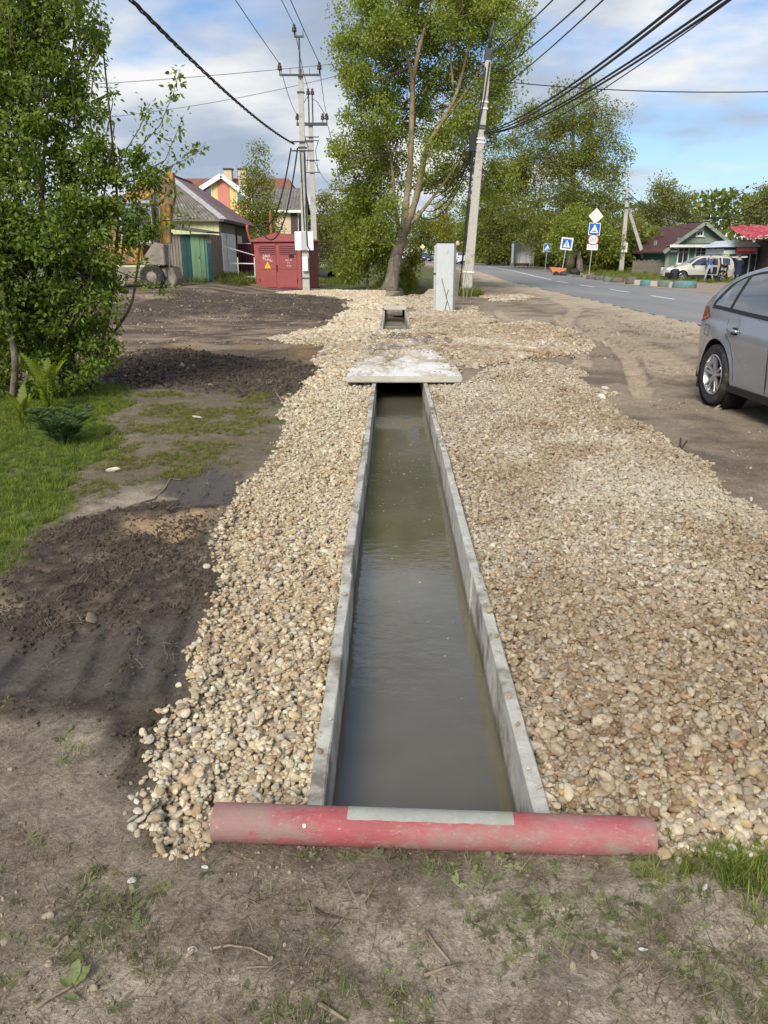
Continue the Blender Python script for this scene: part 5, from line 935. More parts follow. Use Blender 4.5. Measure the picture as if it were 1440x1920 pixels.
for k, t in enumerate((0.64, 0.63, 0.62, 0.60)): wire('black cable sagging from the leaning pole into the poplar, %s' % ('first', 'second', 'third', 'fourth')[k], PRb+on(t, -0.25, 0.0), at(806-8*k, 372+10*k, 41), 0.5+0.2*k, 0.022, 'cable', cat='cable', name='service_cable', grp='cables into the poplar')
wire('upper thin wire crossing the sky on the left', at(-60, 170, 60), at(660, 116, 60), 0.2, 0.022, grp='wires crossing the sky'); wire('lower thin wire crossing the sky on the left', at(180, 222, 60), at(640, 140, 60), 0.3, 0.02, grp='wires crossing the sky')
# ---------------------------------------------------------------- red transformer kiosk
MAT['kred'] = M('kiosk_red', (0.31, 0.075, 0.072), 0.6, 0.08, 2.5, 0.06, dirt=(0.27, 0.07, 0.065), dirt_amt=0.25); MAT['kdark'] = M('kiosk_dark_red', (0.06, 0.018, 0.018), 0.8, 0.2, 5, 0)  # one even dark red for base frame, fittings, seams and louvre backing
YK = 41.0; KC = at(566, 543, YK); KC.z = tz(KC.x, YK); kz = g1(KC.x-1, YK)-0.05; KW, KD, KH = 2.55, 2.55, 2.60; ka = R(-15)
k_ = thing('transformer_kiosk', 'dark red metal transformer kiosk with louvred double doors', 'kiosk', (KC.x, KC.y, kz), ka)      # origin: near right corner, front along -x
MB().box(-KW, 0, 0.05, 0, KD, KH-0.22).build('cabin', MAT['kred'], k_); MB().box(-KW-0.03, -0.03, 0, 0.03, KD+0.03, 0.09).build('base_frame', MAT['kdark'], k_)
mb = MB(); mb.prism([(-KW-0.16, KH-0.24), (0.14, KH-0.24), (0.14, KH-0.16), (-KW/2, KH+0.18), (-KW-0.16, KH-0.16)], -0.14, KD+0.12, 'y'); mb.build('roof', MAT['kred'], k_)
for i, (xa, xb) in enumerate(((-KW+0.28, -KW/2-0.08), (-KW/2+0.10, -0.22))):
    d = MB().box(xa, -0.035, 0.14, xb, -0.002, KH-0.32).build('door', MAT['kred'], k_, bevel=0.006)
    MB().box(xa+0.04, -0.045, KH-0.86, xb-0.04, -0.0365, KH-0.40).build('louvre_opening', MAT['kdark'], d)
    for j in range(5): MB().beam((xa+0.03, -0.055, KH-0.82+0.095*j), (xb-0.03, -0.055, KH-0.80+0.095*j), 0.012, 0.05).build('louvre_slat', MAT['kred'], d)
    MB().box(xa+0.02, -0.040, 1.02, xb-0.02, -0.036, 1.035).build('seam', MAT['kdark'], d)
    for z_ in (0.4, 1.9): MB().tube([(xa if i == 0 else xb, -0.04, z_), (xa if i == 0 else xb, -0.04, z_+0.16)], 0.02, 6).build('hinge', MAT['kdark'], d)
MB().tube([(-KW/2-0.03, -0.06, 0.95), (-KW/2-0.03, -0.09, 1.05), (-KW/2-0.03, -0.06, 1.25)], 0.022, 6).build('handle', MAT['kdark'], k_)
text('ЗАЯ', 0.22, MAT['white'], k_, (-KW+0.66, -0.042, 1.66)); text('ТЧ-9Чш', 0.15, MAT['white'], k_, (-KW+0.73, -0.042, 1.48), (math.pi/2, R(8), 0)); text('МЗ  20', 0.11, MAT['white'], k_, (-0.66, -0.042, 1.46)); text('Р 3', 0.10, MAT['white'], k_, (-0.66, -0.042, 1.33)); text('Г-3Ч', 0.12, MAT['white'], k_, (-0.64, -0.042, 1.18))
MAT['yellow'] = M('sign_yellow', (0.75, 0.52, 0.02), 0.5, 0.05, 5, 0); s_ = MB().prism([(-0.18, 0), (0.18, 0), (0, 0.32)], -0.012, 0, 'y').build('warning_triangle', MAT['yellow'], k_, loc=(-KW+0.73, -0.038, 1.07)); MB().prism([(-0.015, 0.05), (0.02, 0.13), (0.0, 0.13), (0.02, 0.23), (-0.03, 0.12), (0.0, 0.12)], -0.018, -0.0125, 'y').build('bolt_symbol', MAT['black'], s_)
MB().box(-0.62, -0.05, 1.58, -0.36, -0.037, 1.80).build('name_plate', MAT['black'], k_)
MB().tube([(-KW-0.1, 0.1, KH-0.35), (-KW-0.25, 0.05, KH-0.1), (-KW-0.36, 0.05, KH+0.35), (-KW-0.34, 0.05, KH+0.6)], [0.06, 0.06, 0.06, 0.07], 8).build('cable_conduit', MAT['kred'], k_, smooth=True)
MAT['rust'] = M('rusty_steel', (0.22, 0.085, 0.03), 0.85, 0.4, 6, 0.3); MB().box(-KW*0.86, KD*0.5, KH-0.1, -KW*0.86+0.13, KD*0.5+0.12, KH+1.3).build('rusty_post', MAT['rust'], k_)
# ---------------------------------------------------------------- white metal cabinet
MAT['cabw'] = M('cabinet_white', (0.47, 0.49, 0.48), 0.5, 0.06, 3, 0.08, dirt=(0.34, 0.33, 0.30), dirt_amt=0.18, dirt_scale=5)
YC = 23.4; CB = at(832, 583, YC); cz = g1(CB.x, YC)-0.05; t = thing('metal_cabinet', 'tall narrow white metal cabinet standing in the gravel', 'cabinet', (CB.x, YC, cz), R(-14)); hC = 1.98
MB().box(-0.26, 0, 0, 0.26, 0.42, hC).build('case', MAT['cabw'], t, bevel=0.01); MB().box(-0.30, 0.02, 0.06, -0.262, 0.30, hC-0.05).build('side_door', MAT['cabw'], t, bevel=0.008); MB().box(-0.315, -0.012, 0.08, -0.262, 0.018, hC-0.08).build('door_edge', MAT['galv'], t)
MB().box(-0.28, -0.015, hC-0.0, 0.27, 0.44, hC+0.035).build('lid', MAT['black'], t); MB().box(-0.33, -0.02, 1.1, -0.26, 0.0, 1.16).build('latch', MAT['iron'], t)
MB().lathe([(0.0, 0.10), (0.05, 0.07), (0.06, 0.02), (0.05, -0.03), (0, -0.05)], 10).build('lamp_holder', M('tan_plastic', (0.5, 0.36, 0.25), 0.6), t, loc=(0.34, 0.1, hC-0.03))
MB().tube([(0.02, -0.02, 0.05), (0.10, -0.03, 0.4), (-0.02, -0.03, 0.8), (-0.08, -0.02, 1.0)], 0.008, 5).build('dry_vine', MAT['twig'], t); MB().tube([(0.2, -0.02, 0.1), (0.06, -0.03, 0.5), (0.13, -0.03, 0.7)], 0.006, 5).build('dry_vine', MAT['twig'], t)
r_ = np.random.default_rng(6); wt = thing('dry_weeds', 'dry brown weed stalks between the cabinet and the leaning pole', 'weeds', (2.55, 29.5, g1(2.55, 29.5)))
for k in range(16):
    x, y = r_.uniform(-0.25, 0.35), r_.uniform(-1.5, 1.5); h_ = r_.uniform(0.7, 1.7); MB().tube([(x, y, -0.05), (x+r_.normal(0, 0.05), y, h_*0.5), (x+r_.normal(0, 0.12), y, h_)], [0.010, 0.008, 0.003], 4).build('stalk', MAT['stick'], wt)
# culvert end
p = at(622, 522, 56); t = thing('culvert_pipe', 'black plastic culvert end in the grass right of the kiosk', 'culvert', (p.x, 56, g1(p.x, 56)+0.28), R(20)); MB().lathe([(0.24, 3.0), (0.34, 3.0), (0.34, 0.0), (0.30, 0.0), (0.29, 3.0)], 24, 'y').build('tube', MAT['black'], t, smooth='auto')
# ---------------------------------------------------------------- buildings on the left
def board_panel(parent, name, mat, p0, p1, z0, z1, n, th=0.03, gap=0.012, jag=0.0, seed=0, normal=None):
    """n upright boards between two ground points, each its own piece"""
    r_ = np.random.default_rng(seed); p0 = Vector(p0); p1 = Vector(p1); d = (p1-p0)/n; u = d.normalized(); nn = Vector((u.y, -u.x)) if normal is None else Vector(normal)
    for k in range(n):
        a = p0+d*k+u*gap; b_ = p0+d*(k+1)-u*gap; t = th*r_.uniform(0.7, 1.3); zt_ = z1-jag*r_.random()
        V = [(a.x, a.y, z0), (b_.x, b_.y, z0), (b_.x+nn.x*t, b_.y+nn.y*t, z0), (a.x+nn.x*t, a.y+nn.y*t, z0)]; V += [(x, y, zt_+0.01*(i % 2)*jag) for i, (x, y, z) in enumerate(V)]
        MB().add(V, [(0, 1, 2, 3), (7, 6, 5, 4), (0, 4, 5, 1), (1, 5, 6, 2), (2, 6, 7, 3), (3, 7, 4, 0)]).build(name, mat if not isinstance(mat, list) else mat[k % len(mat)], parent)
def corrugated(mb, a, b_, c, d, n, amp, nv=2):
    """wavy sheet over the quad a b (low edge) c d (high edge)"""
    a, b_, c, d = (Vector(v) for v in (a, b_, c, d)); nn = (b_-a).cross(d-a).normalized(); m_ = n*4
    mb.grid(lambda u, v: tuple((a.lerp(b_, u)).lerp(d.lerp(c, u), v) + nn*amp*math.sin(u*n*2*math.pi)), m_, nv)
def window(parent, mats, c, w_, h_, out_, right, depth=0.05, sash=True, sill=True, nm='window'):
    """framed window: c centre on the wall, out_ outward unit, right unit along the wall"""
    c = Vector(c); o_ = Vector(out_); r_ = Vector(right); up = Vector((0, 0, 1)); f = MB()
    def bar(p, q, wd, d0=0.0): f.beam(c+r_*p[0]+up*p[1]+o_*(depth/2+d0), c+r_*q[0]+up*q[1]+o_*(depth/2+d0), wd, depth, tuple(o_))
    fw = 0.10; x, y = w_/2, h_/2
    bar((-x, -y), (-x, y), fw); bar((x, -y), (x, y), fw); bar((-x-fw/2, y+fw/2), (x+fw/2, y+fw/2), fw); bar((-x-fw/2, -y-fw/2), (x+fw/2, -y-fw/2), fw)
    if sash: bar((0, -y), (0, y), 0.05); bar((-x, y*0.35), (0-0.03, y*0.35), 0.04); bar((0.03, y*0.35), (x, y*0.35), 0.04)
    wo = f.build(nm, mats[0], parent)
    V = [c+r_*sx*x+up*sy*y+o_*0.012 for sx, sy in ((-1, -1), (1, -1), (1, 1), (-1, 1))]; MB().add(V, [(0, 1, 2, 3)]).build('pane', mats[1], wo)
    if sill: MB().beam(c-r_*(x+0.12)-up*(y+0.12)+o_*0.07, c+r_*(x+0.12)-up*(y+0.12)+o_*0.07, 0.14, 0.05).build('sill', mats[0], wo)
    return wo
MAT['slate'] = M('asbestos_slate', (0.16, 0.145, 0.13), 0.9, 0.25, 2, 0.3, dirt=(0.30, 0.28, 0.25), dirt_amt=0.25, stretch=(1, 1, 0.6)); MAT['maroon_roof'] = M('purple_brown_sheet', (0.15, 0.105, 0.105), 0.6, 0.15, 2, 0.1)
MAT['siding'] = M('yellow_green_siding', (0.52, 0.53, 0.28), 0.7, 0.08, 3, 0.1); MAT['whitewood'] = M('white_boards', (0.66, 0.66, 0.60), 0.7, 0.1, 4, 0.2, dirt=(0.45, 0.43, 0.38), dirt_amt=0.3); MAT['greywood'] = M('weathered_wood', (0.20, 0.17, 0.14), 0.9, 0.35, 3, 0.5, stretch=(3, 3, 0.4)); MAT['beige'] = M('beige_cladding', (0.56, 0.45, 0.30), 0.75, 0.08, 3, 0.1); MAT['brown'] = M('dark_brown_wood', (0.075, 0.05, 0.04), 0.8, 0.25, 5, 0.3); MAT['flash'] = M('pale_flashing', (0.42, 0.41, 0.40), 0.7, 0.2, 4, 0.1, dirt=(0.3, 0.2, 0.15), dirt_amt=0.3); MAT['magenta'] = M('purple_trim', (0.20, 0.06, 0.11), 0.6, 0.1, 4, 0)
hz = tz(-11, 46)-0.15; h1 = thing('grey_house', 'single-storey house with grey corrugated roof and white doors behind the sheds', 'house', (-9.5, 45, hz))
wx, dpt, ez, rz_ = 7.4, 9.0, at(410, 405, 45).z-hz-0.1, at(330, 325, 48.8).z-hz
MB().box(-wx, 0, 0, 0, dpt, ez).build('wall', MAT['siding'], h1)
board_panel(h1, 'cladding_board', MAT['siding'], (-4.2, -0.01), (0, -0.01), ez-1.35, ez-0.02, 14, 0.02, 0.006)
ov = 0.35; A0 = (ov, -ov, ez-0.08); A1 = (ov, dpt+ov, ez-0.08); B0 = (-wx-ov, -ov, ez-0.08); B1 = (-wx-ov, dpt+ov, ez-0.08); R0 = (-wx/2, 3.7, rz_); R1 = (-wx/2, dpt+ov, rz_)
mb = MB(); corrugated(mb, A0, A1, R1, R0, 34, 0.02); mb.build('roof_slope', MAT['maroon_roof'], h1, smooth='auto'); mb = MB(); corrugated(mb, B1, B0, R0, R1, 34, 0.02); mb.build('roof_slope', MAT['slate'], h1, smooth='auto')
mb = MB(); corrugated(mb, B0, A0, R0, (R0[0]-0.001, R0[1], R0[2]), 34, 0.035); mb.build('roof_hip', MAT['slate'], h1, smooth='auto'); MB().beam(A0, R0, 0.42, 0.05).build('hip_flashing', MAT['flash'], h1); MB().beam(A1, R1, 0.10, 0.12).build('verge_trim', MAT['magenta'], h1); MB().beam(R0, R1, 0.3, 0.06).build('ridge_cap', MAT['magenta'], h1)
MB().beam((ov, -ov, ez-0.14), (ov, dpt+ov, ez-0.14), 0.05, 0.16).build('eave_board', MAT['brown'], h1); MB().beam((-wx-ov, -ov, ez-0.13), (ov, -ov, ez-0.13), 0.05, 0.12).build('eave_board', MAT['slate'], h1)
MB().box(0.002, 0.02, 0, 0.03, dpt, ez-0.1).build('side_wall', MAT['brown'], h1); MB().box(0.032, 0.02, ez-0.72, 0.06, 4.15, ez-0.25).build('lintel', MAT['greywood'], h1)
for j, (ya, yb) in enumerate(((0.1, 1.3), (1.45, 4.1))):
    d = MB().box(0.032, ya, 0.15, 0.07, yb, ez-0.75).build('door', MAT['whitewood'], h1); 
    for k in range(3 if j else 2): q = ya+0.06+(yb-ya-0.06)*k/(3 if j else 2); MB().box(0.072, q, 0.22, 0.095, q+(yb-ya-0.06)/(3 if j else 2)-0.06, ez-0.82).build('door_board', MAT['whitewood'], d)
window(h1, (MAT['brown'], MAT['beige']), (0.03, 5.6, ez-1.5), 1.9, 1.5, (1, 0, 0), (0, 1, 0), sash=False)
# sheds
MAT['teal'] = M('teal_paint', (0.008, 0.055, 0.05), 0.7, 0.2, 3, 0.2); MAT['ltgreen'] = M('faded_green_paint', (0.135, 0.235, 0.125), 0.75, 0.15, 3, 0.2, stretch=(3, 3, 0.5)); MAT['turq'] = M('turquoise_paint', (0.06, 0.20, 0.175), 0.7, 0.15, 3, 0.2); MAT['felt'] = M('roofing_felt', (0.085, 0.08, 0.075), 0.95, 0.25, 4, 0.3)
YS = 39.0; q0 = at(322, 527, YS); q1 = at(401, 527, YS); sz_ = tz(q0.x, YS)-0.1; sh = thing('garden_shed', 'lean-to shed with grey planks and green painted doors', 'shed', (q1.x, YS, sz_)); W_s = q1.x-q0.x; sc_ = W_s/79
def sx(px): return (px-401)*sc_
hs = at(380, 437, YS).z-sz_; MB().box(sx(322), 0.03, 0, 0, 2.4, hs-0.05).build('frame_box', MAT['greywood'], sh); board_panel(sh, 'plank', MAT['greywood'], (sx(323), 0.025), (sx(345), 0.025), 0.05, hs-0.1, 4, 0.04, 0.012, 0.1, 1)
board_panel(sh, 'teal_plank', MAT['teal'], (sx(346), 0.02), (sx(362), 0.02), 0.05, hs-0.05, 2, 0.03, 0.005); board_panel(sh, 'green_plank', MAT['ltgreen'], (sx(362.5), 0.02), (sx(388), 0.02), 0.0, hs-0.03, 3, 0.05, 0.006, 0.03, 3); board_panel(sh, 'turquoise_plank', MAT['turq'], (sx(388.5), 0.02), (sx(393), 0.02), 0.0, hs-0.3, 1, 0.04); board_panel(sh, 'teal_plank', MAT['teal'], (sx(393.5), 0.02), (sx(401), 0.02), 0.05, hs-0.45, 1, 0.02)
MB().add([(sx(308), -0.45, hs+0.22), (sx(398), -0.45, hs-0.02), (sx(398), 2.6, hs+0.05), (sx(308), 2.6, hs+0.4), (sx(308), -0.45, hs+0.29), (sx(398), -0.45, hs+0.06), (sx(398), 2.6, hs+0.12), (sx(308), 2.6, hs+0.47)], [(3, 2, 1, 0), (4, 5, 6, 7), (0, 1, 5, 4), (1, 2, 6, 5), (2, 3, 7, 6), (3, 0, 4, 7)]).build('roof', MAT['felt'], sh)
MB().box(sx(376), -0.045, hs*0.5, sx(378), -0.03, hs*0.5+0.12).build('hinge', MAT['iron'], sh)
# brick pillar beside the shed: bricks in courses
qb = at(316, 500, 39.6); bw = thing('brick_pillar', 'red and cream brick pillar left of the plank shed', 'brick wall', (qb.x, 39.6, sz_)); MB().box(-0.33, 0.02, 0, 0.22, 0.5, hs+0.05).build('mortar_core', MAT['concrete'], bw); br = [M('red_brick', (0.42, 0.14, 0.085), 0.9, 0.15, 6, 0.2), M('cream_brick', (0.52, 0.40, 0.28), 0.9, 0.15, 6, 0.2)]; bme = {}
for z_ in range(28):
    for k in range(2):
        key_ = 0 if (k == 1 or z_ % 5 == 0) else 1
        if key_ not in bme: bme[key_] = MB().box(0, 0, 0, 0.235, 0.12, 0.065).build('brick', br[key_], bw, loc=(-0.32+0.25*k+0.02*(z_ % 2), -0.02, 0.05+z_*0.08)).data
        else: link('brick', bme[key_], bw, (-0.32+0.25*k+0.02*(z_ % 2), -0.02-0.004*(z_ % 3), 0.05+z_*0.08))
# rail fence of white pipe and the maroon sheet fence
pf = at(402, 512, 42.5); fz = tz(pf.x, 42.5); f = thing('rail_fence', 'white pipe rail fence between the shed and the kiosk', 'fence', (pf.x, 42.5, fz)); fl = at(492, 512, 42.5).x-pf.x
for z_ in (0.05, 0.72): MB().beam((0, 0, z_+0.05), (fl, 0, z_), 0.05, 0.05).build('rail', MAT['white'], f)
MB().beam((0, -0.05, 1.75), (fl, -0.05, 1.05), 0.05, 0.05).build('sloping_rail', MAT['galv'], f)
for x in (0.28, 0.50, 0.85): MB().beam((fl*x, 0, -0.1), (fl*x, 0, 1.05), 0.06, 0.06).build('post', MAT['white'], f)
MAT['mfence'] = M('maroon_sheet', (0.12, 0.022, 0.035), 0.55, 0.1, 3, 0.05); pm = at(436, 512, 50); pm2 = at(497, 512, 50); fm_ = thing('sheet_fence', 'maroon corrugated metal fence behind the white rails', 'fence', (pm.x, 50, tz(pm.x, 50)-0.1)); mb = MB(); corrugated(mb, (0, 0, 0), (pm2.x-pm.x, 0, 0), (pm2.x-pm.x, 0, 1.9), (0, 0, 1.9), 12, 0.03); mb.build('sheet', MAT['mfence'], fm_, smooth='auto'); MB().box(0, -0.05, 1.9, pm2.x-pm.x, 0.05, 1.95).build('cap_rail', MAT['white'], fm_)
# yellow house with red roof
MAT['yhouse'] = M('yellow_render', (0.72, 0.53, 0.20), 0.85, 0.06, 3, 0.1); MAT['salmon'] = M('salmon_render', (0.56, 0.22, 0.16), 0.85, 0.06, 3, 0.1); MAT['rtile'] = M('red_brown_tiles', (0.20, 0.085, 0.055), 0.85, 0.3, 1.2, 0.5, stretch=(1, 1, 4))
YH = 96; a = at(366, 480, YH); b_ = at(470, 480, YH); apex = at(416, 327, YH); eave = at(366, 365, YH); hz2 = tz(-20, 90)-0.2; h2 = thing('yellow_house', 'yellow gabled house with red tiled roof and two chimneys far left', 'house', (apex.x, YH, hz2)); ha = apex.z-hz2; he = eave.z-hz2; xl, xr = a.x-apex.x, b_.x-apex.x
MB().prism([(xl, 0), (xr, 0), (xr, he), (0, ha-0.3), (xl, he)], 0, 9, 'y').build('wall', MAT['yhouse'], h2); MB().box(-0.6, -0.05, 0, 0.75, -0.01, ha-0.75).build('salmon_stripe', MAT['salmon'], h2)
wl = at(360, 480, YH).x-apex.x-1; wr_ = at(560, 480, YH).x-apex.x; zr = at(450, 333, YH+4).z-hz2; MB().prism([(2.0, 0), (7.0, 0), (7.0, he), (2.0, he)], wl-6, wr_, 'x').build('main_wall', MAT['yhouse'], h2)
MB().add([(wl-6, 1.4, he-0.1), (wr_, 1.4, he-0.1), (wr_-1.5, 5, zr), (wl-6, 5, zr), (wl-6, 1.4, he-0.3), (wr_, 1.4, he-0.3)], [(0, 1, 2, 3), (0, 4, 5, 1)]).build('main_roof', MAT['rtile'], h2); MB().add([(wl-6, 8.6, he-0.1), (wr_, 8.6, he-0.1), (wr_-1.5, 5, zr), (wl-6, 5, zr)], [(0, 1, 2, 3)]).build('main_roof', MAT['rtile'], h2)
for sg, xx in ((-1, xl-0.7), (1, xr+0.7)):
    ze = ha-(ha-he)*abs(xx/(xl if sg < 0 else xr)); MB().add([(0, -0.5, ha), (xx, -0.5, ze), (xx, 6, ze), (0, 6, ha), (0, -0.5, ha-0.2), (xx, -0.5, ze-0.2)], [(0, 1, 2, 3), (0, 4, 5, 1)]).build('gable_roof', MAT['rtile'], h2); MB().beam((0, -0.55, ha-0.15), (xx, -0.55, ze-0.15), 0.12, 0.5).build('bargeboard', MAT['white'], h2)
for x in (-1.9, 2.2): window(h2, (MAT['white'], MAT['glass']), (x, -0.01, he+0.1), 1.2, 1.6, (0, -1, 0), (1, 0, 0), sash=False)
for x in (-0.4, 1.3): c_ = MB().box(x, 3.2, zr-1, x+0.9, 4.2, zr+0.75).build('chimney', MAT['beige'], h2); MB().box(x-0.1, 3.1, zr+0.8, x+1.0, 4.3, zr+0.98).build('chimney_cap', MAT['iron'], c_)
# beige house with slate roof
YG = 74; el = at(500, 392, YG); er = at(560, 392, YG); rg = at(500, 353, YG+4); hz3 = tz(-14, YG)-0.2; h3 = thing('beige_house', 'beige clad house with dark slate roof behind the kiosk', 'house', (el.x, YG, hz3)); xw = er.x-el.x; e3 = el.z-hz3; r3 = rg.z-hz3
MB().box(-1, 0.5, 0, xw*0.72, 7, e3).build('wall', MAT['beige'], h3); MB().box(xw*0.72, 0.45, 0, xw*0.93, 7, e3).build('corner_panel', MAT['brown'], h3); mb = MB(); corrugated(mb, (-1.6, 0, e3-0.1), (xw+0.3, 0, e3-0.1), (xw+0.3, 4, r3), (-1.6, 4, r3), 16, 0.05); mb.build('roof_slope', MAT['slate'], h3, smooth='auto')
mb = MB(); corrugated(mb, (xw+0.3, 8, e3-0.1), (-1.6, 8, e3-0.1), (-1.6, 4, r3), (xw+0.3, 4, r3), 26, 0.05); mb.build('roof_slope', MAT['slate'], h3, smooth='auto'); MB().box(-1.6, -0.05, e3-0.3, xw+0.3, 0.02, e3-0.08).build('eave_board', MAT['white'], h3); window(h3, (MAT['white'], MAT['glass']), (xw*1.03, 0.6, e3-1.3), 0.5, 1.8, (0, -1, 0), (1, 0, 0), sash=False)
for k in range(9): MB().box(-1, 0.47, 0.2+k*0.42, xw*0.72-0.01, 0.5, 0.2+k*0.42+0.39).build('cladding_board', MAT['beige'], h3)
pl_ = at(530, 450, 66); t = thing('leanto_roof', 'dark sloping outhouse roof between the birch and the kiosk', 'outhouse', (pl_.x, 66, tz(pl_.x, 66)-0.1)); zz_ = pl_.z-tz(pl_.x, 66); MB().box(-1.3, 0.2, 0, 0.9, 3, zz_-0.3).build('wall', MAT['greywood'], t); mb = MB(); corrugated(mb, (1.6, -0.2, zz_-0.7), (1.6, 3, zz_-0.7), (-1.6, 3, zz_+1.0), (-1.6, -0.2, zz_+1.0), 10, 0.03); mb.build('roof_slope', MAT['slate'], t, smooth='auto')
# ---------------------------------------------------------------- excavator behind the bush
MAT['exc'] = M('worn_yellow_paint', (0.42, 0.21, 0.03), 0.65, 0.3, 3, 0.2, dirt=(0.12, 0.085, 0.055), dirt_amt=0.75, dirt_scale=1.6); MAT['mudsteel'] = M('muddy_steel', (0.22, 0.19, 0.15), 0.85, 0.3, 4, 0.3); MAT['cabgrey'] = M('cab_grey', (0.30, 0.33, 0.35), 0.5, 0.1, 4, 0.05)
YE = 33.0; pe = at(262, 540, YE); ze = g1(pe.x, YE)-0.05; ex = thing('excavator', 'yellow wheeled excavator with raised boom half hidden by the bush', 'excavator', (pe.x, YE, ze)); kx = YE/1516
def ep(px, py, y=0): p = at(px, py, YE); return Vector((p.x-pe.x, y, p.z-ze))
for x in (-1.9, 0.55):
    for y in (0.1, 2.2):
        wv = MB().lathe([(0.2, -0.16), (0.42, -0.18), (0.5, -0.12), (0.5, 0.12), (0.42, 0.18), (0.2, 0.16)], 22, 'y').build('wheel', MAT['rubber'], ex, smooth='auto', loc=(x, y, 0.5)); MB().lathe([(0, -0.19), (0.2, -0.17), (0.26, -0.12)], 14, 'y').build('rim', MAT['mudsteel'], wv, smooth=True)
MB().box(-2.5, 0.15, 0.45, 1.1, 2.15, 0.85).build('chassis', MAT['mudsteel'], ex, bevel=0.04); MB().prism([(0.1, 0.95), (1.15, 0.95), (1.15, 1.75), (0.75, 1.85), (0.35, 1.35)], -0.05, 0.9, 'y').build('front_cowl', MAT['mudsteel'], ex, bevel=0.03); MB().box(-2.9, 0.1, 0.95, 0.2, 2.2, 1.75).build('engine_deck', MAT['exc'], ex, bevel=0.06)
cb = MB().box(-0.55, -0.05, 1.75, 0.75, 1.05, 3.25).build('cab', MAT['cabgrey'], ex, bevel=0.05); MB().box(-0.6, -0.1, 3.26, 0.8, 1.1, 3.42).build('cab_roof', MAT['cabgrey'], cb, bevel=0.05)
for xa, xb in ((-0.45, 0.05), (0.15, 0.66)): MB().box(xa, -0.075, 2.1, xb, -0.055, 3.15).build('cab_window', MAT['glass'], cb)
MB().box(0.755, 0.0, 2.1, 0.775, 1.0, 3.15).build('windscreen', MAT['glass'], cb)
def plate(nm, pts, w0, w1, mat, y=0.55): 
    mb = MB()
    for i in range(len(pts)-1): mb.prism([(p.x, p.z) for p in (pts[i], pts[i+1])] if False else [], 0, 0) if False else None
    P_ = [Vector(p) for p in pts]; n = len(P_); Lft = []; Rgt = []
    for i, p in enumerate(P_):
        d = (P_[min(i+1, n-1)]-P_[max(i-1, 0)]).normalized(); nrm = Vector((-d.z, 0, d.x)); h_ = w0[i]; Lft.append((p.x+nrm.x*h_, p.z+nrm.z*h_)); Rgt.append((p.x-nrm.x*h_, p.z-nrm.z*h_))
    mb = MB(); V = []
    for yy_ in (y-w1/2, y+w1/2): V += [(a_, yy_, c_) for a_, c_ in Lft] + [(a_, yy_, c_) for a_, c_ in Rgt]
    F = []; 
    for i in range(n-1): F += [(i, i+1, n+i+1, n+i), (2*n+i, 3*n+i, 3*n+i+1, 2*n+i+1), (i, 2*n+i, 2*n+i+1, i+1), (n+i, n+i+1, 3*n+i+1, 3*n+i)]
    F += [(0, n, 3*n, 2*n), (n-1, 3*n-1, 4*n-1, 2*n-1)]; return mb.add(V, F).build(nm, mat, ex, bevel=0.02)
plate('boom', [Vector((-1.6, 0, 1.7)), ep(215, 395), ep(250, 345), ep(303, 330)], [0.22, 0.30, 0.32, 0.22], 0.42, MAT['exc'], 1.35); plate('arm', [ep(306, 318), ep(304, 360), ep(299, 420), ep(300, 500)], [0.16, 0.30, 0.19, 0.12], 0.34, MAT['exc'], 0.9)
MB().tube([ep(308, 380, 0.62), ep(309, 455, 0.62)], 0.10, 10).build('ram_cylinder', MAT['exc'], ex, smooth='auto'); MB().tube([ep(309, 455, 0.62), ep(309, 500, 0.62)], 0.05, 8).build('ram_rod', MAT['chrome'], ex, smooth='auto'); MB().tube([ep(281, 352, 0.6), ep(284, 375, 0.5), ep(292, 383, 0.45), ep(300, 372, 0.45)], 0.035, 6).build('hydraulic_hose', MAT['black'], ex, smooth=True); MB().tube([ep(238, 380, 0.9), ep(296, 345, 0.9)], 0.09, 10).build('ram_cylinder', MAT['exc'], ex, smooth='auto')
mb = MB(); bp_ = [ep(270, 505), ep(318, 500), ep(328, 525), ep(322, 540), ep(300, 543), ep(276, 538)]; mb.prism([(p.x, p.z) for p in bp_], 0.3, 1.5, 'y'); bk = mb.build('bucket', MAT['mudsteel'], ex, bevel=0.04)
for k in range(4): MB().beam(Vector((bp_[5].x+0.05, 0.4+0.32*k, bp_[5].z+0.05)), Vector((bp_[5].x-0.18, 0.4+0.32*k, bp_[5].z-0.03)), 0.1, 0.05).build('tooth', MAT['mudsteel'], bk)
MB().beam(ep(292, 490, 0.7), ep(300, 508, 0.7), 0.12, 0.12).build('linkage', MAT['exc'], ex); MB().lathe([(0.0, -0.05), (0.2, -0.04), (0.22, 0.05), (0, 0.06)], 16, 'y').build('stabiliser_pad', MAT['mudsteel'], ex, smooth='auto', loc=ep(231, 527, -0.3))
for q, pxs in (('debris_heap', 'x'),):
    pass
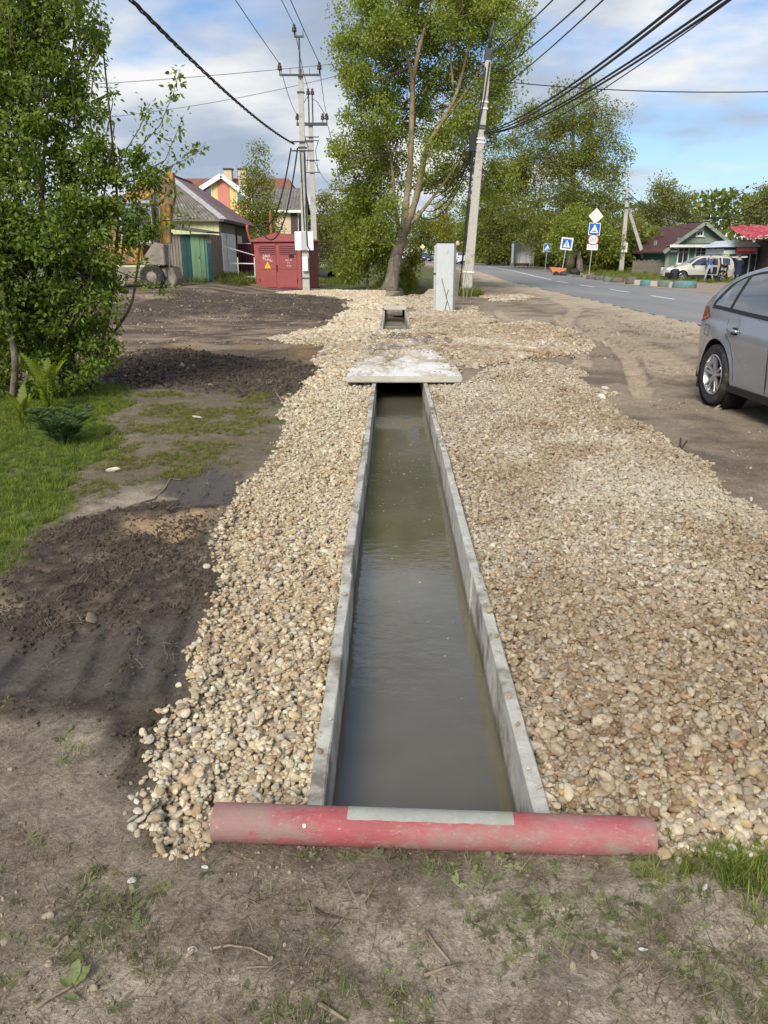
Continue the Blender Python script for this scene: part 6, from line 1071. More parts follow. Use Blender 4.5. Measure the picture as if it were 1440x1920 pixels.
# ---------------------------------------------------------------- right side of the road: signs, shelter
MAT['blue'] = M('sign_blue', (0.02, 0.11, 0.48), 0.45, 0.05, 4, 0); MAT['signw'] = M('sign_white', (0.80, 0.80, 0.77), 0.45, 0.03, 4, 0); MAT['signr'] = M('sign_red', (0.62, 0.05, 0.05), 0.45, 0.05, 4, 0); MAT['signy'] = M('sign_pale_yellow', (0.80, 0.78, 0.62), 0.5, 0.04, 4, 0); MAT['ink'] = M('sign_black', (0.02, 0.02, 0.022), 0.6, 0.05, 4, 0)
def flatp(poly, mat, parent, nm, y0, th=0.006): return MB().prism(poly, -y0-th, -y0, 'y').build(nm, mat, parent)
def square(w_, h_=None): h_ = h_ or w_; return [(-w_/2, -h_/2), (w_/2, -h_/2), (w_/2, h_/2), (-w_/2, h_/2)]
def shift(poly, dz): return [(x, z+dz) for x, z in poly]
def disc(r_, n=28): return [(r_*math.cos(2*math.pi*i/n), r_*math.sin(2*math.pi*i/n)) for i in range(n)]
def sign_post(label, px, py, Y, top_py, tilt=0.0, rz=0.0):
    p = at(px, py, Y); z = g1(p.x, Y)-0.1; t = thing('road_sign', label, 'road sign', (p.x, Y, z), rz); h_ = at(px, top_py, Y).z-z; t.rotation_euler = (0, tilt, rz); MB().tube([(0, 0, 0), (0, 0, h_)], 0.035, 8).build('post', MAT['galv'], t, smooth='auto'); return t, z, h_
def hump(t, w_, z):
    s_ = flatp(shift(square(w_), z), MAT['signw'], t, 'sign_plate', 0.045); flatp(shift(square(w_*0.9), z), MAT['blue'], s_, 'blue_field', 0.052); flatp([(-w_*0.36, z-w_*0.30), (w_*0.36, z-w_*0.30), (0, z+w_*0.38)], MAT['signw'], s_, 'white_triangle', 0.059)
    flatp([(-w_*0.24, z-w_*0.22), (w_*0.24, z-w_*0.22), (w_*0.22, z-w_*0.18), (w_*0.1, z-w_*0.17), (0.04*w_, z-w_*0.1), (-0.04*w_, z-w_*0.1), (-w_*0.1, z-w_*0.17), (-w_*0.22, z-w_*0.18)], MAT['ink'], s_, 'hump_symbol', 0.066); return s_
t, z, h_ = sign_post('tall sign post with white diamond, blue hump sign, 20 limit and plate', 1104, 514, 64, 400, R(2.4)); S_ = 0.86; zz0 = at(1113, 405, 64).z-z
s_ = flatp(shift([(0, -0.58), (0.58, 0), (0, 0.58), (-0.58, 0)], zz0), MAT['signy'], t, 'priority_sign', 0.045); flatp(shift([(0, -0.35), (0.35, 0), (0, 0.35), (-0.35, 0)], zz0), MAT['galv'], s_, 'diamond_line', 0.052, 0.003); flatp(shift([(0, -0.33), (0.33, 0), (0, 0.33), (-0.33, 0)], zz0), MAT['signy'], s_, 'diamond_field', 0.056)
hump(t, 0.90, at(1113, 429.5, 64).z-z); zl = at(1111, 449.5, 64).z-z; s_ = flatp(shift(disc(0.42), zl), MAT['signr'], t, 'speed_limit', 0.045); flatp(shift(disc(0.34), zl), MAT['signw'], s_, 'white_field', 0.052); text('20', 0.42, MAT['ink'], s_, (0, -0.061, zl)); zp = at(1110, 463.5, 64).z-z; s_ = flatp(shift(square(0.85, 0.42), zp), MAT['signw'], t, 'distance_plate', 0.045)
for x in (-0.33, 0.33): flatp([(x-0.05, zp), (x+0.05, zp), (x, zp+0.13)], MAT['ink'], s_, 'arrow_head', 0.052); flatp([(x-0.012, zp-0.12), (x+0.012, zp-0.12), (x+0.012, zp), (x-0.012, zp)], MAT['ink'], s_, 'arrow_shaft', 0.052)
text('45м', 0.17, MAT['ink'], s_, (0, -0.053, zp))
t, z, h_ = sign_post('tilted blue pedestrian crossing sign with white border', 1053, 502, 68, 446, R(6)); zc = h_-0.45; s_ = flatp(shift(square(0.98), zc), MAT['signw'], t, 'sign_plate', 0.045); flatp(shift(square(0.76), zc), MAT['blue'], s_, 'blue_field', 0.052); flatp([(-0.30, zc-0.28), (0.30, zc-0.28), (0, zc+0.30)], MAT['signw'], s_, 'white_triangle', 0.059)
flatp(shift(disc(0.04, 10), zc+0.12), MAT['ink'], s_, 'walker_head', 0.066); flatp([(-0.03, zc+0.07), (0.05, zc+0.07), (0.03, zc-0.06), (0.12, zc-0.22), (0.07, zc-0.22), (0.0, zc-0.1), (-0.09, zc-0.22), (-0.14, zc-0.22), (-0.04, zc-0.06)], MAT['ink'], s_, 'walker_body', 0.066)
t, z, h_ = sign_post('small blue hump sign nearest the bus shelter', 1022, 503, 76, 457, R(2)); hump(t, 0.74, h_-0.36)
# sign post seen edge-on
p = at(1222, 515, 70); t = thing('road_sign', 'sign seen edge-on on a slanting post by the picket fence', 'road sign', (p.x, 70, g1(p.x, 70)-0.1)); tp_ = at(1229, 452, 70); MB().tube([(0, 0, 0), (tp_.x-p.x, 0, tp_.z-t.location.z)], 0.035, 8).build('post', MAT['galv'], t); MB().box(-0.02, -0.35, -0.35, 0.02, 0.35, 0.35).build('sign_plate', MAT['galv'], t, loc=(tp_.x-p.x, 0, tp_.z-t.location.z-0.3))
# bus shelter
YBs = 88; p = at(981, 497, YBs); bz = g1(p.x, YBs)-0.05; t = thing('bus_shelter', 'pale metal bus shelter with rounded roof at the bend', 'bus shelter', (p.x, YBs, bz)); bwid = 38*YBs/1516; bh = at(981, 449, YBs).z-bz; MAT['shel'] = M('shelter_panel', (0.72, 0.73, 0.71), 0.6, 0.12, 1.2, 0.1, dirt=(0.38, 0.36, 0.32), dirt_amt=0.35)
MB().box(-bwid/2+0.1, 1.3, 0.35, bwid/2-0.1, 1.36, bh-0.3).build('back_panel', MAT['shel'], t)
for k in range(3): MB().box(-bwid/2+0.1+k*bwid/3, 1.26, 0.35, -bwid/2+0.14+k*bwid/3, 1.295, bh-0.3).build('panel_rib', MAT['galv'], t)
for x in (-bwid/2, bwid/2):
    for y in (0, 1.33): MB().tube([(x, y, 0), (x, y, bh-0.3)], 0.045, 8).build('post', MAT['galv'], t)
    MB().box(x-0.02, 0.15, 0.5, x+0.02, 1.2, bh-0.4).build('side_panel', MAT['shel'], t)
mb = MB(); mb.grid(lambda u, v: (-bwid/2-0.1+(bwid+0.2)*u, -0.3+1.8*v, bh-0.25+0.28*math.sin(math.pi*u)), 14, 2); mb.build('roof', MAT['galv'], t, smooth=True); MB().box(-bwid/2+0.3, 0.95, 0.45, bwid/2-0.3, 1.28, 0.52).build('bench', MAT['greywood'], t)
for x in (-0.7, 0.7): MB().box(x-0.03, 1.0, 0, x+0.03, 1.25, 0.449).build('bench_leg', MAT['iron'], t)
s_ = MB().box(-0.28, -0.06, bh+0.05, 0.32, 0.0, bh+1.0).build('stop_sign', MAT['signw'], t, loc=(0.45, 0, 0)); MB().box(-0.27, -0.075, bh+0.06, 0.31, -0.062, bh+0.42).build('blue_field', MAT['blue'], s_); MB().box(-0.16, -0.075, bh+0.6, 0.2, -0.062, bh+0.78).build('bus_symbol', MAT['ink'], s_)
# far yellow diamond sign on the left bend
p = at(792, 485, 140); t = thing('road_sign', 'far yellow diamond sign above the dark oncoming car', 'road sign', (p.x, 140, g1(p.x, 140))); hh_ = at(793, 463, 140).z-t.location.z; MB().tube([(0, 0, 0), (0, 0, hh_+0.4)], 0.05, 6).build('post', MAT['galv'], t); flatp(shift([(0, -0.42), (0.42, 0), (0, 0.42), (-0.42, 0)], hh_), MAT['signy'], t, 'sign_plate', 0.06); flatp(shift([(0, -0.24), (0.24, 0), (0, 0.24), (-0.24, 0)], hh_), MAT['yellow'], t, 'yellow_field', 0.07)
# poles on the right
Yp = 72; p = at(1163, 517, Yp); pz = g1(p.x, Yp)-0.2; t = thing('utility_pole', 'concrete pole with a propping strut right of the road signs', 'utility pole', (p.x, Yp, pz)); tp_ = at(1177, 354, Yp)-t.location; mb = MB(); pole_body(mb, (0, 0, 0), tp_, 0.42, 0.28); mb.build('post', MAT['pole'], t, bevel=0.02)
q = at(1217, 518, Yp); mb = MB(); pole_body(mb, (q.x-p.x, 0.3, 0.1), (tp_.x*0.93, 0.25, tp_.z*0.86), 0.36, 0.28); mb.build('strut', MAT['pole'], t, bevel=0.02); MB().box(-0.25, -0.35, 1.9, 0.3, -0.22, 2.7).build('meter_box', MAT['white'], t)
for zq in (0.88, 0.78): MB().box(tp_.x*zq-0.5, -0.28, tp_.z*zq, tp_.x*zq+0.5, -0.2, tp_.z*zq+0.08).build('bracket', MAT['iron'], t)
for k, (lab, f_, px, py, sag) in enumerate((('thick cable from the propped pole drooping to the right edge', 0.97, 1500, 330, 2.6), ('thin cable from the propped pole, second from the top', 0.93, 1500, 352, 2.6), ('lower cable from the propped pole over the green house', 0.88, 1500, 415, 0.5), ('faint cable from the propped pole over the house ridge', 0.86, 1500, 385, 1.0))): wire(lab, Vector((p.x, Yp, pz))+tp_*f_, at(px, py, 52), sag, 0.035 if k == 0 else 0.02, 'cable', cat='cable', name='overhead_cable', grp='cables from the propped pole')
# ---------------------------------------------------------------- green wooden house
MAT['gboard'] = M('faded_green_boards', (0.115, 0.20, 0.145), 0.85, 0.16, 1.0, 0.3, dirt=(0.20, 0.21, 0.17), dirt_amt=0.35, stretch=(0.5, 1, 3)); MAT['ggrey'] = M('grey_green_boards', (0.22, 0.25, 0.20), 0.85, 0.2, 2, 0.3); MAT['maroon'] = M('maroon_sheet_roof', (0.095, 0.04, 0.04), 0.75, 0.15, 1.2, 0.15); MAT['tealtrim'] = M('dark_teal_trim', (0.02, 0.12, 0.10), 0.7, 0.15, 3, 0.1)
YGh = 66; gl = at(1247, 520, YGh); gr = at(1366, 520, YGh); gzz = g1(gl.x, YGh)-0.15; gh_ = thing('green_house', 'old green wooden house with maroon roof behind the silver SUV', 'house', ((gl.x+gr.x)/2, YGh, gzz)); hw = (gr.x-gl.x)/2; e_ = at(1300, 462, YGh).z-gzz; ap = at(1318, 416, YGh-0.4).z-gzz; ax_ = at(1318, 416, YGh).x-(gl.x+gr.x)/2
MB().prism([(-hw, 0), (hw, 0), (hw, e_), (ax_, ap-0.15), (-hw, e_)], 0, 9, 'y').build('wall', MAT['gboard'], gh_)
for k in range(14): z_ = 0.25+k*(e_-0.4)/14; MB().box(-hw+0.12, -0.035, z_, hw-0.12, -0.001, z_+(e_-0.4)/14-0.018).build('cladding_board', MAT['gboard'] if k > 4 else MAT['ggrey'], gh_)
for sg in (-1, 1): MB().box(sg*hw-0.14, -0.06, 0, sg*hw+0.14, 0.1, e_).build('corner_board', MAT['ggrey' if sg < 0 else 'tealtrim'], gh_)
MB().prism([(-hw-0.2, e_+0.02), (hw+0.2, e_+0.02), (hw+0.2, e_+0.10), (-hw-0.2, e_+0.10)], -0.9, 0, 'y').build('cornice_roof', MAT['greywood'], gh_); MB().box(-hw-0.2, -0.95, e_-0.08, hw+0.2, -0.91, e_+0.12).build('cornice_board', MAT['whitewood'], gh_)
for k in range(30):
    xa = -hw*0.74+k*(hw*1.48)/30; MB().box(xa+ax_*0.4, -0.05, e_+0.25, xa+ax_*0.4+hw*1.48/30-0.02, -0.002, e_+0.66).build('gable_plank', MAT['ggrey'], gh_)
window(gh_, (MAT['whitewood'], MAT['glass']), (ax_-0.15, -0.04, e_+1.12), 0.5, 0.52, (0, -1, 0), (1, 0, 0))
for x, hh_ in ((-hw*0.52, 1.25), (hw*0.02, 1.25), (hw*0.55, 1.2)): window(gh_, (MAT['whitewood'], MAT['glass']), (x, -0.04, 1.75), 0.85, hh_, (0, -1, 0), (1, 0, 0))
MB().box(-hw*0.95, -0.05, e_-0.45, -hw*0.72, -0.037, e_-0.28).build('street_plate', MAT['signw'], gh_); MB().box(-hw*0.82, -0.05, 2.2, -hw*0.6, -0.037, 2.38).build('number_plate', MAT['signw'], gh_)
for sg in (-1, 1):
    xx = sg*hw+sg*0.55; zz_ = ap-(ap-e_)*abs((xx-ax_)/(sg*hw-ax_)); mb = MB(); mb.add([(ax_, -0.6, ap), (xx, -0.6, zz_), (xx, 9.4, zz_), (ax_, 9.4, ap), (ax_, -0.6, ap-0.12), (xx, -0.6, zz_-0.12), (xx, 9.4, zz_-0.12), (ax_, 9.4, ap-0.12)], [(0, 1, 2, 3), (7, 6, 5, 4), (0, 4, 5, 1), (1, 5, 6, 2), (2, 6, 7, 3)]); mb.build('roof_slope', MAT['maroon'], gh_); MB().beam((ax_, -0.64, ap-0.08), (xx, -0.64, zz_-0.08), 0.05, 0.26).build('bargeboard', MAT['ggrey'], gh_)
MB().box(-hw-0.03, 0.12, 0, -hw-0.002, 8.9, e_-0.05).build('side_wall', MAT['tealtrim'], gh_)
# dark outbuilding roof far behind, and a low dark barn behind the signs
p = at(1182, 470, 100); t = thing('brown_roof_house', 'house with dark brown hipped roof behind the propped pole', 'house', (p.x, 100, tz(p.x, 100))); zr_ = at(1182, 420, 100).z-t.location.z; ze_ = at(1182, 442, 100).z-t.location.z; MB().box(-2.4, 0, 0, 2.6, 5, ze_).build('wall', MAT['whitewood'], t); MB().add([(-3, -0.5, ze_), (3.2, -0.5, ze_), (3.2, 5.5, ze_), (-3, 5.5, ze_), (-0.8, 2.5, zr_), (1.0, 2.5, zr_)], [(0, 1, 5, 4), (1, 2, 5), (2, 3, 4, 5), (3, 0, 4)]).build('roof', MAT['maroon'], t)
p = at(1105, 495, 84); t = thing('dark_barn', 'dark low barn with whitish roof edge behind the sign posts', 'barn', (p.x, 84, tz(p.x, 84)-0.2)); zb_ = at(1105, 474, 84).z-t.location.z; MB().box(-2.8, 0, 0, 3.2, 4, zb_).build('wall', MAT['brown'], t); MB().box(-3, -0.3, zb_+0.01, 3.4, 4.2, zb_+0.16).build('roof', MAT['whitewood'], t)
# picket fence
p0 = at(1185, 513, 69); p1_ = at(1243, 517, 66.5); pf = thing('picket_fence', 'weathered grey picket fence left of the green house', 'fence', (p0.x, p0.y, g1(p0.x, p0.y)-0.1)); dd = p1_-p0; r_ = np.random.default_rng(2)
for k in range(26): q = dd*(k/26); MB().box(-0.035, -0.012, 0, 0.035, 0.012, 1.15+0.15*r_.random()).build('picket', MAT['greywood'], pf, loc=(q.x, q.y, 0))
for z_ in (0.35, 0.9): MB().beam((0, 0.03, z_), (dd.x, dd.y+0.03, z_), 0.035, 0.06).build('rail', MAT['greywood'], pf)
# ---------------------------------------------------------------- tyre repair shop
MAT['shopw'] = M('shop_white', (0.55, 0.58, 0.62), 0.6, 0.06, 3, 0.05); MAT['awning'] = M('red_awning', (0.36, 0.045, 0.065), 0.8, 0.35, 4, 0.3, dirt=(0.5, 0.2, 0.2), dirt_amt=0.3, dirt_scale=3); MAT['shopblue'] = M('shop_blue', (0.02, 0.05, 0.18), 0.5, 0.1, 4, 0); MAT['lime'] = M('poster_lime', (0.42, 0.62, 0.05), 0.5, 0.1, 4, 0); MAT['signred'] = M('shop_sign_red', (0.45, 0.045, 0.04), 0.5, 0.08, 4, 0); MAT['cream'] = M('cream_letters', (0.75, 0.60, 0.42), 0.6, 0.1, 4, 0); MAT['ochre'] = M('ochre_clapboard', (0.24, 0.17, 0.07), 0.8, 0.2, 2, 0.2, stretch=(1, 1, 5))
YSh = 58; sp = at(1357, 524, YSh); shz = g1(sp.x, YSh)-0.05; sh2 = thing('tyre_shop', 'small white kiosk shop with a red lettered sign over its door', 'shop', (sp.x, YSh, shz)); k8 = YSh/1516
def sX(px): return (px-1357)*k8
def sZ(py): return at(1400, py, YSh).z-shz
MB().box(sX(1357), 0.6, 0, sX(1420), 4, sZ(466)).build('wall', MAT['shopw'], sh2); MB().box(sX(1356), 0.55, sZ(468), sX(1400), 0.6-0.002, sZ(463)).build('blue_band', MAT['shopblue'], sh2); MB().prism([(sX(1350), sZ(463)), (sX(1376), sZ(450)), (sX(1404), sZ(450)), (sX(1422), sZ(463))], 0.3, 4.2, 'y').build('canopy', MAT['shopw'], sh2)
MB().box(sX(1390), 0.56, 0.1, sX(1405), 0.598, sZ(477)).build('dark_doorway', MAT['black'], sh2); MB().box(sX(1386), 0.50, 0.1, sX(1389), 0.598, sZ(475)).build('door_frame', MAT['shopw'], sh2); MB().box(sX(1405.3), 0.50, 0.1, sX(1407), 0.598, sZ(475)).build('door_frame', MAT['shopw'], sh2); MB().box(sX(1408), 0.54, 0.2, sX(1418), 0.598, sZ(476)).build('shop_window', MAT['glass'], sh2)
s_ = MB().box(sX(1377), 0.1, sZ(475), sX(1411), 0.5, sZ(463)).build('shop_sign', MAT['signred'], sh2); text('24', 0.24, MAT['cream'], s_, (sX(1380), 0.09, sZ(469)), sx=0.8); text('ШИНОМОНТАЖ', 0.30, MAT['cream'], s_, (sX(1396), 0.09, sZ(469)), sx=0.46)
pn = MB().box(sX(1358), 0.55, sZ(489), sX(1366), 0.597, sZ(475)).build('poster', MAT['lime'], sh2); MB().box(sX(1358.2), 0.54, sZ(482), sX(1365.8), 0.549, sZ(480)).build('poster_stripe', MAT['shopblue'], pn); MB().box(sX(1358.2), 0.54, sZ(486), sX(1365.8), 0.549, sZ(484)).build('poster_stripe', MAT['shopblue'], pn)
pn = MB().box(sX(1368), 0.55, sZ(489), sX(1380), 0.597, sZ(476)).build('poster', MAT['shopblue'], sh2); MB().box(sX(1368.5), 0.54, sZ(483), sX(1378), 0.549, sZ(481.5)).build('poster_stripe', MAT['signw'], pn); MB().box(sX(1369), 0.54, sZ(487), sX(1376), 0.549, sZ(486)).build('poster_stripe', MAT['signw'], pn); MB().box(sX(1358), 0.5, 0, sX(1388), 0.597, 0.55).build('plinth', MAT['concrete'], sh2)
sh3 = thing('clapboard_shop', 'ochre boarded building under a red scalloped awning at the right edge', 'shop', (sX(1421)+sp.x, YSh-1.5, shz)); wz = sZ(448)
for k in range(12): MB().box(0, 0, 0.1+k*wz/12.5, 6, 0.05, 0.1+k*wz/12.5+wz/12.5-0.02).build('cladding_board', MAT['ochre'], sh3)
MB().box(0.02, 0.06, 0, 6, 5, wz).build('wall', MAT['brown'], sh3); MB().box(0.35, -0.12, sZ(473), 1.9, -0.02, sZ(459)).build('ochre_sign', MAT['yellow'], sh3); text('ПИВ', 0.42, MAT['brown'], sh3, (0.95, -0.13, sZ(466))); MB().beam((sX(1359)-sX(1421), 0.5, sZ(452)), (6, 0.5, sZ(446)), 0.25, 0.12).build('awning_beam', MAT['greywood'], sh3)
ax0 = sX(1355)-sX(1421); mb = MB(); mb.grid(lambda u, v: (ax0+(6-ax0)*u, -1.2+3.0*v, sZ(446)+0.75*v + 0.28*u*0.9 + 0.07*abs(math.sin(u*40))+0.05*math.sin(v*9+u*50)), 160, 8); mb.build('red_awning', MAT['awning'], sh3, smooth=True); MB().beam((ax0, -1.2, sZ(447)), (6, -1.2, sZ(447)+0.25), 0.05, 0.14).build('awning_edge', MAT['awning'], sh3)
for px in (1376, 1431): MB().beam((sX(px)-sX(1421), -0.9, sZ(455)), (sX(px)-sX(1421)-0.1, -0.9, sZ(446)), 0.14, 0.14).build('awning_bracket', MAT['whitewood'], sh3)
MB().beam((-0.9, -0.3, sZ(452)), (0.25, -0.3, sZ(465)), 0.14, 0.14).build('brace', MAT['black'], sh3)
# ---------------------------------------------------------------- half-buried tyres along the far verge
MAT['tyreblue'] = M('painted_tyre_blue', (0.09, 0.24, 0.26), 0.8, 0.3, 4, 0.3, dirt=(0.16, 0.14, 0.11), dirt_amt=0.5); MAT['tyregrey'] = M('dusty_tyre', (0.13, 0.12, 0.10), 0.9, 0.3, 4, 0.3); MAT['tyregreen'] = M('painted_tyre_green', (0.14, 0.19, 0.13), 0.85, 0.3, 4, 0.3, dirt=(0.16, 0.14, 0.11), dirt_amt=0.5); MAT['kerbw'] = M('kerb_white', (0.42, 0.39, 0.34), 0.9, 0.15, 5, 0.3)
def tyre_on(label, px, py, Y, r0, h_, mat, cat='tyre'):
    p = at(px, py, Y); z = g1(p.x, Y)-0.06; t = thing('tyre_planter', label, 'tyre', (p.x, Y, z), group='old tyres edging the far verge'); MB().lathe([(r0*0.62, 0.0), (r0*0.92, 0.0), (r0, h_*0.25), (r0, h_*0.75), (r0*0.92, h_), (r0*0.66, h_), (r0*0.62, h_*0.6), (r0*0.62, 0.0)], 22).build('tread', mat, t, smooth='auto'); MB().lathe([(0.0, h_*0.7), (r0*0.4, h_*0.72), (r0*0.64, h_*0.62)], 16).build('soil_fill', MAT['oldwood'], t, smooth=True)
for i, a in enumerate((('large pale blue tyre planter at the right end of the row', 1283, 538, 43.5, 0.62, 0.42, MAT['tyreblue']), ('dusty tyre left of the large pale blue one', 1247, 536, 45, 0.42, 0.40, MAT['tyregreen']), ('small turquoise tyre, third from the right end', 1213, 533, 47, 0.40, 0.38, MAT['tyreblue']), ('grey tyre standing high beside the strut foot', 1184, 529, 50, 0.38, 0.5, MAT['tyregrey']), ('grey green tyre left of the propped pole', 1158, 525, 53, 0.44, 0.36, MAT['tyregrey']), ('mossy tyre, second left of the propped pole', 1141, 525, 54, 0.36, 0.36, MAT['tyregreen']), ('flat grey tyre right of the tall sign post', 1124, 521, 57, 0.36, 0.34, MAT['tyregrey']), ('tilted grey tyre at the foot of the tall sign post', 1110, 520, 58.5, 0.42, 0.4, MAT['tyregrey']), ('half sunk tyre left of the tall sign post', 1083, 517, 62, 0.4, 0.36, MAT['tyregrey']), ('last tyre of the row, near the black bags', 1072, 515, 64, 0.4, 0.34, MAT['tyregreen']))): tyre_on(*a)
for i, (lab, px, py, Y, w_) in enumerate((('white painted kerb block by the large pale blue tyre', 1262, 537, 44, 0.5), ('white painted kerb block left of the dusty tyre', 1230, 534, 46, 0.7), ('white painted kerb block beside the high grey tyre', 1198, 530, 48.5, 0.6))):
    p = at(px, py, Y); tag(MB().box(-w_/2, -0.12, 0, w_/2, 0.12, 0.34).build('kerb_block', MAT['kerbw'], None, loc=(p.x, Y, g1(p.x, Y)-0.05), bevel=0.03), lab, 'kerb', 'white kerb blocks')
# cart and black bags by the crossing sign
p = at(1048, 512, 66); t = thing('orange_cart', 'low orange handcart parked beside the black bags', 'cart', (p.x, 66, g1(p.x, 66)-0.02)); MAT['orange'] = M('orange_plastic', (0.55, 0.20, 0.08), 0.6, 0.2, 4, 0.1); MB().prism([(-0.55, 0.35), (0.45, 0.35), (0.55, 0.75), (-0.75, 0.85), (-0.75, 0.7)], -0.3, 0.3, 'y').build('tub', MAT['orange'], t, bevel=0.03)
for x in (-0.3, 0.4): MB().lathe([(0.0, -0.06), (0.24, -0.06), (0.26, 0), (0.24, 0.06), (0, 0.06)], 16, 'y').build('wheel', MAT['rubber'], t, smooth='auto', loc=(x, -0.35, 0.26))
for k, (px, w_) in enumerate(((1063, 0.55), (1076, 0.45))):
    p = at(px, 512, 65.2); me = ico(3, 900+k, (1, 0.8, 0.75), 9, 0.22); me.materials.append(MAT['cable']); o = link('rubbish_bag', me, None, (p.x, 65.2, g1(p.x, 65.2)+w_*0.45)); o.scale = (w_, w_*0.8, w_*0.8); tag(o, ('larger black rubbish bag beside the orange cart', 'smaller black rubbish bag nearer the tyre row')[k], 'bag', 'black rubbish bags')
print('objects', round(time.time()-T0, 1))
# ---------------------------------------------------------------- cars
def paint(name, rgb, metal=0.5, rough=0.3):
    m, nt, b, out = newmat(name); n = tex(nt, 2.0, 5, 0.6); d = ramp(nt, n, [(0.35, tuple(x*0.92 for x in rgb)), (0.7, tuple(min(1, x*1.06) for x in rgb))]); lk(nt, d, b.inputs['Base Color'])
    b.inputs['Metallic'].default_value = metal; lk(nt, ramp(nt, tex(nt, 3, 6, 0.7), [(0.3, (rough,)*3), (0.75, (rough+0.14,)*3)]), b.inputs['Roughness']); b.inputs['Coat Weight'].default_value = 0.8; b.inputs['Coat Roughness'].default_value = 0.10; return m
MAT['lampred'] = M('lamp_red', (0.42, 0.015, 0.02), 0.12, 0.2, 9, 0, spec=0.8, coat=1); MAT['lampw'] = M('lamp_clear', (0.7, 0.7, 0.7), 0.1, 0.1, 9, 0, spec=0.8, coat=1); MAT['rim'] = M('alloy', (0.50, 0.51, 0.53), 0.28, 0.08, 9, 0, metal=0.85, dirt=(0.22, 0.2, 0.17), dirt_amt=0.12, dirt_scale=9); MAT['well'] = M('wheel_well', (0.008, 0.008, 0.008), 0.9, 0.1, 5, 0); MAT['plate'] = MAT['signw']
class Car:
    """body skinned over stations s (0 = tail, L = nose); side surface y = w(s, z)"""
    def __init__(c, name, label, loc, rz, pm, top, plan, belt, prof, wheels, r, L_, sill=0.20, crown=0.07, zt_edge=0.70, bumper=None, trim=None, cat='car'):
        c.t = thing(name, label, cat, loc, rz); c.top, c.plan, c.belt, c.prof, c.wheels, c.r, c.L, c.sill, c.crown, c.te = top, plan, belt, prof, wheels, r, L_, sill, crown, zt_edge; c.pm = pm; c.arch = r+0.055
        ss = sorted(set([round(x, 4) for x in list(np.linspace(0, L_, 90)) + [0.015, 0.03, 0.06, L_-0.015, L_-0.03, L_-0.06] + [wx_+k*c.arch*math.cos(a) for wx_ in wheels for k in (1,) for a in np.linspace(0.001, math.pi-0.001, 32)]])); ns, nr = 16, 6; V = []; c.ss = [s for s in ss if 0 <= s <= L_]
        for s in c.ss:
            zb = c.zb(s); ze = max(zb+0.02, c.ztop(s)-c.crown); row = []
            for i in range(ns+1): z = zb+(ze-zb)*i/ns; row.append((s, c.w(s, z), z))
            ye = row[-1][1]; zt_ = c.ztop(s)
            for i in range(1, nr+1): a = math.pi/2*i/nr; row.append((s, ye*math.cos(a)**0.8 if i < nr else 0.0, ze+(zt_-ze)*math.sin(a)**0.9))
            V += row
        m_ = ns+nr+1; n = len(c.ss); Vm = [(x, -y, z) for x, y, z in V]; F = [(i*m_+j, (i+1)*m_+j, (i+1)*m_+j+1, i*m_+j+1) for i in range(n-1) for j in range(m_-1)]
        mb = MB(); mb.add(V+Vm, F+[tuple(k+n*m_ for k in f[::-1]) for f in F]); N_ = n*m_
        mb.f.append(tuple(range(0, m_))+tuple(N_+j for j in range(m_-1, -1, -1))); mb.f.append(tuple((n-1)*m_+j for j in range(m_))+tuple(N_+(n-1)*m_+j for j in range(m_-1, -1, -1))); mb.m += [0, 0]
        c.body = mb.build('body', pm, c.t, smooth='auto')
        MB().box(0.12, -c.plan_w(L_/2)+0.12, sill+0.0, L_-0.12, c.plan_w(L_/2)-0.12, sill+0.12).build('underbody', MAT['well'], c.t)
        for wx_ in wheels:
            for sg in (-1, 1): MB().lathe([(c.arch+0.005, -0.14), (c.arch+0.005, 0.10), (0.05, 0.11)], 28, 'y').build('wheel_well', MAT['well'], c.t, smooth='auto', loc=(wx_, sg*(c.plan_w(wx_)-0.155), r)) if sg < 0 else MB().lathe([(c.arch+0.005, 0.14), (c.arch+0.005, -0.10), (0.05, -0.11)], 28, 'y').build('wheel_well', MAT['well'], c.t, smooth='auto', loc=(wx_, sg*(c.plan_w(wx_)-0.155), r))
    def f(c, tab, s): return float(np.interp(s, [a for a, _ in tab], [b_ for _, b_ in tab]))
    def ztop(c, s): return c.f(c.top, s)
    def plan_w(c, s): return c.f(c.plan, s)
    def zb(c, s):
        z = c.sill + 0.10*max(0, 1-s/0.35) + 0.05*max(0, 1-(c.L-s)/0.4)
        for wx_ in c.wheels:
            d = abs(s-wx_)
            if d < c.arch: z = max(z, c.r+math.sqrt(max(0, c.arch**2-d*d)))
        return z
    def w(c, s, z):
        b_ = c.f(c.belt, s); h_ = c.plan_w(s)
        if z <= b_: p = c.f(c.prof, z/b_)
        else:
            k = (z-b_)/max(0.05, 1.42*c.H()/1.48-b_); p = c.f(c.prof, 1.0) - (c.f(c.prof, 1.0)-c.te)*min(1.15, k)**1.15
        fl = 0.0
        for wx_ in c.wheels:
            d = math.hypot(s-wx_, z-c.r); fl = max(fl, 0.018*math.exp(-((d-c.arch)/0.06)**2))
        return h_*p + fl
    def H(c): return max(z for _, z in c.top)
    def patch(c, nm, s0, s1, lo, hi, mat, side=-1, off=0.006, n=24, m_=8, parent=None):
        """curved panel lying on the side: lo / hi give its lower and upper edge"""
        g = lambda u, v: (lambda s: (lambda z: (s, side*(c.w(s, z)+off), z))(lo(s)+(hi(s)-lo(s))*v))(s0+(s1-s0)*u)
        return MB().grid(g, n, m_).build(nm, mat, parent or c.t, smooth=True)
    def line(c, nm, pts, r0, mat, side=-1, off=0.003, parent=None): return MB().tube([(s, side*(c.w(s, z)+off), z) for s, z in pts], r0, 5).build(nm, mat, parent or c.t, smooth=True)
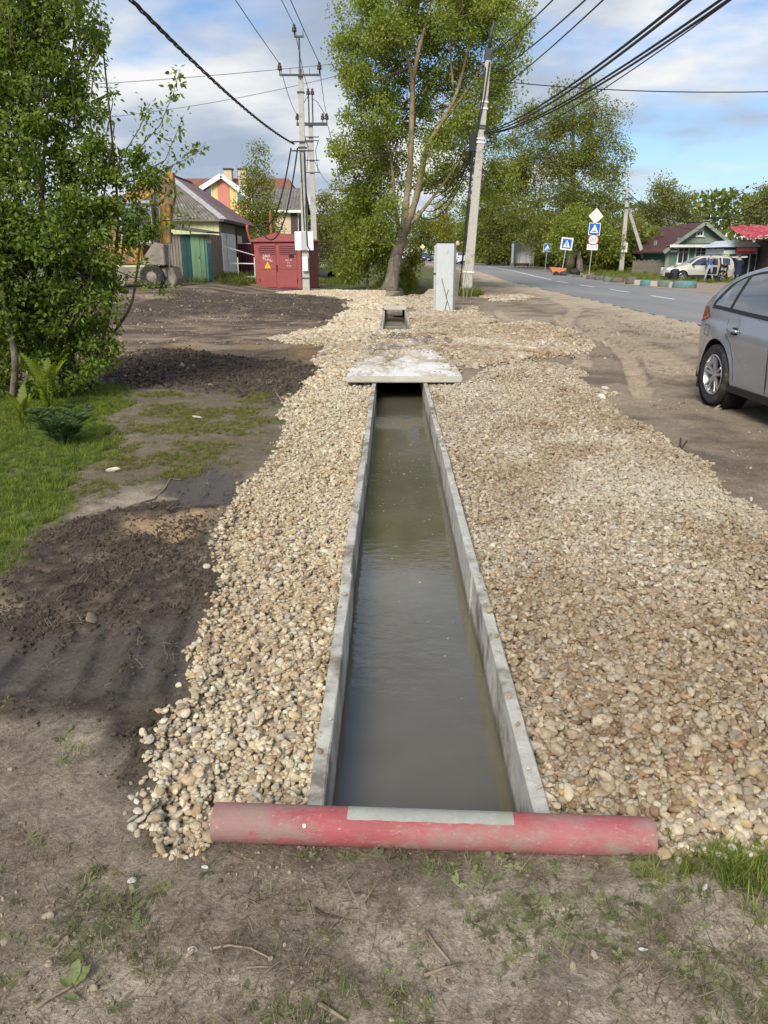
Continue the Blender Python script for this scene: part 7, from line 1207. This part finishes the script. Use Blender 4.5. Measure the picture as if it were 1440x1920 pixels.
    def toppatch(c, nm, s0, s1, k0, k1, mat, off=0.008, parent=None):
        def g(u, v):
            s = s0+(s1-s0)*u; ze = c.ztop(s)-c.crown; ye = c.w(s, ze); a = k0+(k1-k0)*v; q = abs(a); x = math.acos(min(1, q**1.25)); return (s, math.copysign(ye*q, a), ze+c.crown*math.sin(x)**0.9+off)
        return MB().grid(g, 10, 18).build(nm, mat, parent or c.t, smooth=True)
    def wheel(c, wx_, side, spokes=5, detail=True, steer=0.0):
        t = MB(); r = c.r; hw = 0.105; y0 = side*(c.plan_w(wx_)-hw+0.005)
        pr = [(r*0.66, -hw*0.92), (r*0.80, -hw*1.02), (r*0.93, -hw), (r*0.985, -hw*0.82), (r, -hw*0.5), (r, -hw*0.18), (r*0.975, -hw*0.14), (r*0.975, -hw*0.08), (r, -hw*0.04), (r, hw*0.5), (r*0.985, hw*0.82), (r*0.93, hw), (r*0.80, hw*1.02), (r*0.66, hw*0.92)]
        wo = t.lathe(pr, 56, 'y').build('wheel', MAT['rubber'], c.t, smooth='auto', loc=(wx_, y0, r)); wo.rotation_euler = (0, 0, steer); so_ = side*hw
        mb = MB(); mb.lathe([(r*0.665, so_*0.95), (r*0.64, so_*1.0), (r*0.61, so_*0.85), (r*0.59, -so_*0.3), (r*0.02, -so_*0.32)], 44, 'y'); rm = mb.build('rim', MAT['rim'], wo, smooth='auto')
        MB().lathe([(0, so_*0.15), (r*0.57, so_*0.12), (r*0.57, so_*0.05)], 30, 'y').build('brake_disc', MAT['well'], wo)
        if detail:
            for k in range(spokes):
                for da in (-0.17, 0.17):
                    a = 2*math.pi*k/spokes + math.pi/2; MB().beam((r*0.10*math.cos(a+da*2), so_*0.66, r*0.10*math.sin(a+da*2)), (r*0.62*math.cos(a+da), so_*0.88, r*0.62*math.sin(a+da)), 0.030, 0.03, (0, 1, 0)).build('spoke', MAT['rim'], wo, bevel=0.006)
            for k in range(56):
                a = 2*math.pi*k/56; MB().beam((r*1.001*math.cos(a), -hw*0.86, r*1.001*math.sin(a)), (r*1.001*math.cos(a+0.07), -hw*0.24, r*1.001*math.sin(a+0.07)), 0.012, 0.012, (math.cos(a), 0, math.sin(a))).build('tread_block', MAT['rubber'], wo) if k < 0 else None
        else:
            for k in range(spokes): a = 2*math.pi*k/spokes; MB().beam((0, so_*0.7, 0), (r*0.6*math.cos(a), so_*0.86, r*0.6*math.sin(a)), 0.05, 0.03, (0, 1, 0)).build('spoke', MAT['rim'], wo)
        MB().lathe([(0.0, so_*0.82), (r*0.10, so_*0.80), (r*0.15, so_*0.62), (r*0.15, so_*0.3)], 18, 'y').build('hub_cap', MAT['rim'], wo, smooth='auto'); return wo
# --- the grey hatchback parked at the right; nose towards the camera, its right side seen
top = [(0, 0.72), (0.02, 0.86), (0.06, 0.97), (0.11, 1.02), (0.18, 1.075), (0.30, 1.165), (0.45, 1.265), (0.60, 1.335), (0.80, 1.395), (1.05, 1.44), (1.5, 1.475), (2.1, 1.475), (2.5, 1.41), (2.75, 1.30), (3.05, 1.12), (3.3, 1.0), (3.7, 0.94), (4.05, 0.84), (4.25, 0.72), (4.36, 0.52)]
plan = [(0, 0.66), (0.03, 0.73), (0.08, 0.785), (0.2, 0.845), (0.4, 0.885), (0.7, 0.905), (1.2, 0.912), (3.2, 0.912), (3.7, 0.885), (4.0, 0.82), (4.2, 0.70), (4.3, 0.58), (4.36, 0.40)]
prof = [(0, 0.90), (0.20, 0.955), (0.30, 0.975), (0.38, 0.972), (0.55, 0.985), (0.74, 1.0), (0.80, 0.998), (0.86, 0.972), (0.93, 0.962), (1.0, 0.945)]
cxy = G(1329, 762); hd = R(-87.5)
pg_ = paint('grey_metallic', (0.30, 0.325, 0.38), 0.6, 0.24)
rear_s = 0.78; ox = cxy.x+0.905*math.sin(-hd+0)*1.0; ln = Vector((math.cos(hd), math.sin(hd))); rt = Vector((ln.y, -ln.x)); org = Vector((cxy.x, cxy.y)) - rt*0.90 - ln*rear_s
zc_ = g1(cxy.x, cxy.y)+0.03
car = Car('parked_hatchback', 'grey metallic hatchback parked on the earth at the right edge', (org.x, org.y, zc_), hd, pg_, top, plan, [(0, 1.0), (0.6, 1.0), (2.9, 0.90), (4.36, 0.85)], prof, (rear_s, rear_s+2.65), 0.315, 4.36)
for s in (rear_s, rear_s+2.65):
    for sd_ in (-1, 1): car.wheel(s, sd_, 5, True)
bl = lambda s: car.f(car.belt, s)
def up_(s): return car.ztop(s)-0.115-0.03*max(0, 1-(s-0.5)/0.4)
for sd_ in (-1, 1):
    g0 = car.patch('window_surround', 0.44, 3.05, lambda s: bl(s)-0.022, lambda s: max(bl(s)-0.015, min(up_(s)+0.028, bl(s)+1.15*(s-0.40))), MAT['black'], sd_, 0.004, 60, 8)
    car.patch('quarter_window', 0.52, 0.88, lambda s: bl(s)+0.012, lambda s: max(bl(s)+0.014, min(up_(s), bl(s)+1.05*(s-0.49))), MAT['glass'], sd_, 0.008, 24, 8, g0)
    car.patch('rear_window', 0.94, 1.78, lambda s: bl(s)+0.012, up_, MAT['glass'], sd_, 0.008, 20, 8, g0); car.patch('front_window', 1.86, 2.9, lambda s: bl(s)+0.012, lambda s: max(bl(s)+0.02, up_(s)), MAT['glass'], sd_, 0.008, 20, 8, g0)
    car.line('belt_trim', [(s, bl(s)-0.018) for s in np.linspace(0.46, 3.0, 40)], 0.008, MAT['chrome' if False else 'black'], sd_, 0.006)
    car.patch('tail_lamp', 0.012, 0.44, lambda s: 0.80+0.20*max(0, s-0.04), lambda s: 0.905+0.085*min(1, s/0.1)-0.10*max(0, (s-0.24)/0.20)**1.6, MAT['lampred'], sd_, 0.010, 30, 6)
    for pts in ([(0.93, 1.0), (0.92, 0.86), (0.96, 0.74), (1.08, 0.66), (1.16, 0.52), (1.20, 0.34), (1.21, 0.25)], [(1.82, 0.95), (1.83, 0.7), (1.83, 0.26)], [(1.21, 0.252), (1.82, 0.262), (2.8, 0.262)], [(2.82, 0.27), (2.85, 0.6), (2.93, 0.88)]): car.line('door_gap', pts, 0.0035, MAT['well'], sd_, 0.0)
    car.patch('sill_trim', 1.14, 3.08, lambda s: 0.19, lambda s: 0.262, MAT['black'], sd_, 0.012, 20, 3)
    for s0 in (1.02, 1.95):
        h_ = MB().tube([(s0, sd_*(car.w(s0, 0.79)+0.004), 0.795), (s0+0.03, sd_*(car.w(s0, 0.79)+0.036), 0.80), (s0+0.17, sd_*(car.w(s0+0.2, 0.79)+0.036), 0.795), (s0+0.205, sd_*(car.w(s0+0.2, 0.79)+0.004), 0.79)], [0.016, 0.018, 0.018, 0.015], 8).build('door_handle', pg_, car.t, smooth=True); car.patch('handle_recess', s0+0.05, s0+0.17, lambda s: 0.755, lambda s: 0.825, MAT['well'], sd_, 0.003, 8, 4, h_)
    car.patch('headlamp', 3.72, 4.22, lambda s: 0.66, lambda s: 0.66+0.15*(1-(s-3.72)/0.6), MAT['lampw'], sd_, 0.01, 20, 5); MB().box(-0.02, 0, 0, 0.1, 0.16, 0.12).build('mirror', pg_, car.t, loc=(2.75, sd_*0.93-(0.16 if sd_ < 0 else 0), 0.93), bevel=0.03)
    MB().box(-0.012, -0.10, 0, 0.012, 0.10, 0.27).build('mud_flap', MAT['black'], car.t, loc=(rear_s-car.arch-0.005, sd_*(0.80), 0.13), rot=(0, R(6), 0), bevel=0.004)
    car.line('fuel_flap_gap' if sd_ < 0 else 'panel_gap', [(0.40, 0.80), (0.40, 0.70), (0.52, 0.69), (0.54, 0.79), (0.47, 0.81), (0.40, 0.80)], 0.0025, MAT['well'], sd_, 0.0); car.line('bumper_gap', [(0.03, 0.80), (0.12, 0.70), (0.34, 0.665)], 0.003, MAT['well'], sd_, 0.0)
car.toppatch('rear_screen', 0.16, 0.56, -0.86, 0.86, MAT['glass']); car.toppatch('windscreen', 2.5, 3.18, -0.92, 0.92, MAT['glass']); MB().tube([(0.9, 0, 1.47), (0.85, 0, 1.50), (0.72, 0, 1.62)], [0.03, 0.02, 0.004], 8).build('aerial', MAT['black'], car.t, smooth=True)
MB().box(-0.02, -0.26, 0.46, 0.0, 0.26, 0.57).build('number_plate', MAT['plate'], car.t, loc=(-0.004, 0, 0)); MB().box(0, -0.26, 0.40, 0.02, 0.26, 0.51).build('number_plate', MAT['plate'], car.t, loc=(4.362, 0, 0))
# --- silver SUV with a door and the tailgate open, nose to the left
YD = 55.5; pd = at(1240, 526, YD); pd2 = at(1368, 526, YD); ps_ = paint('silver_beige', (0.55, 0.52, 0.44), 0.35, 0.35); zs = g1(pd.x+2, YD)
Ls = min(4.6, (pd2.x-pd.x)); topS = [(0, 0.85), (0.03, 1.05), (0.1, 1.35), (0.25, 1.58), (0.5, 1.66), (1.5, 1.70), (2.2, 1.67), (2.6, 1.52), (3.05, 1.18), (3.3, 1.10), (3.9, 1.02), (Ls-0.2, 0.86), (Ls-0.06, 0.7), (Ls, 0.55)]; planS = [(0, 0.74), (0.1, 0.82), (0.4, 0.88), (1, 0.91), (3.2, 0.91), (Ls-0.5, 0.87), (Ls-0.15, 0.72), (Ls, 0.5)]
sv = Car('silver_suv', 'silver SUV with open rear door and raised tailgate outside the shop', (pd.x+Ls, YD, zs), math.pi, ps_, topS, planS, [(0, 1.05), (Ls, 1.0)], prof, (0.85, 0.85+2.67), 0.345, Ls, sill=0.30)
for s in (0.85, 3.52):
    for sd_ in (-1, 1): sv.wheel(s, sd_, 5, False)
def upS(s): return max(1.06, sv.ztop(s)-0.13)
for sd_ in (-1, 1):
    sv.patch('front_window', 1.95, 2.95, lambda s: 1.06, upS, MAT['glass'], sd_, 0.008); sv.patch('rear_window', 0.95, 1.85, lambda s: 1.06, upS, MAT['glass'], sd_, 0.008); sv.patch('quarter_window', 0.35, 0.85, lambda s: 1.08, lambda s: upS(s)-0.02, MAT['glass'], sd_, 0.008); sv.patch('sill_trim', 1.25, 3.15, lambda s: 0.30, lambda s: 0.44, MAT['black'], sd_, 0.015); sv.patch('headlamp', 3.7, Ls-0.08, lambda s: 0.72, lambda s: 0.9, MAT['lampw'], sd_, 0.012); sv.line('door_gap', [(1.9, 0.4), (1.9, 1.06)], 0.006, MAT['well'], sd_, 0); sv.patch('bumper_trim', 3.95, Ls-0.02, lambda s: 0.34, lambda s: 0.60, MAT['black'], sd_, 0.012)
    MB().box(-0.05, 0, 0, 0.08, 0.18, 0.14).build('mirror', MAT['black'], sv.t, loc=(2.85, sd_*0.92-(0.18 if sd_ < 0 else 0), 1.05))
for sd_ in (-1, 1): MB().tube([(0.5, sd_*0.6, 1.70), (0.6, sd_*0.6, 1.75), (2.0, sd_*0.6, 1.75), (2.1, sd_*0.6, 1.69)], 0.02, 6).build('roof_rail', MAT['iron'], sv.t, smooth=True)
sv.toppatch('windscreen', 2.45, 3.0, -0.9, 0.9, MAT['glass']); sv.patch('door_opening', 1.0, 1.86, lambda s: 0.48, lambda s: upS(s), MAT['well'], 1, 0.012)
dr = MB().prism([(0, 0.45), (0.85, 0.42), (0.95, 1.03), (0.85, 1.55), (0.25, 1.58), (0, 1.05)], -0.03, 0.03, 'y').build('open_door', ps_, sv.t, loc=(1.88, 0.93, 0), rot=(0, 0, R(118))); MB().prism([(0.08, 1.07), (0.82, 1.07), (0.76, 1.48), (0.28, 1.5)], 0.031, 0.036, 'y').build('door_glass', MAT['glass'], dr); MB().prism([(0.08, 1.07), (0.82, 1.07), (0.76, 1.48), (0.28, 1.5)], -0.036, -0.031, 'y').build('door_glass', MAT['glass'], dr); MB().box(0.06, -0.05, 0.5, 0.8, -0.031, 0.95).build('door_lining', MAT['black'], dr)
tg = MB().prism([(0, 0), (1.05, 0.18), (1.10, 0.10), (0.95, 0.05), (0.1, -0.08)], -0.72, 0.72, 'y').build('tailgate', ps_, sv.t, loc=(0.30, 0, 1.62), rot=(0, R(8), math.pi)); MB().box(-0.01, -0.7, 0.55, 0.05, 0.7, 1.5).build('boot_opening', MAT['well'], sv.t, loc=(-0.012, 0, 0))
# --- far cars on the road
def far_car(name, label, px, py, Y, hd_, pm_, rear):
    p = at(px, py, Y); L4 = 4.3; tp4 = [(0, 0.72), (0.05, 0.95), (0.5, 1.02), (0.75, 1.12), (1.15, 1.40), (1.8, 1.46), (2.3, 1.42), (2.9, 1.10), (3.2, 0.98), (3.9, 0.86), (4.2, 0.72), (4.3, 0.5)]; pl4 = [(0, 0.70), (0.1, 0.80), (0.5, 0.86), (3.6, 0.86), (4.1, 0.74), (4.3, 0.5)]
    dv = Vector((math.cos(hd_), math.sin(hd_))); c = Car(name, label, (p.x-dv.x*L4/2, Y-dv.y*L4/2, np.interp(Y, _ty, _tz)+0.02), hd_, pm_, tp4, pl4, [(0, 0.95), (L4, 0.9)], prof, (0.8, 3.4), 0.32, L4)
    for s in (0.8, 3.4):
        for sd_ in (-1, 1): c.wheel(s, sd_, 5, False)
    uu = lambda s: max(0.98, c.ztop(s)-0.12)
    for sd_ in (-1, 1): c.patch('side_window', 0.95, 2.85, lambda s: 0.97, uu, MAT['glass'], sd_, 0.008); c.patch('tail_lamp', 0.01, 0.22, lambda s: 0.74, lambda s: 0.9, MAT['lampred'], sd_, 0.01); c.patch('headlamp', 3.8, 4.26, lambda s: 0.58, lambda s: 0.72, MAT['lampw'], sd_, 0.01); MB().box(-0.05, 0, 0, 0.07, 0.16, 0.12).build('mirror', pm_, c.t, loc=(2.75, sd_*0.88-(0.16 if sd_ < 0 else 0), 0.95))
    c.toppatch('windscreen', 2.3, 3.0, -0.9, 0.9, MAT['glass']); c.toppatch('rear_screen', 0.7, 1.2, -0.85, 0.85, MAT['glass']); MB().box(-0.02, -0.26, 0.5, 0, 0.26, 0.61).build('number_plate', MAT['plate'], c.t, loc=(-0.003, 0, 0)); MB().box(0, -0.26, 0.34, 0.02, 0.26, 0.45).build('number_plate', MAT['plate'], c.t, loc=(4.303, 0, 0)); MB().box(0, -0.45, 0.47, 0.02, 0.45, 0.60).build('grille', MAT['black'], c.t, loc=(4.29, 0, 0)); MB().box(-0.02, -0.6, 0.24, 0.03, 0.6, 0.40).build('bumper_trim', MAT['black'], c.t, loc=(-0.003, 0, 0))
far_car('oncoming_car', 'dark blue car coming round the bend towards the camera', 793, 490, 138, R(-68), paint('dark_blue', (0.03, 0.045, 0.09), 0.3), False)
far_car('receding_car', 'white car driving away between cabinet and leaning pole', 861, 494, 108, R(102), paint('car_white', (0.72, 0.73, 0.74), 0.0), True)
# ---------------------------------------------------------------- people outside the shop
def person(label, loc, rz, J, cols, seed=0):
    """J: joints; one skinned body; fingers as short chains"""
    t = thing('person', label, 'person', loc, rz); V = []; E = []; Rd = []; reg = []
    def v(p, r0, g): V.append(p); Rd.append(r0); reg.append(g); return len(V)-1
    def e(a, b_): E.append((a, b_)); return b_
    P_ = {k: Vector(p) for k, p in J.items()}; pel = v(P_['pelvis'], 0.135, 'legs'); ab = e(pel, v(P_['pelvis'].lerp(P_['chest'], 0.5), 0.135, 'top')); ch = e(ab, v(P_['chest'], 0.15, 'top')); nk = e(ch, v(P_['neck'], 0.058, 'skin')); hd0 = e(nk, v(P_['head']-(P_['head']-P_['neck']).normalized()*0.06, 0.075, 'skin')); hd1 = e(hd0, v(P_['head']+(P_['head']-P_['neck']).normalized()*0.03, 0.092, 'hat')); e(hd1, v(P_['head']+(P_['head']-P_['neck']).normalized()*0.11, 0.06, 'hat'))
    for s in 'lr':
        a = e(ch, v(P_['sho_'+s], 0.075, 'top')); a = e(a, v(P_['sho_'+s].lerp(P_['elb_'+s], 0.5), 0.062, 'top')); a = e(a, v(P_['elb_'+s], 0.05, 'top')); a = e(a, v(P_['wri_'+s], 0.036, 'top')); d = (P_['wri_'+s]-P_['elb_'+s]).normalized(); pm_ = e(a, v(P_['wri_'+s]+d*0.06, 0.034, 'skin')); side = d.cross(Vector((0, 1, 0.3))).normalized()
        for k, ln in enumerate((0.075, 0.085, 0.08, 0.065)):
            o_ = side*(k-1.5)*0.020; f0 = e(pm_, v(P_['wri_'+s]+d*0.10+o_, 0.010, 'skin')); f1 = e(f0, v(P_['wri_'+s]+d*(0.10+ln*0.55)+o_+Vector((0, 0, -0.008)), 0.009, 'skin')); e(f1, v(P_['wri_'+s]+d*(0.10+ln)+o_+Vector((0, 0, -0.022)), 0.008, 'skin'))
        th = e(pm_, v(P_['wri_'+s]+d*0.055+side*0.045, 0.011, 'skin')); e(th, v(P_['wri_'+s]+d*0.10+side*0.055, 0.009, 'skin'))
        h_ = e(pel, v(P_['hip_'+s], 0.10, 'legs')); h_ = e(h_, v(P_['hip_'+s].lerp(P_['kne_'+s], 0.5), 0.088, 'legs')); h_ = e(h_, v(P_['kne_'+s], 0.065, 'legs')); h_ = e(h_, v(P_['kne_'+s].lerp(P_['ank_'+s], 0.4), 0.062, 'legs')); h_ = e(h_, v(P_['ank_'+s], 0.046, 'legs')); e(h_, v(P_['toe_'+s], 0.042, 'shoe'))
    me = bpy.data.meshes.new('body'); me.from_pydata([tuple(p) for p in V], E, []); o = bpy.data.objects.new('body', me); C.objects.link(o); o.modifiers.new('skin', 'SKIN'); o.modifiers.new('sub', 'SUBSURF').levels = 1
    sk = me.skin_vertices[0].data
    for i, r0 in enumerate(Rd): sk[i].radius = (r0, r0); sk[i].use_root = (i == 0)
    bpy.context.view_layer.update(); m2 = bpy.data.meshes.new_from_object(o.evaluated_get(bpy.context.evaluated_depsgraph_get())); bpy.data.objects.remove(o)
    names = list(cols); 
    for nme in names: m2.materials.append(cols[nme])
    VA = np.array([tuple(p) for p in V])
    for pl in m2.polygons: pl.material_index = names.index(reg[int(np.argmin(((VA-np.array(pl.center))**2).sum(1)))]); pl.use_smooth = True
    m2.name = 'body'; bd = link('body', m2, t); hp = P_['head']; up = (P_['head']-P_['neck']).normalized(); fw = Vector(J.get('face', (0, -1, 0))).normalized(); rg = fw.cross(up).normalized()
    for sg in (-1, 1): MB().lathe([(0.011, 0), (0.008, 0.006), (0, 0.009)], 8).build('eye', MAT['ink'], t, loc=hp+fw*0.083+rg*0.032*sg, rot=(math.pi/2, 0, 0)); MB().lathe([(0.02, -0.01), (0.026, 0.0), (0.018, 0.012)], 8).build('ear', cols['skin'], t, loc=hp+rg*0.088*sg-up*0.01)
    MB().beam(hp+fw*0.08-up*0.0, hp+fw*0.108-up*0.035, 0.026, 0.03).build('nose', cols['skin'], t); MB().beam(hp+fw*0.084-up*0.062-rg*0.022, hp+fw*0.084-up*0.062+rg*0.022, 0.008, 0.008).build('mouth', MAT['signr'], t)
    if 'coat' in cols:      # long coat skirt
        pz_ = P_['pelvis']; MB().lathe([(0.205, 0.28), (0.20, 0.05), (0.22, -0.2), (0.25, -0.45)], 18, c=(pz_.x, pz_.y, pz_.z)).build('coat_skirt', cols['coat'], t, smooth=True)
    return t
skin = M('skin', (0.45, 0.27, 0.19), 0.6, 0.08, 6, 0); jeans = M('light_jeans', (0.30, 0.36, 0.42), 0.85, 0.15, 8, 0.2); bjack = M('blue_jacket', (0.05, 0.09, 0.20), 0.8, 0.2, 8, 0.3); dark = M('black_cloth', (0.015, 0.013, 0.014), 0.85, 0.3, 8, 0.2); khaki = M('khaki_trousers', (0.09, 0.075, 0.055), 0.9, 0.2, 8, 0.2); navy = M('navy_cloth', (0.012, 0.018, 0.045), 0.85, 0.25, 8, 0.2); hair = M('dark_hair', (0.03, 0.022, 0.016), 0.8, 0.2, 20, 0.3); shoe = MAT['black']
def stand(hh=1.74, spread=0.12, lean=0.0, step=0.0):
    k = hh/1.74; d = dict(pelvis=(0, 0, 0.95), chest=(0, -0.02-lean*0.5, 1.32), neck=(0, -lean*0.8, 1.50), head=(0, -0.02-lean, 1.62), sho_l=(0.18, -lean*0.6, 1.42), sho_r=(-0.18, -lean*0.6, 1.42), elb_l=(0.25, 0.02-lean*0.5, 1.14), elb_r=(-0.25, 0.02-lean*0.5, 1.14), wri_l=(0.2, -0.14-lean*0.5, 0.96), wri_r=(-0.2, -0.14-lean*0.5, 0.96), hip_l=(0.1, 0, 0.9), hip_r=(-0.1, 0, 0.9), kne_l=(0.1+spread*0.6, -0.03+step, 0.5), kne_r=(-0.1-spread*0.6, -0.03-step, 0.5), ank_l=(0.1+spread, 0.02+step, 0.07), ank_r=(-0.1-spread, 0.02-step, 0.07), toe_l=(0.12+spread, -0.14+step, 0.035), toe_r=(-0.12-spread, -0.14-step, 0.035)); return {a: tuple(x*k for x in b_) for a, b_ in d.items()}
def put(px, py, Y): p = at(px, py, Y); return (p.x, Y, g1(p.x, Y))
person('person in blue quilted jacket and pale jeans at the open car door', put(1328, 527, 54.2), math.pi, stand(1.78, 0.16, 0.05), dict(top=bjack, legs=jeans, skin=skin, hat=bjack, shoe=shoe))
person('person in long dark navy coat standing by the shop door', put(1381, 529, 53.6), R(160), stand(1.70, 0.04), dict(top=navy, legs=navy, skin=skin, hat=navy, shoe=shoe, coat=navy))
J = dict(pelvis=(0, 0.12, 0.88), chest=(0, -0.26, 1.08), neck=(0, -0.42, 1.10), head=(0, -0.55, 1.08), face=(0, -0.5, -0.85), sho_l=(0.18, -0.30, 1.08), sho_r=(-0.18, -0.30, 1.08), elb_l=(0.24, -0.40, 0.82), elb_r=(-0.24, -0.40, 0.82), wri_l=(0.14, -0.48, 0.60), wri_r=(-0.14, -0.48, 0.60), hip_l=(0.1, 0.10, 0.84), hip_r=(-0.1, 0.10, 0.84), kne_l=(0.14, -0.02, 0.47), kne_r=(-0.14, -0.02, 0.47), ank_l=(0.14, 0.06, 0.07), ank_r=(-0.14, 0.06, 0.07), toe_l=(0.16, -0.10, 0.035), toe_r=(-0.16, -0.10, 0.035))
person('person in black jacket and khaki trousers bending forward behind the SUV', put(1355, 527, 54.8), R(-25), J, dict(top=dark, legs=khaki, skin=skin, hat=hair, shoe=shoe))
J = dict(pelvis=(0, 0.18, 0.34), chest=(0, -0.06, 0.68), neck=(0, -0.16, 0.84), head=(0, -0.24, 0.93), face=(0, -1, -0.4), sho_l=(0.19, -0.08, 0.78), sho_r=(-0.19, -0.08, 0.78), elb_l=(0.26, -0.28, 0.58), elb_r=(-0.26, -0.28, 0.58), wri_l=(0.12, -0.46, 0.44), wri_r=(-0.12, -0.46, 0.44), hip_l=(0.11, 0.16, 0.32), hip_r=(-0.11, 0.16, 0.32), kne_l=(0.22, -0.22, 0.46), kne_r=(-0.2, -0.22, 0.44), ank_l=(0.18, 0.04, 0.07), ank_r=(-0.18, 0.04, 0.07), toe_l=(0.2, -0.12, 0.035), toe_r=(-0.2, -0.12, 0.035))
person('person in dark navy clothes squatting at the front wheel of the SUV', put(1264, 527, 54.1), R(165), J, dict(top=navy, legs=dark, skin=skin, hat=hair, shoe=shoe))
print('all', round(time.time()-T0, 1), len(bpy.data.objects))
